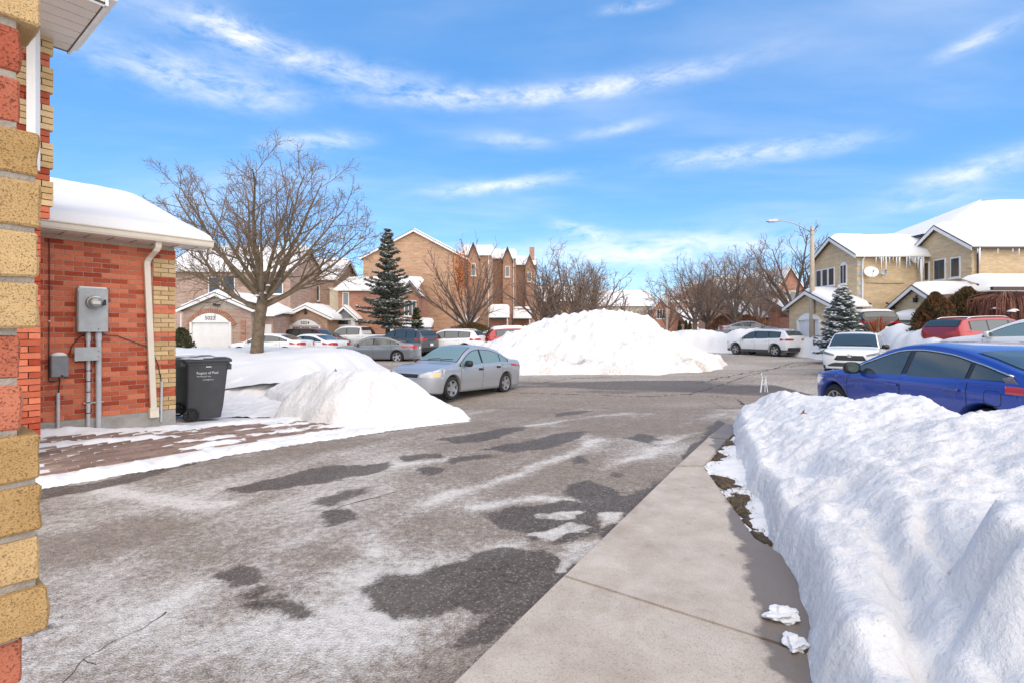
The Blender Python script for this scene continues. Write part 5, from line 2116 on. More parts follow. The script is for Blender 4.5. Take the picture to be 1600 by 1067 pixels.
    if sp.get('roof_snow'):
        th = sp['roof_snow']
        x0_, x1_ = sp['snow_span']
        sn = MB()
        us = [x0_ + (x1_ - x0_) * i / 24 for i in range(25)]

        def sf(u_, v_):
            e = min((u_ - x0_), (x1_ - u_)) / .25
            e2 = (1 - abs(v_)) / .2
            k = sqrt(max(0, min(1, e))) * sqrt(max(0, min(1, e2)))
            return c.top(u_, v_ * .98, .008 + th * k * (1 + .18 * sin(u_ * 5) * cos(v_ * 4)))
        loft(sn, [(u_, -1) for u_ in us], [(u_, 1) for u_ in us], 20, sf)
        sn.build('roof_snow', M_snow_roof, root, smooth=True, uv=False)
    return root


SPECS = {
    # compact saloon, early 2000s
    'saloon': dict(L=4.53, W=1.70, r=.315, axles=(1.34, -1.26), sill=.19, tumble=.42, nose_len=.62, tail_len=.42,
                   top=[(-2.265, .80), (-2.20, .98), (-1.95, 1.04), (-1.62, 1.06), (-1.35, 1.16), (-.85, 1.385), (-.45, 1.455), (-.05, 1.475), (.25, 1.445), (.62, 1.30), (1.08, 1.015), (1.16, .985), (1.6, .93), (2.0, .82), (2.18, .70), (2.265, .50)],
                   belt=[(-2.265, .93), (-1.2, .95), (0, .905), (1.1, .86), (2.265, .80)],
                   dlo=(0, [(-.02 + .04, .98), (-.92, -.06), (-1.32, -.96)]), screen=(.34, 1.06), back=(-1.58, -.92),
                   seams=[(1.0, .24, .86), (-.02, .22, .90), (-1.02, .50, .93)], handles=[.10, -.80], handle_mat=M_black, dark_recess=True, strip=.50,
                   headlight=[[(.50, .62), (.97, .62)], [(.50, .70), (.78, .78), (.97, .76)]], hl_mat=M_lens, amber=[[(.86, .635), (.97, .635)], [(.86, .745), (.97, .735)]],
                   taillight=[[(.55, .72), (.99, .72)], [(.55, .92), (.99, .90)]], grille=[[(-.42, .61), (.42, .61)], [(-.42, .70), (.42, .70)]],
                   lower=[[(-.55, .27), (.55, .27)], [(-.55, .38), (.55, .38)]], mirror_mat=M_black, wheel='cover', rplate=.62, crease=.80, glass=M_glass_green),
    'sedan': dict(L=4.70, W=1.80, r=.33, axles=(1.42, -1.33), sill=.20, tumble=.44, nose_len=.62, tail_len=.42,
                  top=[(-2.35, .78), (-2.29, 1.0), (-2.05, 1.075), (-1.75, 1.10), (-1.4, 1.20), (-.85, 1.385), (-.4, 1.445), (0, 1.455), (.3, 1.42), (.7, 1.27), (1.15, 1.02), (1.25, .99), (1.7, .93), (2.1, .83), (2.27, .70), (2.35, .48)],
                  belt=[(-2.35, .96), (-1.2, .97), (0, .93), (1.1, .89), (2.35, .80)],
                  dlo=(0, [(.02, 1.02), (-.93, -.06), (-1.38, -.97)]), screen=(.38, 1.13), back=(-1.72, -.95),
                  seams=[(1.05, .24, .88), (-.02, .22, .92), (-1.02, .50, .95)], handles=[.12, -.82], rear_rake=.3,
                  headlight=[[(.50, .62), (.97, .64)], [(.50, .70), (.97, .78)]], taillight=[[(.45, .78), (.99, .80)], [(.45, .94), (.99, .97)]],
                  grille=[[(-.40, .55), (.40, .55)], [(-.45, .70), (.45, .70)]], lower=[[(-.6, .27), (.6, .27)], [(-.55, .40), (.55, .40)]], wheel='five', rplate=.80),
    # low coupe-like saloon
    'liftback': dict(L=4.67, W=1.80, r=.335, axles=(1.46, -1.275), sill=.20, tumble=.46, nose_len=.70, tail_len=.45, chrome=True, crease=.84,
                     top=[(-2.335, .80), (-2.28, 1.0), (-2.15, 1.065), (-1.95, 1.075), (-1.6, 1.14), (-1.1, 1.285), (-.6, 1.385), (-.15, 1.415), (.15, 1.395), (.5, 1.30), (.95, 1.10), (1.22, .985), (1.35, .955), (1.75, .895), (2.1, .80), (2.26, .68), (2.335, .46)],
                     belt=[(-2.335, .99), (-1.3, .975), (-.4, .935), (.5, .905), (1.2, .885), (2.335, .78)],
                     dlo=(0, [(.03, 1.02), (-.98, -.07), (-1.50, -1.05)]), screen=(.42, 1.18), back=(-1.90, -.95), rail=.045,
                     seams=[(1.08, .24, .86), (-.03, .22, .91), (-1.06, .55, .95)], seam_rake=.06, handles=[.14, -.86],
                     headlight=[[(.48, .62), (.98, .66)], [(.48, .68), (.98, .76)]], taillight=[[(.35, .84), (.993, .87)], [(.35, .92), (.993, .955)]],
                     grille=[[(-.45, .54), (.45, .54)], [(-.52, .66), (.52, .66)]], lower=[[(-.6, .27), (.6, .27)], [(-.55, .40), (.55, .40)]], wheel='ten', rplate=.80,
                     mirror_mat=M_black, fuel=(-1.38, .80)),
    # compact square-nosed crossover
    'crossover': dict(L=4.60, W=1.86, r=.36, axles=(1.37, -1.32), sill=.28, tumble=.30, nose_len=.42, tail_len=.30, pn=3.4, crease=.85,
                      top=[(-2.30, .95), (-2.26, 1.15), (-2.1, 1.42), (-1.9, 1.60), (-1.5, 1.66), (-.6, 1.70), (0, 1.69), (.35, 1.62), (.75, 1.42), (1.18, 1.14), (1.28, 1.105), (1.8, 1.07), (2.12, 1.0), (2.23, .92), (2.28, .80), (2.30, .55)],
                      belt=[(-2.30, 1.14), (-1, 1.09), (0, 1.05), (1.2, 1.02), (2.30, .92)],
                      dlo=(0, [(.02, .98), (-.94, -.06), (-1.62, -1.0)]), screen=(.36, 1.17), back=(-2.16, -1.90),
                      seams=[(1.02, .34, 1.0), (-.02, .32, 1.04), (-1.04, .55, 1.07)], handles=[.12, -.84], cladding=mat('cladding', (.04, .04, .042), .7),
                      headlight=[[(.55, .80), (.97, .87)], [(.55, .87), (.97, .98)]], hl_mat=mat('dark_lens', (.16, .17, .18), .15, coat=.5), taillight=[[(.45, .95), (.99, .95)], [(.45, 1.06), (.99, 1.08)]],
                      grille=[[(-.55, .66), (-.46, .63), (.46, .63), (.55, .66)], [(-.44, .82), (.44, .82)]], grille_bars=(.68, .73, .78), grille_w=.82,
                      lower=[[(-.74, .40), (.74, .40)], [(-.78, .44), (-.55, .55), (.55, .55), (.78, .44)]], lower_mat=mat('dark_bumper', (.045, .045, .047), .7),
                      wheel='five', rplate=.78, rails=(-1.6, .2), rail_mat=M_black, emblem=.815, rtrim=[[(-.9, .34), (.9, .34)], [(-.85, .58), (.85, .58)]], mirror_mat=M_blackgloss),
    'suv': dict(L=4.68, W=1.84, r=.36, axles=(1.42, -1.41), sill=.25, tumble=.30, nose_len=.52, tail_len=.32, crease=.80,
                top=[(-2.34, .90), (-2.30, 1.12), (-2.15, 1.36), (-1.98, 1.56), (-1.7, 1.625), (-.8, 1.68), (-.1, 1.685), (.3, 1.62), (.75, 1.40), (1.15, 1.15), (1.28, 1.10), (1.8, 1.02), (2.15, .90), (2.28, .75), (2.34, .50)],
                belt=[(-2.34, 1.13), (-1, 1.07), (0, 1.03), (1.2, .99), (2.34, .88)],
                dlo=(0, [(.02, .98), (-.94, -.06), (-1.72, -1.0)]), screen=(.36, 1.14), back=(-2.20, -1.97),
                seams=[(1.02, .30, .98), (-.02, .28, 1.0), (-1.04, .55, 1.05)], handles=[.12, -.84], cladding=mat('grey_cladding', (.07, .07, .072), .7),
                headlight=[[(.55, .70), (.97, .74)], [(.55, .80), (.97, .88)]], taillight=[[(.40, .98), (.99, .96)], [(.40, 1.07), (.99, 1.10)]],
                grille=[[(-.5, .55), (.5, .55)], [(-.5, .78), (.5, .78)]], lower=[[(-.7, .30), (.7, .30)], [(-.65, .45), (.65, .45)]], wheel='five', rplate=.72, rails=(-1.7, .25),
                rtrim=[[(-.92, .33), (.92, .33)], [(-.86, .56), (.86, .56)]]),
    'van': dict(L=4.9, W=1.92, r=.34, axles=(1.55, -1.45), sill=.22, tumble=.30, nose_len=.60, tail_len=.28, crease=.8,
                top=[(-2.45, .90), (-2.42, 1.15), (-2.32, 1.45), (-2.18, 1.66), (-1.9, 1.72), (-.8, 1.75), (.2, 1.73), (.6, 1.64), (1.0, 1.42), (1.45, 1.12), (1.55, 1.08), (1.95, .98), (2.25, .86), (2.38, .72), (2.45, .46)],
                belt=[(-2.45, 1.10), (-1, 1.06), (0, 1.03), (1.2, .98), (2.45, .82)],
                dlo=(0, [(.22, 1.25), (-.94, .14), (-2.0, -1.0)]), screen=(.66, 1.42), back=(-2.36, -2.18),
                seams=[(1.2, .26, .98), (.18, .24, 1.0), (-1.0, .4, 1.05)], handles=[.32, .0],
                headlight=[[(.55, .62), (.97, .66)], [(.55, .72), (.97, .82)]], taillight=[[(.72, .85), (.99, .85)], [(.72, 1.15), (.99, 1.15)]],
                grille=[[(-.4, .52), (.4, .52)], [(-.45, .68), (.45, .68)]], lower=[[(-.6, .28), (.6, .28)], [(-.55, .42), (.55, .42)]], wheel='five', rplate=.70),
    'pickup': dict(L=5.8, W=2.0, r=.40, axles=(1.85, -1.78), sill=.36, tumble=.22, nose_len=.45, tail_len=.22, pn=3.4, crease=.95,
                   top=[(-2.9, 1.1), (-2.88, 1.27), (-2.7, 1.30), (-.95, 1.30), (-.86, 1.40), (-.78, 1.80), (-.6, 1.90), (.0, 1.93), (.7, 1.90), (1.0, 1.80), (1.5, 1.34), (1.62, 1.28), (2.3, 1.22), (2.7, 1.10), (2.84, .95), (2.9, .62)],
                   belt=[(-2.9, 1.28), (-1, 1.24), (0, 1.22), (1.2, 1.20), (2.9, 1.0)],
                   dlo=(0, [(.36, 1.32), (-.62, .28)]), screen=(1.0, 1.48), back=(-.84, -.76), seams=[(1.35, .4, 1.16), (.32, .38, 1.2), (-.70, .38, 1.22), (-.92, .5, 1.25)], handles=[.45, -.55],
                   headlight=[[(.62, .86), (.96, .86)], [(.62, 1.04), (.96, 1.04)]], taillight=[[(.80, .92), (.99, .92)], [(.80, 1.22), (.99, 1.22)]],
                   grille=[[(-.58, .78), (.58, .78)], [(-.58, 1.04), (.58, 1.04)]], lower=[[(-.8, .46), (.8, .46)], [(-.8, .62), (.8, .62)]], lower_mat=M_chrome, wheel='five', rplate=.70,
                   bed=(-2.78, -.98), name='pickup_truck', rtrim=[[(-.9, .44), (.9, .44)], [(-.9, .62), (.9, .62)]]),
}
PAINT = {
    'silver': paint_mat('silver_paint', (.46, .47, .49), .55, .38),
    'blue': paint_mat('blue_paint', (.013, .055, .34), .30, .26, .22),
    'white': paint_mat('white_car_paint', (.78, .78, .77), 0, .3, .45),
    'grey': paint_mat('grey_paint', (.19, .21, .235), .5, .35),
    'dark': paint_mat('dark_grey_paint', (.075, .08, .085), .4, .35),
    'black': paint_mat('black_paint', (.018, .019, .022), .2, .3, .3),
    'red': paint_mat('red_paint', (.33, .018, .022), .3, .3, .25),
    'maroon': paint_mat('maroon_paint', (.13, .018, .028), .3, .3, .25),
}


def park(kind, paint, label, pos, heading, cat='car', opts=None, pitch=0.0, group=None, z=None):
    o = make_car(kind, PAINT[paint], opts)
    h = Vector((heading[0], heading[1])).normalized()
    o.location = (pos[0], pos[1], (g1(*pos) if z is None else z) - .004)
    o.rotation_euler = (0, -pitch, atan2(h.y, h.x))
    tag(o, label, cat, group)
    return o


def at(px, Y):
    return ((px - 800) / F * Y, Y)


park('saloon', 'silver', 'silver compact sedan with amber headlights parked behind the left snow bank', (-1.56, 15.3), (-.54, -.84), pitch=.03, z=g1(-1.5, 15.3) + .02)
park('liftback', 'blue', 'bright blue sedan behind the right snow bank', (6.33, 7.20), (-.01, 1), z=.055)
park('crossover', 'white', 'white crossover facing the camera behind the blue sedan', (14.1, 21.0), (-.62, -.78), cat='suv')
park('suv', 'white', 'white suv seen from behind on the curving road below the street lamp', (16.3, 33.2), (-.46, .88), cat='suv')
G_L = 'cars parked in front of the left houses'
park('sedan', 'white', 'white sedan right behind the big bare tree', at(424, 30.0), (-1, .10), group=G_L)
park('sedan', 'white', 'white sedan with red tail lamps between the tree and the grey sedan', at(487, 31.5), (-.93, .36), group=G_L, z=-.05)
park('van', 'maroon', 'maroon minivan in front of the second garage', at(497, 37.0), (.93, -.36), group=G_L, z=.02, cat='minivan')
park('pickup', 'white', 'white crew cab pickup truck in front of the brick porch', at(556, 39.0), (-.99, .12), cat='pickup truck', group=G_L, z=.02)
park('sedan', 'grey', 'grey sedan with alloy wheels left of the silver sedan', at(591, 28.6), (-1, .08), group=G_L, opts={'chrome': True}, z=-.14)
park('suv', 'dark', 'dark grey suv just behind the grey sedan', at(630, 33.0), (-.86, .5), cat='suv', group=G_L)
park('suv', 'white', 'white suv parked beside the russet bush and bare tree', at(702, 33.5), (-.96, .28), cat='suv', group=G_L)
park('sedan', 'red', 'dark red car showing behind the white suv', at(688, 37.5), (.8, -.6), group=G_L, z=.15)
park('suv', 'red', 'red suv with snow on its roof behind the snow pile', at(812, 34.5), (.98, .2), cat='suv', group=G_L, opts={'roof_snow': .14, 'snow_span': (-1.9, .3)}, z=.10)
park('sedan', 'white', 'white car half buried in snow beside the red suv', at(764, 36.2), (-.5, -.86), group=G_L, opts={'roof_snow': .12, 'snow_span': (-1.0, .4)}, z=.0)
G_R = 'cars parked in front of the yellow brick houses'
park('sedan', 'grey', 'pale grey hatchback behind the far road snow bank', at(1170, 42.5), (.97, -.25), group=G_R, opts={}, z=.95)
park('suv', 'black', 'dark suv nose-out between the lamp post and the blue spruce', at(1314, 31.0), (-.75, -.66), cat='suv', group=G_R, z=g1(18.6, 29.5) + .05)
park('suv', 'black', 'black suv with snowy roof behind the blue spruce', at(1352, 28.5), (.3, .95), cat='suv', group=G_R, opts={'roof_snow': .07, 'snow_span': (-1.8, .2)}, z=1.0)
park('suv', 'red', 'red suv at the far right behind the white car', at(1545, 21.0), (.99, .10), cat='suv', group=G_R, z=.48)
park('sedan', 'white', 'white car cut off by the right edge of the picture', (14.3, 13.6), (-.35, .94), group=G_R, z=.52, opts={'glass': M_glass_green})
park('sedan', 'dark', 'dark snow-covered car beside the garage with dark downspout', at(1428, 27.5), (-.9, -.4), group=G_R, z=1.05, opts={'roof_snow': .22, 'snow_span': (-1.6, 1.0)})

# ================================================================ houses behind
def kid(o, h):
    """hand a world-space mesh to its house"""
    o.parent = h
    o.matrix_parent_inverse = Matrix.Translation(-Vector(h.location))
    return o


def wall_block(h, M, x0, x1, y0, y1, z0, z1, m, name='wall'):
    return kid(MB().box(((x0 + x1) / 2, (y0 + y1) / 2, (z0 + z1) / 2), (x1 - x0, y1 - y0, z1 - z0), M).build(name, m), h)


def gable(h, M, L, span, ze, rise, wallm, oh=.30, trim=M_white, snow=.26, ends=(1, 0), eave_m=None, seed=1, gut=True):
    """roof with its ridge along local x (0..L), centred on y = 0; ends: which gable triangles to wall in"""
    hs = span / 2
    sl = rise / hs
    ho = hs + oh
    zo = ze - sl * oh
    for k, x in ((0, .0), (1, L)):
        if ends[k]:
            kid(MB().prism([(-hs, ze), (hs, ze), (0, ze + rise)], (-.1, .1), M @ Matrix.Translation((x + (.1 if k == 0 else -.1), 0, 0)) @ rotz(radians(90))).build('gable', wallm), h)
    xo0, xo1 = -.28, L + .28
    rf = MB()
    for s in (1, -1):
        rf.add([M @ Vector(p) for p in ((xo0, s * ho, zo + .06), (xo1, s * ho, zo + .06), (xo1, 0, ze + rise + .06), (xo0, 0, ze + rise + .06),
                                        (xo0, s * ho, zo - .02), (xo1, s * ho, zo - .02), (xo1, 0, ze + rise - .02), (xo0, 0, ze + rise - .02))],
               [(0, 1, 2, 3), (7, 6, 5, 4), (0, 4, 5, 1), (1, 5, 6, 2), (3, 7, 4, 0)])
    roof = kid(rf.build('roof', M_roof, fix=True), h)
    tr = []
    for x in (xo0 - .012, xo1 + .012):
        for s in (1, -1):
            t = MB()
            t.add([M @ Vector(p) for p in ((x - .02, s * (ho + .02), zo + .05), (x + .02, s * (ho + .02), zo + .05), (x + .02, 0, ze + rise + .06), (x - .02, 0, ze + rise + .06),
                                           (x - .02, s * (ho + .02), zo - .13), (x + .02, s * (ho + .02), zo - .13), (x + .02, 0, ze + rise - .14), (x - .02, 0, ze + rise - .14))],
                  [(0, 1, 2, 3), (7, 6, 5, 4), (0, 4, 5, 1), (1, 5, 6, 2), (2, 6, 7, 3), (3, 7, 4, 0)])
            kid(t.build('rake_board', trim, fix=True), h)
            t2 = MB()
            t2.add([M @ Vector(p) for p in ((x - .03, s * (ho + .03), zo + .05), (x + .03, s * (ho + .03), zo + .05), (x + .03, 0, ze + rise + .062), (x - .03, 0, ze + rise + .062),
                                            (x - .03, s * (ho + .03), zo + .095), (x + .03, s * (ho + .03), zo + .095), (x + .03, 0, ze + rise + .11), (x - .03, 0, ze + rise + .11))],
                   [(3, 2, 1, 0), (4, 5, 6, 7), (0, 1, 5, 4), (1, 2, 6, 5), (2, 3, 7, 6), (3, 0, 4, 7)])
            kid(t2.build('drip_edge', M_fascia_d, fix=True), h)
    for s in (1, -1):
        if gut:
            kid(MB().box(((xo0 + xo1) / 2, s * (ho + .05), zo - .01), (xo1 - xo0, .11, .11), M).build('gutter', eave_m or trim), h)
        Ms = M if s < 0 else M @ Matrix.Translation((L, 0, 0)) @ rotz(pi)
        if snow > 0:
            roof_snow('roof_snow', Ms, xo0 + .02, xo1 - .02, -ho - .04, .0, zo + .06, sl, snow, lambda o: kid(o, h), nx=26, ny=14, seed=seed + s, rnd=.5, amp=.03)
    return roof


def window(h, M, x, z, w, hh, arched=False, frame_m=M_white, glass=M_winglass, mull=1, d=.05, sill=True):
    """window in the plane y = 0 of M (looking towards -y)"""
    fr = MB()
    t = .07
    if arched:
        pts = [(x - w / 2, z - hh / 2), (x + w / 2, z - hh / 2)] + [(x + w / 2 * cos(a), z + hh / 2 - w / 2 + w / 2 * sin(a)) for a in [pi * k / 10 for k in range(11)]]
        fr.prism(pts, (-d, .02), M)
    else:
        fr.box((x, -d / 2 + .01, z), (w, d + .02, hh), M)
    f = kid(fr.build('window', frame_m), h)
    n = mull + 1
    pw = (w - t * (n + 1)) / n
    for k in range(n):
        xc = x - w / 2 + t + pw / 2 + k * (pw + t)
        hp = hh - 2 * t - (w * .25 if arched else 0)
        p = MB().box((xc, -d - .004, z - (w * .12 if arched else 0)), (pw, .012, hp), M).build('pane', glass)
        kid(p, h)
        p.parent = f
        p.matrix_parent_inverse = Matrix.Translation(-Vector(h.location)) @ Matrix.Translation(Vector(h.location) * 1.0) if False else f.matrix_parent_inverse.inverted() @ Matrix.Translation(-Vector(h.location))
    if sill:
        s = MB().box((x, -d - .02, z - hh / 2 - .04), (w + .12, .12, .07), M).box((x, -d - .02, z - hh / 2 + .015), (w + .06, .10, .05), M).build('sill', M_snow_roof)
        s.parent = f
        s.matrix_parent_inverse = f.matrix_parent_inverse.inverted() @ Matrix.Translation(-Vector(h.location))
    return f


def garage_door(h, M, x, z0, w, hh, panels=(4, 4), arch=0.0, number=None, glaz=0, archm=None):
    """door in the plane y = 0; arch panel above with the house number; brick arch round it"""
    dr = kid(MB().box((x, -.012, z0 + hh / 2), (w, .05, hh), M).build('garage_door', M_white), h)

    def sub(o):
        o.parent = dr
        o.matrix_parent_inverse = dr.matrix_parent_inverse.inverted() @ Matrix.Translation(-Vector(h.location))
        return o
    nx_, nz_ = panels
    for i in range(nx_):
        for j in range(nz_):
            sub(MB().box((x - w / 2 + w * (i + .5) / nx_, -.042, z0 + hh * (j + .5) / nz_), (w / nx_ - .05, .016, hh / nz_ - .035), M).build('door_panel', M_winglass if (glaz and j == nz_ - 1 and 0) else M_white, bevel=.004))
    if glaz:
        for i in range(glaz):
            xc = x - w / 2 + w * (i + .5) / glaz
            for q in range(3):
                sub(MB().box((xc + (q - 1) * w / glaz * .27, -.06, z0 + hh * (nz_ - .5) / nz_), (w / glaz * .22, .02, .24), M).build('door_pane', M_winglass))
    for s in (-1, 1):
        kid(MB().box((x + s * (w / 2 + .06), -.085, z0 + hh / 2), (.12, .17, hh), M).build('door_jamb', M_white), h)
    if arch > 0:
        R = (w * w / 4 + arch * arch) / (2 * arch)
        zc = z0 + hh + arch - R
        a0 = math.asin(min(1, (w / 2 + .12) / R))
        arcp = [(x + R * sin(a), zc + R * cos(a)) for a in [a0 - 2 * a0 * k / 16 for k in range(17)]]
        zl = z0 + hh + .0
        pts = [(x + w / 2 + .12, zl), *[(a, max(b, zl + .01)) for a, b in arcp], (x - w / 2 - .12, zl)]
        kid(MB().prism(pts, (-.17, .0), M).build('arch_panel', M_white), h)
        if archm:
            for k in range(26):
                a = a0 * 1.04 - 2 * a0 * 1.04 * (k + .5) / 26
                Mk = M @ Matrix.Translation((x + (R + .16) * sin(a), -.05, zc + (R + .16) * cos(a))) @ Matrix.Rotation(a, 4, 'Y')
                kid(MB().box((0, 0, 0), (2 * a0 * R / 26 * .92, .14, .27), Mk).build('arch_brick', archm), h)
        if number:
            t_ = text_mesh(number, .34, M_black, .006, xs=1.0)
            o = link('house_number', t_)
            o.matrix_world = M @ Matrix.Translation((x, -.182, z0 + hh + arch * .46)) @ Matrix.Rotation(radians(90), 4, 'X')
            kid(o, h)
    return dr


def downspout(h, pts, m=M_white, r=.045):
    return kid(MB().tube(pts, r, 6).build('downspout', m), h)


def FY(x, y):
    """front frame: local x to the right (+X), local y away from the camera"""
    return frame(Vector((x, y, 0)), (1, 0))


def RY(x, y):
    """roof frame with its ridge running away (+Y)"""
    return frame(Vector((x, y, 0)), (0, 1))


def lamp_on_wall(h, M, x, z, m=M_black):
    kid(MB().box((x, -.10, z), (.16, .16, .26), M).box((x, -.04, z + .2), (.08, .1, .08), M).build('wall_lamp', m, bevel=.02), h)


# ---- house with garage 5022
hA = empty('townhouse', (-19.3, 33.5, 0), label='pink brick townhouse with arched white garage door behind the bare tree', cat='house', group='left row of houses')
MA = FY(-19.3, 33.5)
wall_block(hA, MA, -2.2, 2.25, .0, 6, -.3, 3.02, M_bk_pink)
gable(hA, RY(-19.3, 33.5), 6.0, 4.4, 3.02, .95, M_beige, seed=11, eave_m=M_white)
garage_door(hA, MA, -.35, 0.0, 2.45, 2.12, (4, 4), .60, '5022', archm=M_bk_red)
kid(MB().box((.03, -.12, 3.25), (.40, .12, .10), MA).box((-.12, -.10, 3.28), (.14, .14, .16), MA).build('wall_lamp', M_black, bevel=.01), hA)
for j in range(4):
    kid(MB().box((1.72, -.03, .55 + j * .52), (.30, .08, .40), MA).build('quoin', M_bk_red), hA)
    kid(MB().box((-1.75, -.03, .55 + j * .52), (.30, .08, .40), MA).build('quoin', M_bk_red), hA)
wall_block(hA, MA, 2.28, 3.1, 1.2, 3.2, -.3, 2.55, M_bk_pink, 'side_wall')
kid(MB().box((2.66, 1.16, 1.0), (.7, .08, 2.0), MA).build('side_door', M_white), hA)
roof_snow('roof_snow', MA, 1.6, 3.3, .8, 3.4, 2.56, .16, .22, lambda o: kid(o, hA), nx=20, ny=14, seed=15)
wall_block(hA, MA, -7.5, 2.2, 6.0, 13.0, -.3, 6.3, M_bk_pink, 'upper_wall')
gable(hA, frame(Vector((-26.8, 43.0, 0)), (1, 0)), 9.7, 7.0, 6.3, 2.0, M_bk_pink, ends=(1, 1), seed=12)
MA2 = FY(-19.3, 39.45)
for xx in (-3.6, -2.5, .0, 1.2):
    window(hA, MA2, xx, 5.05, .95, 1.35, mull=0)
downspout(hA, [MA @ Vector(p) for p in ((-2.3, -.1, 2.7), (-2.3, -.1, 0))])

# ---- house with garage 5024
hB = empty('townhouse', (-15.8, 39.5, 0), label='tan townhouse with glazed white garage door behind the maroon minivan', cat='house', group='left row of houses')
MBb = FY(-15.9, 39.5)
wall_block(hB, MBb, -1.75, 1.65, 0, 6, -.3, 2.62, M_bk_tan)
gable(hB, RY(-15.85, 39.5), 6.0, 3.4, 2.62, .80, M_bk_tan, seed=21)
garage_door(hB, MBb, 0.0, 0.0, 2.1, 1.95, (3, 4), .50, '5024', glaz=3, archm=M_bk_pink)
lamp_on_wall(hB, MBb, 0.0, 2.98)
wall_block(hB, MBb, -4.2, -1.75, .9, 6, -.3, 2.55, M_beige, 'recess_wall')
roof_snow('roof_snow', MBb, -4.9, -1.2, .5, 5.0, 2.6, .25, .3, lambda o: kid(o, hB), nx=20, ny=14, seed=25)
downspout(hB, [MBb @ Vector(p) for p in ((-2.3, .3, 2.4), (-2.0, .1, 2.2), (-1.95, .1, 0))])
wall_block(hB, MBb, -5.6, .2, 5.5, 12.5, -.3, 6.2, M_bk_pink, 'upper_wall')
gable(hB, frame(Vector((-21.4, 48.5, 0)), (1, 0)), 5.8, 7.0, 6.2, 1.9, M_bk_pink, ends=(1, 1), seed=22)
MB2 = FY(-15.8, 45.0)
for xx in (-4.6, -3.6, -2.5, -1.45):
    window(hB, MB2, xx, 4.85, .72, 1.35, mull=0)
wall_block(hB, MBb, .2, 2.5, 4.6, 10, 2.4, 5.25, M_siding, 'siding_wall')
for k in range(9):
    kid(MB().box((1.35, 4.585, 2.6 + k * .30), (2.28, .03, .27), MBb).build('siding_board', M_siding), hB)
kid(MB().lathe([(.001, .06), (.25, .03), (.36, 0)], 16, Matrix.Translation((-13.7, 43.6, 3.5)) @ Matrix.Rotation(radians(70), 4, 'X')).build('satellite_dish', M_greybox, smooth=True), hB)
# hanging lantern beside the second garage
hl_ = empty('lantern', P(423, 496, 37.5), label='snow-capped black lantern beside the second garage', cat='lantern')
MB().lathe([(.05, -.28), (.14, -.20), (.20, .0), (.22, .02)], 10).build('lamp_body', M_black, hl_)
MB().lathe([(.24, .02), (.18, .14), (.05, .26), (.001, .27)], 12).build('snow_cap', M_snow_roof, hl_, smooth=True)
MB().tube([(0, 0, -.28), (0, 0, -1.9)], .04, 6).build('post', M_black, hl_)

# ---- red brick house with porch
hP = empty('townhouse', (-11.2, 43.0, 0), label='low orange brick house front with white gabled porch behind the pickup', cat='house', group='left row of houses')
MPp = FY(-11.2, 43.0)
wall_block(hP, MPp, -3.4, 3.6, 0, 3.2, -.3, 4.95, M_bk_red)
roof_snow('roof_snow', MPp, -3.7, 3.3, -.35, 3.0, 5.0, .34, .28, lambda o: kid(o, hP), nx=24, ny=14, seed=31)
kid(MB().box((-.2, -.36, 4.95), (7.0, .12, .12), MPp).build('gutter', M_white), hP)
window(hP, MPp, -2.75, 4.15, .55, 1.3, mull=0)
# porch
kid(MB().box((-2.55, -.9, 1.35), (1.7, .10, 2.7), MPp).box((-1.75, -.45, 1.35), (.10, .8, 2.7), MPp).build('porch_frame', M_white), hP)
for zz, hh_ in ((2.25, .36), (1.72, .30), (1.1, .6)):
    kid(MB().box((-2.6, -.965, zz), (1.15, .03, hh_), MPp).build('porch_pane', M_winglass), hP)
gable(hP, frame(MPp @ Vector((-2.5, -1.1, 0)), (0, 1)), 1.2, 1.9, 2.65, .85, M_greybox2, oh=.2, snow=.10, gut=False, seed=33)
kid(MB().box((1.0, -.04, 1.0), (.75, .06, 1.9), MPp).build('side_door', M_white), hP)
# dormer bay at the right end
wall_block(hP, MPp, 2.15, 3.55, -.9, .0, 2.2, 4.6, M_bk_red, 'bay')
gable(hP, frame(MPp @ Vector((2.85, -.9, 0)), (0, 1)), 1.3, 1.5, 4.6, 1.0, M_bk_brown, oh=.15, snow=.10, gut=False, trim=M_greybox2, seed=34)
window(hP, frame(MPp @ Vector((2.85, -.9, 0)), (1, 0)), 0, 3.4, 1.0, 1.3, mull=2)
roof_snow('porch_snow', MPp, 2.2, 4.7, -1.6, -.3, 1.85, .40, .26, lambda o: kid(o, hP), nx=18, ny=10, seed=35)
kid(MB().box((3.45, -.95, 1.78), (2.5, 1.3, .12), MPp).build('porch_roof', M_roof), hP)
kid(MB().box((4.1, -.25, .9), (.75, .08, 1.8), MPp).build('white_door', M_white), hP)
for k in range(9):
    l = .12 + .18 * ((k * 37) % 5) / 5
    kid(MB().tube([MPp @ Vector((3.0 + k * .2, -1.6, 1.8)), MPp @ Vector((3.0 + k * .2, -1.6, 1.8 - l))], [.03, .004], 5).build('icicle', M_ice), hP)

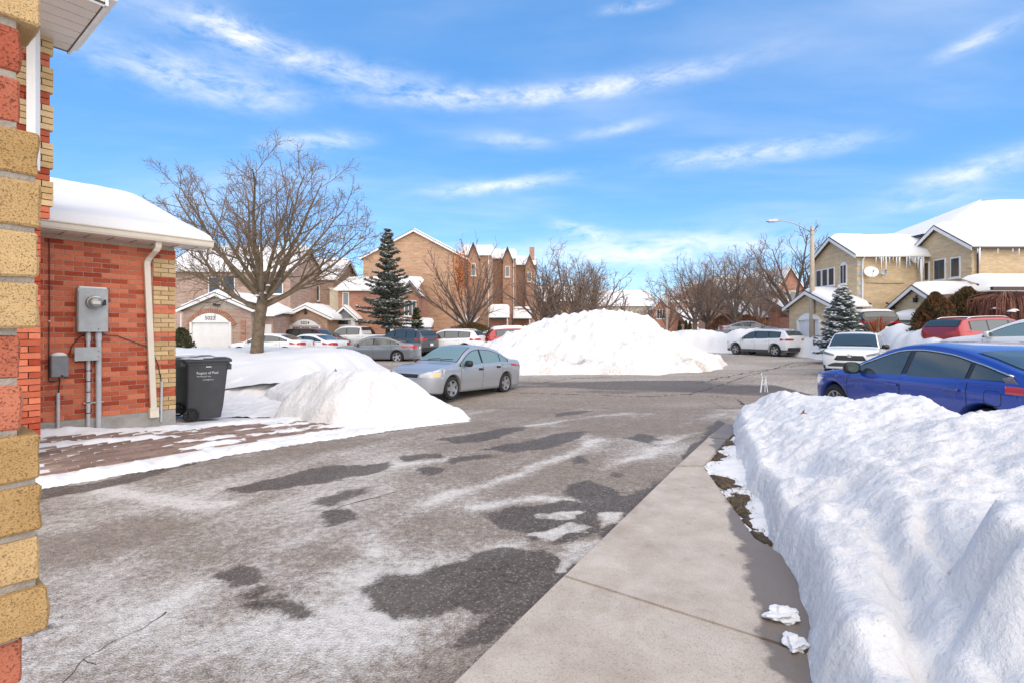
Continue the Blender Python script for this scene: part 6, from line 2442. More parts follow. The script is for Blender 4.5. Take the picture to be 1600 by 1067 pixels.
# ---- tall brick townhouses
hC = empty('tall_townhouse', (-9.0, 47.0, 0), label='tall tan brick end townhouse with a blank gable wall', cat='house', group='tall brick townhouses')
wall_block(hC, FY(-9.0, 47.0), -4.65, 4.6, 0, 13, -.3, 8.3, M_bk_tan)
gable(hC, RY(-9.0, 47.0), 13.0, 9.25, 8.3, 2.45, M_bk_tan, oh=.25, seed=41, snow=.2)
kid(MB().box((3.8, -.03, 3.2), (.16, .08, 6.0), FY(-9, 47)).build('utility_pipe', M_bk_brown), hC)
for i, (pa, pb, Yk, ptop, ap) in enumerate(((719, 768, 51.5, 399, 741), (766, 806, 57.0, 404, 793), (803, 838, 63.0, 414, 827))):
    xa, xb_ = (pa - 800) / F * Yk, (pb - 800) / F * Yk
    zt_ = EYE + (516 - ptop) / F * Yk
    hU = empty('tall_townhouse', ((xa + xb_) / 2, Yk, 0), label=('tan brick townhouse with grey gable right behind the orange-leaved tree',
               'brown brick townhouse with snowy porch roof, middle of the tall row', 'narrow brown townhouse with a chimney at the far end of the tall row')[i], cat='house', group='tall brick townhouses')
    Mu = FY(xa, Yk)
    w = xb_ - xa
    wall_block(hU, Mu, 0, w, 0, 12, -.3, zt_, (M_bk_tan, M_bk_brown, M_bk_brown)[i])
    roof_snow('roof_snow', Mu, -.1, w + .1, -.35, 3.4, zt_ + .02, .36, .22, lambda o, hU=hU: kid(o, hU), nx=18, ny=12, seed=50 + i)
    kid(MB().box((w / 2, -.40, zt_ - .02), (w + .5, .12, .14), Mu).build('gutter', M_white), hU)
    # front bay with steep grey gable at the right
    bx = (ap - 800) / F * Yk - xa
    wall_block(hU, Mu, bx - .5, bx + .5, -1.1, .0, -.3, zt_ - .3, (M_bk_brown, M_bk_brown, M_bk_brown)[i], 'bay')
    gable(hU, frame(Mu @ Vector((bx, -1.1, 0)), (0, 1)), 2.6, 1.0, zt_ - .3, 1.3, M_bk_brown, oh=.10, trim=M_fascia_d, snow=.05, gut=False, seed=53 + i)
    window(hU, frame(Mu @ Vector((bx, -1.1, 0)), (1, 0)), 0, zt_ - 1.6, .5, 1.2, mull=0, frame_m=M_cream)
    downspout(hU, [Mu @ Vector((w - .3, -.1, zt_)), Mu @ Vector((w - .3, -.1, 0))])
    if i < 2:
        pc = P((780, 816)[i], (489, 491)[i], Yk - 2)
        Mq = frame(Vector((pc.x, pc.y, 0)), (1, 0))
        kid(MB().box((0, .6, pc.z - .55), (1.9, 1.4, .14), Mq).build('porch_roof', M_roof), hU)
        roof_snow('porch_snow', Mq, -1.0, 1.0, -.2, 1.4, pc.z - .45, .7, .2, lambda o, hU=hU: kid(o, hU), nx=16, ny=12, seed=57 + i)
        kid(MB().tube([Mq @ Vector((.8, -.05, pc.z - .5)), Mq @ Vector((.8, -.05, 0))], .07, 6).build('porch_post', M_white), hU)
        wall_block(hU, Mq, -.9, .9, 1.2, 1.9, -.3, pc.z - .6, M_bk_red, 'porch_wall')
        kid(MB().box((.2, 1.14, 1.1), (.8, .06, 2.0), Mq).build('front_door', M_greybox), hU)
    if i == 2:
        kid(MB().box((w - .5, 1.0, zt_ + 1.2), (.6, .6, 2.2), Mu).build('chimney', M_bk_brown), hU)
hK = empty('townhouse', (4.3, 68, 0), label='low brown brick house between the tall row and the dark bare trees', cat='house')
MK = FY(4.3, 68)
wall_block(hK, MK, -1.3, 4.4, 0, 10, -.3, 5.6, M_bk_brown)
gable(hK, frame(Vector((3.0, 73, 0)), (1, 0)), 6, 10, 5.6, 2.2, M_bk_brown, ends=(1, 1), seed=61)
for zz in (4.2, 1.9):
    window(hK, MK, -.3, zz, .8, 1.5, mull=0)

# ---- white picket fence left of the red suv
fn_ = empty('picket_fence', (-1.6, 41.5, 0), label='white picket fence left of the snow-topped red suv', cat='fence')
for k in range(16):
    x = -2.9 + k * .18
    MB().box((x + 1.6, 0, .85 + .25), (.09, .04, 1.0)).build('picket', M_white, fn_)
for zz in (.75, 1.35):
    MB().box((-1.55 + 1.6, .04, zz), (2.9, .04, .09)).build('rail', M_white, fn_)

# ---- far houses across the end of the street
hF = empty('far_house', (17.0, 88, 0), label='beige far house with wide snowy roof beyond the snow pile', cat='house', group='houses at the end of the street')
MF = FY(17.0, 88)
wall_block(hF, MF, -6.8, 8, 0, 12, -.3, 5.9, M_beige)
gable(hF, frame(Vector((10.2, 94, 0)), (1, 0)), 14.8, 12, 5.9, 2.7, M_beige, ends=(1, 1), seed=71)
wall_block(hF, MF, 6.9, 9.6, -1.2, 0, -.3, 5.4, M_bk_red, 'bay')
gable(hF, frame(MF @ Vector((8.25, -1.2, 0)), (0, 1)), 6, 2.7, 5.4, 1.5, M_bk_red, seed=72, snow=.2)
window(hF, frame(MF @ Vector((8.25, -1.2, 0)), (1, 0)), 0, 4.3, 1.5, 1.6, mull=2)
for xx in (-5.2, -3.2):
    window(hF, MF, xx, 4.4, 1.1, 1.4)
hG = empty('far_house', (30.5, 86, 0), label='orange brick far house with big gable behind the far street lamp', cat='house', group='houses at the end of the street')
MG = FY(30.5, 86)
wall_block(hG, MG, -4.3, 5.5, 0, 10, -.3, 6.6, M_bk_red)
gable(hG, RY(31.1, 86), 10, 9.8, 6.6, 3.0, M_bk_red, seed=73)
kid(MB().box((.3, -.1, 6.5), (9.2, .2, .5), MG).build('snow_ledge', M_snow_roof, bevel=.1), hG)
wall_block(hG, MG, -2.5, 7, -5, 0, -.3, 2.6, M_bk_tan, 'garage')
roof_snow('roof_snow', MG, -3.0, 7.4, -5.5, .2, 2.65, .42, .35, lambda o: kid(o, hG), nx=20, ny=12, seed=74)
garage_door(hG, frame(MG @ Vector((0, -5, 0)), (1, 0)), .2, 0, 3.0, 2.1, (4, 4))
for xx in (-2.4, 1.5, 3.2):
    window(hG, MG, xx, 5.1, 1.1, 1.4)
hH = empty('far_house', (46, 84, 0), label='orange brick far house right of the far street lamp', cat='house', group='houses at the end of the street')
MH = FY(46, 84)
wall_block(hH, MH, -8, 6, 0, 10, -.3, 6.2, M_bk_red)
gable(hH, frame(Vector((38, 89, 0)), (1, 0)), 14, 10, 6.2, 2.6, M_bk_red, ends=(1, 1), seed=75)
wall_block(hH, MH, -6, 4, -5, 0, -.3, 2.6, M_bk_tan, 'garage')
roof_snow('roof_snow', MH, -6.5, 4.5, -5.5, .2, 2.65, .42, .35, lambda o: kid(o, hH), nx=20, ny=12, seed=76)
for xx in (-5.5, -2.5, 1.5):
    window(hH, MH, xx, 4.8, 1.2, 1.4)

# ---- brown brick row behind the right-hand trees
for i, (pa, pb, Yk, apx, apy) in enumerate(((1133, 1205, 63, 1194, 424), (1205, 1262, 57, 1226, 416))):
    xa, xb_ = (pa - 800) / F * Yk, (pb - 800) / F * Yk
    hR = empty('brick_townhouse', ((xa + xb_) / 2, Yk, 0), label=('brown brick townhouse with steep gable behind the middle bare tree', 'brown brick townhouse with steep gable behind the tree by the lamp post')[i], cat='house', group='brown brick row')
    Mr_ = FY(xa, Yk)
    w = xb_ - xa
    ze = EYE + (516 - apy) / F * Yk - 2.6
    wall_block(hR, Mr_, 0, w, 0, 9, -.3, ze, M_bk_brown)
    gable(hR, frame(Mr_ @ Vector((0, 4.5, 0)), (1, 0)), w, 9, ze, 2.2, M_bk_brown, ends=(1, 1), seed=80 + i)
    bx = (apx - 800) / F * Yk - xa
    wall_block(hR, Mr_, bx - 1.5, bx + 1.5, -1, 0, -.3, ze, M_bk_red, 'bay')
    gable(hR, frame(Mr_ @ Vector((bx, -1, 0)), (0, 1)), 4, 3.0, ze, 2.4, M_bk_red, oh=.15, seed=83 + i, snow=.15, gut=False)
    window(hR, frame(Mr_ @ Vector((bx, -1, 0)), (1, 0)), 0, ze - 1.0, 1.4, 1.5)
    for q in range(2):
        x0 = w * (.05 + .5 * q)
        wall_block(hR, Mr_, x0, x0 + w * .40, -5, 0, -.3, 3.0, (M_bk_red, M_bk_tan)[q], 'garage')
        roof_snow('roof_snow', Mr_, x0 - .4, x0 + w * .40 + .4, -5.5, .2, 3.05, .36, .35, lambda o, hR=hR: kid(o, hR), nx=18, ny=12, seed=86 + i * 2 + q)
        garage_door(hR, frame(Mr_ @ Vector((x0 + w * .2, -5, 0)), (1, 0)), 0, .5, w * .28, 2.0, (3, 4))
        downspout(hR, [Mr_ @ Vector((x0 + w * .40 - .1, -5.1, 3)), Mr_ @ Vector((x0 + w * .40 - .1, -5.1, 0))])

# ---- yellow brick townhouses on the right, their fronts looking along -X and side walls towards us
zE = 6.05
GR = .75


def FX(x, y):
    """front frame of a wall that faces -X: local x runs towards the camera (-Y), local y into the house (+X)"""
    return frame(Vector((x, y, 0)), (0, -1))


def icicles(h, p0, p1, n, lmax, seed, rmax=.05):
    rr = random.Random(seed)
    for k in range(n):
        t = rr.random()
        p = Vector(p0).lerp(Vector(p1), t)
        l = lmax * rr.random() ** 2.2 + .12
        kid(MB().tube([p, p - Vector((0, 0, l * .5)), p - Vector((0, 0, l))], [min(rmax, .02 + l * .04), .014 + l * .02, .003], 5).build('icicle', M_ice), h)


hD = empty('yellow_brick_house', (20.0, 29.7, GR), label='yellow brick house with arched window and white satellite dish', cat='house', group='yellow brick row')
MDf = FX(20.0, 29.7)
wall_block(hD, FY(20.0, 29.7), 0, 9, 0, 4.3, GR - .5, zE, M_bk_yel)
gable(hD, frame(Vector((20.0, 31.85, 0)), (1, 0)), 9.0, 4.3, zE, 1.25, M_bk_yel, oh=.28, seed=91, snow=.20)
window(hD, MDf, -1.15, 5.05, .62, 1.35, arched=True, mull=1)
for k in range(3):
    window(hD, MDf, -2.3 - k * .66, 4.95, .60, 1.15, mull=0)
for k in range(7):
    kid(MB().box((.16, -.012, 2.1 + k * .56), (.30, .05, .28), FY(20.0, 29.7)).build('quoin', M_greybox), hD)
downspout(hD, [Vector((20.35, 29.5, zE - .15)), Vector((20.28, 29.62, zE - .45)), Vector((20.28, 29.62, 1.0))])
icicles(hD, (20.8, 29.35, zE - .25), (23.6, 29.35, zE - .25), 34, .9, 1)
icicles(hD, (23.0, 29.35, zE - .25), (23.5, 29.35, zE - .25), 4, 2.2, 2)
window(hD, FY(20.0, 29.7), 1.75, 1.75, 1.25, .6, mull=1, sill=False)
# low garage wing in front
wall_block(hD, FY(18.3, 29.2), 0, 1.7, 0, 4.6, GR - .8, 3.1, M_bk_yel, 'garage_wall')
gable(hD, frame(Vector((18.3, 31.5, 0)), (1, 0)), 1.7, 4.6, 3.1, .85, M_bk_yel, oh=.28, seed=92, snow=.22)
garage_door(hD, FX(18.3, 31.5), .1, GR - .4, 2.2, 1.9, (4, 4), .40, None)
kid(MB().box((.8, -.03, 1.6), (1.2, .06, 1.9), FY(18.3, 29.2)).build('side_door', M_white), hD)


def dish(label, p, r, m, face):
    o = empty('satellite_dish', p, atan2(face[1], face[0]), label, 'satellite dish', 'satellite dishes on the yellow brick wall')
    Mt = Matrix.Rotation(radians(62), 4, 'Y')
    MB().lathe([(.001, -.05), (r * .5, -.02), (r * .85, .035), (r, .075), (r * .985, .08), (r * .84, .045), (r * .5, -.008), (.001, -.038)], 28, Mt).build('reflector', m, o, smooth=True)
    MB().tube([Mt @ Vector((r * .95, 0, .05)), Mt @ Vector((r * .5, 0, .38))], .012, 6).build('feed_arm', M_galv, o)
    MB().box((0, 0, 0), (.06, .06, .10), Mt @ Matrix.Translation((r * .5, 0, .40))).build('receiver', M_greybox2, o, bevel=.01)
    MB().tube([(-.04, 0, -.02), (-.16, 0, -.10), (-.30, 0, -.10)], .022, 6).build('bracket', M_galv, o)
    return o


dish('large white satellite dish with an icicle on the yellow brick side wall', P(1361, 426, 29.35), .36, mat('white_dish', (.74, .74, .74), .5), (-.35, -.94))
dish('small grey satellite dish beside the large white dish', P(1381, 427, 29.4), .19, M_greybox, (-.35, -.94))
dish('grey satellite dish under the eave beside the dark downspout', P(1426, 408, 29.3), .22, M_greybox, (.35, -.94))
wc = empty('wall_cable', (20.3, 29.68, 0), label='black cable strung across the yellow brick side wall', cat='cable')
MB().tube([(.2, -.02, 4.35), (1.4, -.03, 4.30), (2.4, -.02, 4.33)], .014, 5).build('cable_run', M_black, wc)

hE = empty('yellow_brick_house', (24.0, 26.7, GR), label='yellow brick house at the right with three gable windows and dark downspouts', cat='house', group='yellow brick row')
wall_block(hE, FY(24.0, 26.7), 0, 10, 0, 4.15, GR - .5, zE, M_bk_yel)
gable(hE, frame(Vector((24.0, 28.78, 0)), (1, 0)), 10.0, 4.15, zE, 1.35, M_bk_yel, oh=.28, seed=94, snow=.20, eave_m=M_fascia_d)
# main roof climbing behind: hipped, the ridge running out of frame to the right
def roof_quad(h, fl, fr, br_, bl_, thick, name='roof_snow', n=18, seed=1):
    """snow on a sloping roof plane given by its four corners"""
    fl, fr, br_, bl_ = map(Vector, (fl, fr, br_, bl_))
    mb_ = MB()
    U, V = np.meshgrid(np.linspace(0, 1, n), np.linspace(0, 1, n))
    nz_ = fbm(U * 6, V * 4, 1.0, 4, seed)
    for j in range(n):
        for i in range(n):
            u_, v_ = U[j, i], V[j, i]
            p_ = fl.lerp(fr, u_).lerp(bl_.lerp(br_, u_), v_)
            e = min(1, min(u_, 1 - u_) * 8) * min(1, v_ * 5 + .0)
            mb_.v.append(tuple(p_ + Vector((0, 0, .01 + thick * sqrt(max(0, e)) * (1 + .2 * nz_[j, i])))))
    for j in range(n - 1):
        for i in range(n - 1):
            mb_.f.append((j * n + i, j * n + i + 1, (j + 1) * n + i + 1, (j + 1) * n + i))
    mb_.mi = [0] * len(mb_.f)
    return kid(mb_.build(name, M_snow_roof, smooth=True, uv=False), h)


wall_block(hE, FY(25.0, 28.9), 0, 14, 0, 8, 3.0, 7.3, M_bk_yel, 'main_wall')
roof_quad(hE, (24.5, 28.5, 7.35), (41, 28.5, 7.35), (41, 33.4, 10.0), (30.6, 33.4, 10.0), .12, 'main_roof_snow', seed=95)
roof_quad(hE, (24.5, 37.5, 7.35), (24.5, 28.5, 7.35), (30.6, 33.4, 10.0), (30.6, 33.5, 10.0), .12, 'main_roof_snow', seed=98)
MEf = FX(24.0, 26.7)
for k, (w, hh_) in enumerate(((.62, 1.12), (.80, 1.2), (.62, 1.12))):
    window(hE, MEf, -.98 - k * 1.02, 5.0, w, hh_, mull=0)
for k in range(8):
    kid(MB().box((-.16, -.012, 2.0 + k * .5), (.30, .05, .26), MEf).build('quoin', M_bk_yel), hE)
downspout(hE, [Vector((24.28, 26.42, zE - .15)), Vector((24.2, 26.6, zE - .5)), Vector((24.2, 26.6, 2.6))], M_fascia_d, .05)
downspout(hE, [Vector((23.75, 30.6, zE - .3)), Vector((23.9, 30.55, zE - .45)), Vector((23.9, 30.5, 3.6))], M_fascia_d, .05)
icicles(hE, (23.95, 26.35, zE - .2), (24.1, 26.35, zE - .2), 4, .9, 5)
icicles(hE, (25.0, 26.35, zE - .25), (29, 26.35, zE - .25), 12, .45, 6)
# low garage wing
wall_block(hE, FY(21.4, 25.5), 0, 3.0, 0, 3.1, GR - .6, 2.98, M_bk_yel, 'garage_wall')
gable(hE, frame(Vector((21.4, 27.05, 0)), (1, 0)), 3.2, 3.1, 2.98, .92, M_bk_yel, oh=.28, seed=96, snow=.2)
garage_door(hE, FX(21.4, 27.05), -.15, GR - .2, 2.1, 1.9, (4, 4))
lamp_on_wall(hE, FX(21.4, 27.05), .0, 3.2)
downspout(hE, [Vector((21.0, 28.75, 3.15)), Vector((21.25, 28.7, 3.0)), Vector((21.25, 28.7, .8))], M_fascia_d, .05)
# hip roof of the next garage at the right edge
wall_block(hE, FY(21.0, 22.3), 0, 8, 0, 3.4, GR - .6, 3.35, M_bk_brown, 'next_garage_wall')
roof_quad(hE, (20.5, 21.9, 3.42), (30, 21.9, 3.42), (30, 25.4, 4.15), (22.3, 25.4, 4.15), .26, seed=97, n=26)
kid(MB().box((4.75, -.02, 3.40), (9.5, .14, .14), FY(20.5, 21.9)).build('gutter', M_fascia_d), hE)
kid(MB().box((4.75, .2, 3.30), (9.5, .40, .05), FY(20.5, 21.9)).build('soffit', M_white), hE)

# fence between the two yellow houses
wf = empty('board_fence', (23.0, 29.3, .7), label='weathered board fence between the two yellow brick houses', cat='fence')
for k in range(14):
    MB().box((-1.6 + k * .22, 0, .95), (.16, .03, 1.5)).build('board', M_wood, wf)
MB().box((-.15, .03, 1.5), (3.2, .05, .09)).build('rail', M_wood, wf)
# green bin by the cars
gb_ = wheelie_bin('wheelie_bin', 'green wheelie bin beside the russet cedar', mat('green_bin', (.02, .28, .12), .5), (21.4, 26.0, GR + .45), radians(200), False)
gb_['group'] = 'wheelie bins by the yellow houses'

# ================================================================ street lamps
def street_lamp(label, base, H, arm, r0=.16):
    o = empty('street_lamp', base, 0, label, 'street lamp', 'concrete street lamps')
    MB().tube([(0, 0, -.3), (0, 0, H * .55), (0, 0, H)], [r0, r0 * .80, r0 * .62], 16).build('pole', M_lamp_conc, o, smooth=True)
    MB().tube([(0, 0, H - .02), (0, 0, H + .02)], r0 * .60, 12).build('pole_cap', M_galv, o)
    for zz in (.18, .45):
        MB().tube([(0, 0, H - zz - .03), (0, 0, H - zz + .03)], r0 * .74, 12).build('clamp', M_galv, o)
    a, b = arm
    MB().tube([(-.05, 0, H - .35), (a * .25, 0, H - .35 + b * .42), (a * .55, 0, H - .35 + b * .80), (a * .8, 0, H - .35 + b * .98), (a, 0, H - .35 + b)], [.04, .036, .034, .03, .03], 8).build('arm', M_galv, o, smooth=True)
    hd = empty('lamp_head')
    bpy.data.objects.remove(hd)
    hm = MB()
    for (x_, w_, z0_, z1_) in ((0.05, .06, -.04, .05), (-.08, .13, -.06, .09), (-.40, .16, -.08, .09), (-.62, .13, -.07, .05), (-.72, .05, -.04, .01)):
        b0 = len(hm.v)
        hm.v += [(a + x_, -w_, H - .35 + b + z0_ * .8), (a + x_, w_, H - .35 + b + z0_ * .8), (a + x_, w_ * .7, H - .35 + b + z1_), (a + x_, -w_ * .7, H - .35 + b + z1_)]
    for i in range(4):
        for k in range(4):
            k2 = (k + 1) % 4
            hm.f.append((i * 4 + k, i * 4 + k2, i * 4 + 4 + k2, i * 4 + 4 + k))
    hm.f += [(3, 2, 1, 0), (16, 17, 18, 19)]
    hm.mi = [0] * len(hm.f)
    hd = hm.build('lamp_head', M_galv, o, fix=True)
    MB().box((a - .38, 0, H - .35 + b - .075), (.42, .20, .03)).build('lens', M_lens, hd)
    MB().tube([(a - .30, 0, H - .35 + b + .08), (a - .30, 0, H - .35 + b + .17)], .04, 8).build('photocell', M_greybox, hd)
    return o


lp = at(1269, 31.0)
street_lamp('tall concrete street lamp by the yellow brick houses', (lp[0], lp[1], .45), EYE + (516 - 355) / F * 31.0 - .45, (-2.05, .72), r0=.17)
lp = at(1042, 62)
street_lamp('distant concrete street lamp right of the snow pile', (lp[0], lp[1], .2), EYE + (516 - 447) / F * 62 - .2, (-1.9, .9), r0=.15)

# ================================================================ trees
def grow(rnd, out_, p, d, length, r, level, spec):
    """one branch as a polyline, then its children"""
    lv = spec[level]
    n = lv['seg']
    pts, rad = [p.copy()], [r]
    q = p.copy()
    dv = d.normalized()
    for i in range(n):
        dv = (dv + Vector((rnd.gauss(0, 1), rnd.gauss(0, 1), rnd.gauss(0, 1))) * lv['wob'] + Vector((0, 0, lv['up']))).normalized()
        q = q + dv * (length / n)
        pts.append(q.copy())
        rad.append(max(lv['rmin'], r * (1 - (i + 1) / n * lv['tap'])))
    out_.append((level, pts, rad))
    if level + 1 >= len(spec):
        return
    nx = spec[level + 1]
    k = nx['n'] if isinstance(nx['n'], int) else rnd.randint(*nx['n'])
    a0 = rnd.uniform(0, 6.28)
    for j in range(k):
        t = nx['from'] + (1 - nx['from']) * ((j + rnd.uniform(.1, .9)) / k)
        f = t * n
        i = min(n - 1, int(f))
        bp = pts[i].lerp(pts[i + 1], f - i)
        tan = (pts[i + 1] - pts[i]).normalized()
        a = a0 + j * 2.4 + rnd.uniform(-.4, .4)
        side = tan.orthogonal().normalized()
        side = Matrix.Rotation(a, 3, tan) @ side
        th = radians(rnd.uniform(*nx['ang']))
        nd = tan * cos(th) + side * sin(th)
        rr = min(rad[i] * .85, (rad[i] + (rad[i + 1] - rad[i]) * (f - i)) * nx['rr'] * rnd.uniform(.8, 1.15))
        ll = length * nx['len'] * rnd.uniform(.75, 1.2) * (1 - nx['taper'] * t)
        grow(rnd, out_, bp, nd, ll, max(nx['rmin'], rr), level + 1, spec)


def bare_tree(name, label, pos, trunk_h, trunk_r, spec, seed, bark=M_bark, twig=M_twig, group=None, lean=(0, 0), limbs=None):
    rnd = random.Random(seed)
    o = empty(name, pos, 0, label, 'tree', group)
    br = []
    # trunk
    tp = [Vector((0, 0, -.5)), Vector((0, 0, 0)), Vector((lean[0] * .2, lean[1] * .2, trunk_h * .35)), Vector((lean[0] * .6, lean[1] * .6, trunk_h * .75)), Vector((lean[0], lean[1], trunk_h))]
    tr = [trunk_r * 1.25, trunk_r * 1.12, trunk_r * .95, trunk_r * .9, trunk_r * .92]
    limbs = limbs or []
    for (h, az_, th, L, r) in limbs:
        d = Vector((sin(radians(th)) * cos(radians(az_)), sin(radians(th)) * sin(radians(az_)), cos(radians(th))))
        b = Vector((lean[0] * h, lean[1] * h, trunk_h * h))
        grow(rnd, br, b, d, L, r, 0, spec)
    t = MB().tube(tp, tr, 14)
    tk = t.build('trunk', bark, o, smooth=True, uv=False)
    th_, tw = MB(), MB()
    for lv, pts, rad in br:
        if lv == 0:
            th_.tube(pts, rad, 8, cap=False)
        elif lv == 1:
            th_.tube(pts, rad, 5, cap=False)
        else:
            tw.tube(pts, rad, 3, cap=False)
    cr = th_.build('crown', bark, o, smooth=True, uv=False)
    tag(tw.build('twigs', twig, cr, smooth=True, uv=False), kind='stuff')
    return o, br


MAPLE = [dict(seg=9, wob=.07, up=.035, rmin=.02, tap=.80),
         dict(n=(9, 11), seg=6, wob=.09, up=.03, rmin=.011, tap=.75, ang=(28, 52), rr=.55, len=.50, taper=.50, **{'from': .22}),
         dict(n=(6, 8), seg=4, wob=.12, up=.03, rmin=.007, tap=.6, ang=(28, 55), rr=.55, len=.48, taper=.35, **{'from': .18}),
         dict(n=(5, 8), seg=3, wob=.14, up=.02, rmin=.006, tap=.3, ang=(30, 60), rr=.6, len=.50, taper=.2, **{'from': .2})]
pT = P(401, 556, 20.0)
limbs = [(.86, 0, 66, 4.9, .085), (.80, 185, 64, 4.9, .095), (.93, 300, 56, 4.6, .085), (.90, 120, 56, 4.6, .085), (.96, 240, 46, 4.7, .09), (.98, 60, 44, 4.8, .09),
         (1.0, 10, 34, 5.2, .10), (1.0, 175, 32, 5.2, .10), (1.0, 280, 18, 5.1, .11), (1.0, 90, 14, 5.0, .10), (.99, 200, 50, 4.8, .09), (.97, 340, 52, 4.8, .09), (.88, 160, 72, 4.6, .07), (.92, 20, 72, 4.7, .075),
         (1.0, 130, 25, 5.1, .09), (1.0, 330, 27, 5.1, .09)]
bt, _ = bare_tree('maple_tree', 'big spreading bare tree standing in the snowy lawn on the left', (pT.x, pT.y, pT.z - .05), 2.25, .225, MAPLE, 7, limbs=limbs, lean=(.25, .0))
sc_ = MB()
for (a, b, c, r) in ((.35, -.2, 2.45, .16), (.15, -.25, 2.35, .13), (.6, -.3, 2.75, .10)):
    sc_.lathe([(.001, r * .6), (r * .6, r * .45), (r, 0)], 12, Matrix.Translation((a, b, c)))
sc_.build('crotch_snow', M_snow_roof, bt, smooth=True)

ROUND = [dict(seg=7, wob=.08, up=.03, rmin=.028, tap=.8),
         dict(n=(7, 8), seg=5, wob=.11, up=.03, rmin=.017, tap=.75, ang=(20, 48), rr=.5, len=.52, taper=.45, **{'from': .18}),
         dict(n=(5, 6), seg=3, wob=.15, up=.03, rmin=.011, tap=.5, ang=(22, 55), rr=.55, len=.50, taper=.3, **{'from': .15}),
         dict(n=(3, 5), seg=2, wob=.15, up=.02, rmin=.009, tap=.3, ang=(25, 60), rr=.7, len=.55, taper=.2, **{'from': .15})]
FARL = [dict(seg=6, wob=.07, up=.03, rmin=.03, tap=.75),
        dict(n=(7, 8), seg=4, wob=.10, up=.03, rmin=.022, tap=.7, ang=(22, 48), rr=.55, len=.52, taper=.45, **{'from': .2}),
        dict(n=(5, 6), seg=3, wob=.12, up=.02, rmin=.016, tap=.4, ang=(25, 50), rr=.6, len=.50, taper=.3, **{'from': .15})]


def fan(n, thmin, thmax, L, r, seed, h0=.85):
    rr = random.Random(seed)
    return [(rr.uniform(h0, 1.0), k * 137.5 + rr.uniform(-20, 20), thmin + (thmax - thmin) * ((k + .5) / n), L * rr.uniform(.85, 1.1), r * rr.uniform(.8, 1.1)) for k in range(n)]


# orange-leaved tree by the tall house
pO = P(733, 520, 38.5)
ot, obr = bare_tree('small_tree', 'low vase-shaped bare tree with a patch of orange leaves', (pO.x, pO.y, -.1), 2.1, .16,
                    [dict(seg=7, wob=.05, up=.06, rmin=.03, tap=.75), dict(n=(6, 8), seg=5, wob=.06, up=.05, rmin=.018, tap=.7, ang=(12, 34), rr=.6, len=.62, taper=.45, **{'from': .12}),
                     dict(n=(4, 6), seg=3, wob=.1, up=.03, rmin=.012, tap=.4, ang=(15, 40), rr=.6, len=.5, taper=.3, **{'from': .2})], 12, bark=M_bark_d,
                    limbs=fan(11, 18, 68, 4.9, .10, 5), twig=mat('red_brown_twigs', (.20, .10, .065), .9))
lf = MB()
rr = random.Random(9)
for k in range(1500):
    v_ = Vector((rr.gauss(0, .30), rr.gauss(0, .5), rr.gauss(0, .85)))
    c_ = v_ + Vector(((722 - 733) / F * 38.5, -.4, EYE + (516 - 425) / F * 38.5 + .1))
    a = Vector((rr.gauss(0, 1), rr.gauss(0, 1), rr.gauss(0, 1))).normalized() * .055
    b = a.orthogonal().normalized() * .045
    lf.add([c_ - a, c_ + b, c_ + a, c_ - b], [(0, 1, 2, 3)])
tag(lf.build('leaves', M_orange, ot, uv=False), kind='stuff')
cs = MB()
for lv, pts, rad in obr:
    if lv == 0:
        q = [p + Vector((0, 0, r + .02)) for p, r in zip(pts[:3], rad[:3])]
        cs.tube(q, [.02, .07, .02], 6)
cs.build('branch_snow', M_snow_roof, ot, smooth=True)

# clump of dark bare trees left of the pile's top
for k, (px, Y, H, seed, lab) in enumerate(((846, 43, 5.4, 31, 'leaning bare tree, leftmost of the dark clump above the snow pile'), (882, 42, 6.2, 32, 'tallest round bare tree of the dark clump above the snow pile'),
                                           (905, 45, 6.0, 33, 'dense bare tree in the middle of the dark clump'), (928, 48, 5.4, 34, 'rightmost bare tree of the dark clump above the snow pile'))):
    x, y = at(px, Y)
    bare_tree('bare_tree', lab, (x, y, .2), 1.7, .17, ROUND if k in (1, 2) else FARL, seed, bark=M_bark_d, twig=M_twig_d, group='dark bare trees above the snow pile',
              limbs=fan(10, 8, 48, H * .86, .12, seed))
for k, (px, Y, H, seed, lab) in enumerate(((966, 62, 5.2, 41, 'small sparse bare tree right of the dark clump'), (1043, 70, 7.2, 43, 'slim bare tree behind the distant street lamp'),
                                           (1010, 66, 3.4, 44, 'small bare shrub-like tree in front of the beige far house'))):
    x, y = at(px, Y)
    bare_tree('bare_tree', lab, (x, y, .2), 1.6, .15, FARL, seed, bark=M_bark_d, twig=M_twig_d, limbs=fan(6, 10, 45, H * .8, .11, seed))
for k, (px, Y, H, seed, lab) in enumerate(((1086, 50, 6.8, 51, 'bare tree at the left of the right-hand clump'), (1105, 52, 7.0, 52, 'double-stemmed bare tree in the right-hand clump'),
                                           (1149, 46, 7.0, 53, 'spreading bare tree in the middle of the right-hand clump'), (1185, 56, 8.0, 57, 'tall bare tree behind the right-hand clump'))):
    x, y = at(px, Y)
    bare_tree('bare_tree', lab, (x, y, .4), 2.0, .22, ROUND if k < 3 else FARL, seed, bark=M_bark_d, twig=M_twig_d, group='bare trees right of the pile', limbs=fan(10, 8, 62, H * .80, .13, seed))
pR = P(1240, 502, 39)
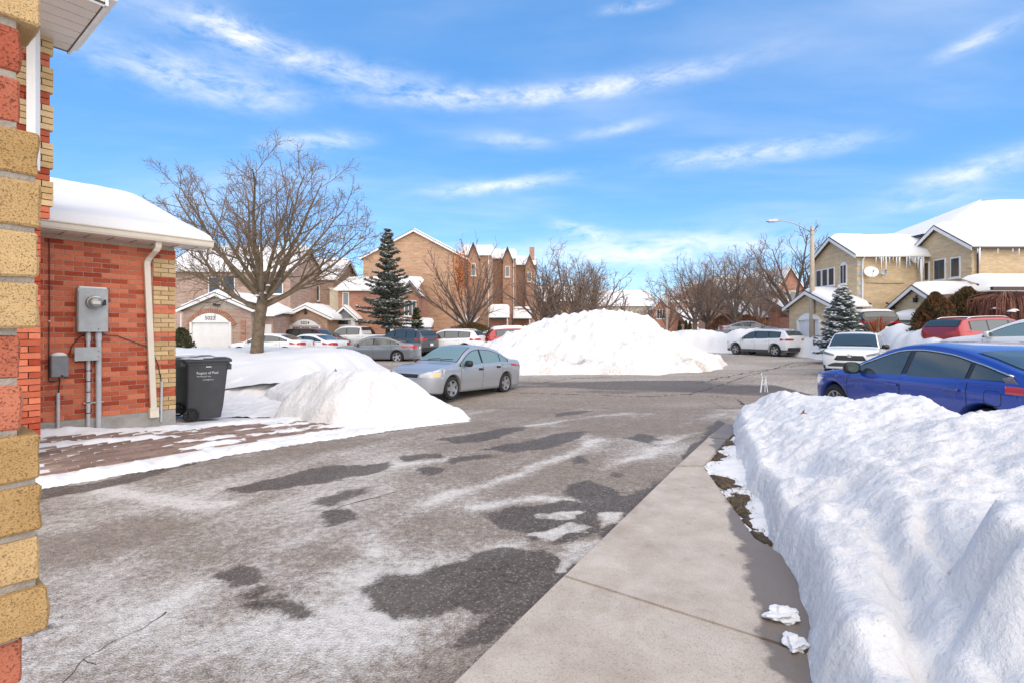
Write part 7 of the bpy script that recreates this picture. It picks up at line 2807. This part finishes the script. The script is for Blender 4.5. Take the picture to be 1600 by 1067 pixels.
rt, _ = bare_tree('bare_tree', 'brown bare tree left of the tall street lamp', (pR.x, pR.y, .8), 2.2, .30,
                  [dict(MAPLE[0], rmin=.03), dict(MAPLE[1], rmin=.02, n=(7, 9)), dict(MAPLE[2], rmin=.013, n=(5, 7)), dict(MAPLE[3], rmin=.010, n=(3, 4))], 61, bark=M_bark_d, twig=M_twig_d,
                  limbs=[(.8, 178, 58, 5.6, .16), (.9, 200, 52, 5.4, .13), (1, 165, 34, 5.6, .14), (1, 20, 20, 5.8, .16), (1, 90, 25, 5.6, .13), (1, 270, 22, 5.8, .14), (1, 0, 42, 5.0, .12), (.95, 120, 45, 5, .11), (.97, 310, 45, 5, .11)])
pS = P(140, 300, 40)
bare_tree('bare_tree', 'bare treetop showing above the snowy garage roof', (pS.x, 40, 0), 8.5, .2, FARL, 71, bark=M_bark_d, twig=M_twig_d, limbs=fan(9, 8, 60, 4.2, .09, 71))


# ---------------------------------------------------------------- conifers
def spruce(name, label, pos, H, R, needles, seed, bare=.12, dens=1.0, snow=.25, irregular=.25, group=None):
    rnd = random.Random(seed)
    o = empty(name, pos, 0, label, 'spruce', group)
    MB().tube([(0, 0, -.3), (0, 0, H * .5), (0, 0, H * .98)], [H * .018 + .03, H * .012 + .02, .01], 8).build('trunk', M_bark_d, o, smooth=True, uv=False)
    nd, sn, bz = MB(), MB(), MB()
    z = H * bare
    while z < H * .97:
        f = (z - H * bare) / (H * (1 - bare))
        rad = R * (1 - f) ** .85 + .06
        k = max(5, int(9 * (1 - f * .5)))
        a0 = rnd.uniform(0, 6.28)
        for j in range(k):
            a = a0 + j * 2 * pi / k + rnd.uniform(-.25, .25)
            L = rad * rnd.uniform(1 - irregular * 1.6, 1 + irregular * .5)
            droop = -.28 + .5 * f + rnd.uniform(-.16, .16)
            d = Vector((cos(a), sin(a), 0))
            pts = [Vector((0, 0, z)) + d * L * t + Vector((0, 0, droop * L * t + .22 * L * t * t)) for t in (0, .35, .7, 1)]
            bz.tube(pts, [.022, .016, .01, .004], 3, cap=False)
            sd_ = Vector((-d.y, d.x, 0))
            ns = int((16 + 34 * L) * dens)
            for s in range(ns):
                t = rnd.uniform(.12, 1.02)
                i = min(2, int(t * 2.99))
                b = pts[0] + d * L * t + Vector((0, 0, droop * L * t + .22 * L * t * t))
                wd_ = .32 * L * (1 - abs(t - .45)) + .05
                b = b + sd_ * rnd.uniform(-wd_, wd_) + Vector((0, 0, rnd.uniform(-.07, .03)))
                ln = rnd.uniform(.07, .15) * (1 + H * .03)
                dd = (d * rnd.uniform(.2, 1) + sd_ * rnd.uniform(-.8, .8) + Vector((0, 0, rnd.uniform(-.5, .25)))).normalized() * ln
                ww = dd.cross(Vector((rnd.gauss(0, 1), rnd.gauss(0, 1), rnd.gauss(0, 1)))).normalized() * ln * .30
                if rnd.random() < snow * .35:
                    b = b + Vector((0, 0, .05))
                    u1, u2 = d * ln * .9, sd_ * ln * .7
                    sn.add([b - u1, b + u2 * .9, b + u1, b - u2, b + Vector((0, 0, .045))], [(0, 4, 3), (3, 4, 2), (2, 4, 1), (1, 4, 0)])
                else:
                    nd.add([b - dd * .5 - ww, b - dd * .5 + ww, b + dd], [(0, 1, 2)])
        z += rnd.uniform(.10, .26) * (.5 + H * .06)
    br = bz.build('branches', M_bark_d, o, uv=False)
    tag(nd.build('needles', needles, br, uv=False), kind='stuff')
    if sn.v:
        tag(sn.build('branch_snow', M_snow_roof, br, uv=False, smooth=True), kind='stuff')
    return o


p = at(606, 34.6)
spruce('spruce_tree', 'tall grey-green spruce in front of the tall brick gable', (p[0], p[1], -.1), EYE + (516 - 352) / F * 34.6 + .1, 1.75, M_needles, 3, bare=.24, dens=2.6, snow=.14, irregular=.75)
p = at(651, 36.5)
spruce('small_spruce', 'small dark evergreen beside the white door', (p[0], p[1], -.1), 3.4, .85, M_evergreen, 4, bare=.05, dens=1.6, snow=.03)
p = at(1316, 26.0)
spruce('blue_spruce', 'blue-grey snowy spruce beside the tall street lamp', (p[0], p[1], .5), EYE + (516 - 446) / F * 26.0 - .5, 1.22, M_needles_b, 5, bare=.06, dens=2.4, snow=.55, irregular=.15)
p = at(868, 50)
spruce('snowy_spruce', 'dark snowy spruce behind the clump of bare trees', (p[0], p[1], 0), 4.6, 1.8, M_needles, 6, bare=.05, dens=1.5, snow=.4)
for px, lab in ((1062, 'leftmost tiny dark cypress before the far garage'), (1072, 'second tiny dark cypress before the far garage'), (1078, 'rightmost tiny dark cypress before the far garage')):
    p = at(px, 78)
    spruce('cypress', lab, (p[0], p[1], 0), 3.2, .55, M_evergreen, px, bare=.02, dens=.8, snow=0, group='tiny cypresses before the far garage')


def shrub(name, label, pos, prof, m, n, seed, leaf=.07, stem=None, cat='shrub', group=None):
    """dense shrub: leaf sprays over and inside the solid of revolution prof [(z, r)]"""
    rnd = random.Random(seed)
    o = empty(name, pos, 0, label, cat, group)
    H = prof[-1][0]
    rf = interp(prof)
    MB().tube([(0, 0, -.2), (0, 0, H * .8)], [.08, .03], 6).build('trunk', M_bark_d, o, uv=False)
    lm = MB()
    for k in range(n):
        z = H * rnd.random() ** .85
        a = rnd.uniform(0, 2 * pi)
        lump = 1 + .16 * sin(a * 3 + z * 4 + seed) + .12 * sin(a * 7 + z * 9) + .08 * sin(a * 13 - z * 14)
        r = max(.02, rf(z)) * lump * rnd.uniform(.62, 1.06)
        c_ = Vector((cos(a) * r, sin(a) * r, z))
        up = (Vector((cos(a) * .5, sin(a) * .5, 1)) + Vector((rnd.gauss(0, .4), rnd.gauss(0, .4), rnd.gauss(0, .3)))).normalized() * leaf * rnd.uniform(.7, 1.6)
        w = up.cross(Vector((rnd.gauss(0, 1), rnd.gauss(0, 1), rnd.gauss(0, 1)))).normalized() * leaf * .45
        lm.add([c_ - w, c_ + w, c_ + up], [(0, 1, 2)])
    tag(lm.build('crown', m, o, uv=False), kind='stuff')
    if stem:
        sm = MB()
        for k in range(stem):
            a = rnd.uniform(0, 2 * pi)
            z = H * rnd.uniform(.15, .9)
            r = rf(z)
            pts = [Vector((0, 0, z * .3)), Vector((cos(a) * r * .6, sin(a) * r * .6, z * .8)), Vector((cos(a) * r * 1.08, sin(a) * r * 1.08, z * 1.02))]
            sm.tube(pts, [.03, .02, .008], 4, cap=False)
        sm.build('branches', M_bark, o, uv=False)
    return o


p = at(1461, 22.5)
shrub('cedar', 'russet brown conical cedar in front of the yellow garage', (p[0], p[1], .6), [(0, .62), (.5, .78), (1.2, .74), (1.9, .52), (2.35, .28), (2.62, .05)], M_cedar_b, 15000, 1, .085, cat='cedar')
p = at(1511, 23.0)
shrub('cedar', 'olive green ragged cedar right of the russet cedar', (p[0], p[1], .6), [(0, .5), (.6, .86), (1.3, .92), (1.9, .78), (2.5, .45), (2.9, .08)], M_cedar, 11000, 2, .09, stem=40, cat='cedar')
p = at(738, 37.2)
shrub('bush', 'dark russet round bush under the orange-leaved tree', (p[0], p[1], -.1), [(0, 1.2), (.8, 1.75), (1.5, 1.6), (2.0, .9), (2.2, .1)], M_cedar, 9000, 3, .10, cat='bush')
p = at(862, 52)
shrub('bush', 'olive bush left of the dark bare trees', (p[0], p[1], 0), [(0, 1.0), (1.0, 1.1), (2.0, .7), (2.6, .1)], M_cedar, 3000, 4, .14, cat='bush')
p = at(283, 30.5)
shrub('bush', 'dark bush with snow left of garage door', (p[0], p[1], 0), [(0, .5), (.6, .62), (1.3, .45), (1.7, .1)], M_evergreen, 2500, 5, .10, cat='bush')
p = at(1135, 58)
for k, (px, Y, w) in enumerate(((1133, 50, 1.5), (1168, 52, 2.0))):
    p = at(px, Y)
    shrub('hedge_bush', ('russet bush left of the far grey car', 'russet rounded bush before the brown brick garages')[k], (p[0], p[1], .6), [(0, w * .7), (.9, w), (1.8, w * .8), (2.5, .1)], mat('russet_twigs', (.22, .10, .05), .9, var=.5, vs=4), 4500, 8 + k, .13, cat='bush')
for px, Y, lab in ((562, 40.5, 'small green shrub behind the pickup cab'), (577, 40.8, 'small green shrub behind the pickup bed')):
    p = at(px, Y)
    shrub('shrub', lab, (p[0], p[1], .3), [(0, .35), (.5, .5), (1.1, .4), (1.5, .06)], M_evergreen, 1200, px, .10)
# weeping shrub at the right
p = at(1572, 22.0)
ws = empty('weeping_shrub', (p[0], p[1], .6), label='weeping reddish bare shrub at the right edge', cat='shrub')
rr = random.Random(15)
MB().tube([(0, 0, -.2), (0, 0, 1.4), (.05, 0, 2.2)], [.11, .09, .06], 8).build('trunk', M_bark_d, ws, uv=False)
wm_ = MB()
for k in range(1500):
    a = rr.uniform(0, 2 * pi)
    R_ = rr.uniform(.25, 1.55)
    z0_ = 2.15 + rr.uniform(-.2, .25)
    dr = rr.uniform(.4, 1.7)
    d = Vector((cos(a), sin(a), 0))
    pts = [Vector((0, 0, z0_)) + d * .1, Vector((0, 0, z0_ + .25)) + d * R_ * .5, Vector((0, 0, z0_ + .05)) + d * R_ * .9, Vector((0, 0, z0_ - dr)) + d * (R_ + rr.uniform(-.1, .15))]
    wm_.tube(pts, [.012, .010, .009, .006], 3, cap=False)
wm_.build('branches', mat('red_stems', (.24, .10, .07), .9, var=.4, vs=5), ws, uv=False)
sn_ = MB()
for k in range(6):
    sn_.lathe([(.001, .09), (.10, .07), (.17, 0)], 10, Matrix.Translation((rr.uniform(-1, 1), rr.uniform(-1.2, -.3), rr.uniform(1.6, 2.1))))
sn_.build('branch_snow', M_snow_roof, ws, smooth=True)
# red ornamental grass tuft beside the black suv
p = at(1371, 26.0)
og = empty('ornamental_grass', (p[0], p[1], 1.0), label='red and straw coloured grass tuft beside the black suv', cat='plant')
for nm, m_, n in (('red_stems', mat('red_leaf', (.45, .03, .03), .8), 60), ('straw_stems', mat('straw', (.40, .33, .16), .9), 90)):
    t = MB()
    for k in range(n):
        a = rr.uniform(0, 2 * pi)
        l = rr.uniform(.6, 1.35) if nm[0] == 's' else rr.uniform(.9, 1.4)
        s = rr.uniform(.1, .55)
        t.tube([(cos(a) * .05, sin(a) * .05, -.3), (cos(a) * s * .5, sin(a) * s * .5, l * .6), (cos(a) * s, sin(a) * s, l)], [.014, .016, .006], 3, cap=False)
    t.build(nm, m_, og, uv=False)

# small wire reindeer ornament standing on the bank
wr = P(1193, 608, 9.25)
wo = empty('wire_ornament', wr, .3, label='little white wire lawn ornament on top of the right snow bank', cat='ornament')
wm2 = mat('white_wire', (.70, .70, .68), .5)
for nm, pl in (('leg', [(-.07, 0, -.05), (-.03, 0, .20)]), ('leg', [(.05, .02, -.05), (.04, 0, .19)]), ('leg', [(-.02, .04, -.05), (-.02, 0, .19)]), ('leg', [(.075, -.02, -.05), (.05, 0, .19)]),
               ('frame', [(-.04, 0, .12), (-.03, 0, .22), (.05, 0, .23), (.06, 0, .14), (.0, 0, .09), (-.04, 0, .12)]), ('neck', [(-.03, 0, .22), (-.05, 0, .29), (-.03, 0, .31)])):
    MB().tube(pl, .008, 5).build(nm, wm2, wo, uv=False)
# dark scrap and litter of leaves frozen in the snow
for k, (px, py, Y, lab) in enumerate(((523, 598, 11.4, 'dark twig poking out of the left snow bank'), (1255, 681, 6.6, 'brown leaf lying on the right snow bank'))):
    q = P(px, py, Y)
    z_ = (left_bank if k == 0 else right_bank)(np.array([q.x]), np.array([q.y]))[0] + g1(q.x, q.y)
    o = MB().add([(-.05, 0, .01), (0, -.02, .03), (.06, .01, .02), (.01, .03, .05), (.02, 0, .09)], [(0, 1, 3), (1, 2, 3), (1, 4, 3), (3, 2, 1)]).build('dead_leaf', M_bark_d if k == 0 else mat('brown_leaf', (.28, .12, .05), .8))
    o.location = (q.x, q.y, z_)
    tag(o, lab, 'leaf')
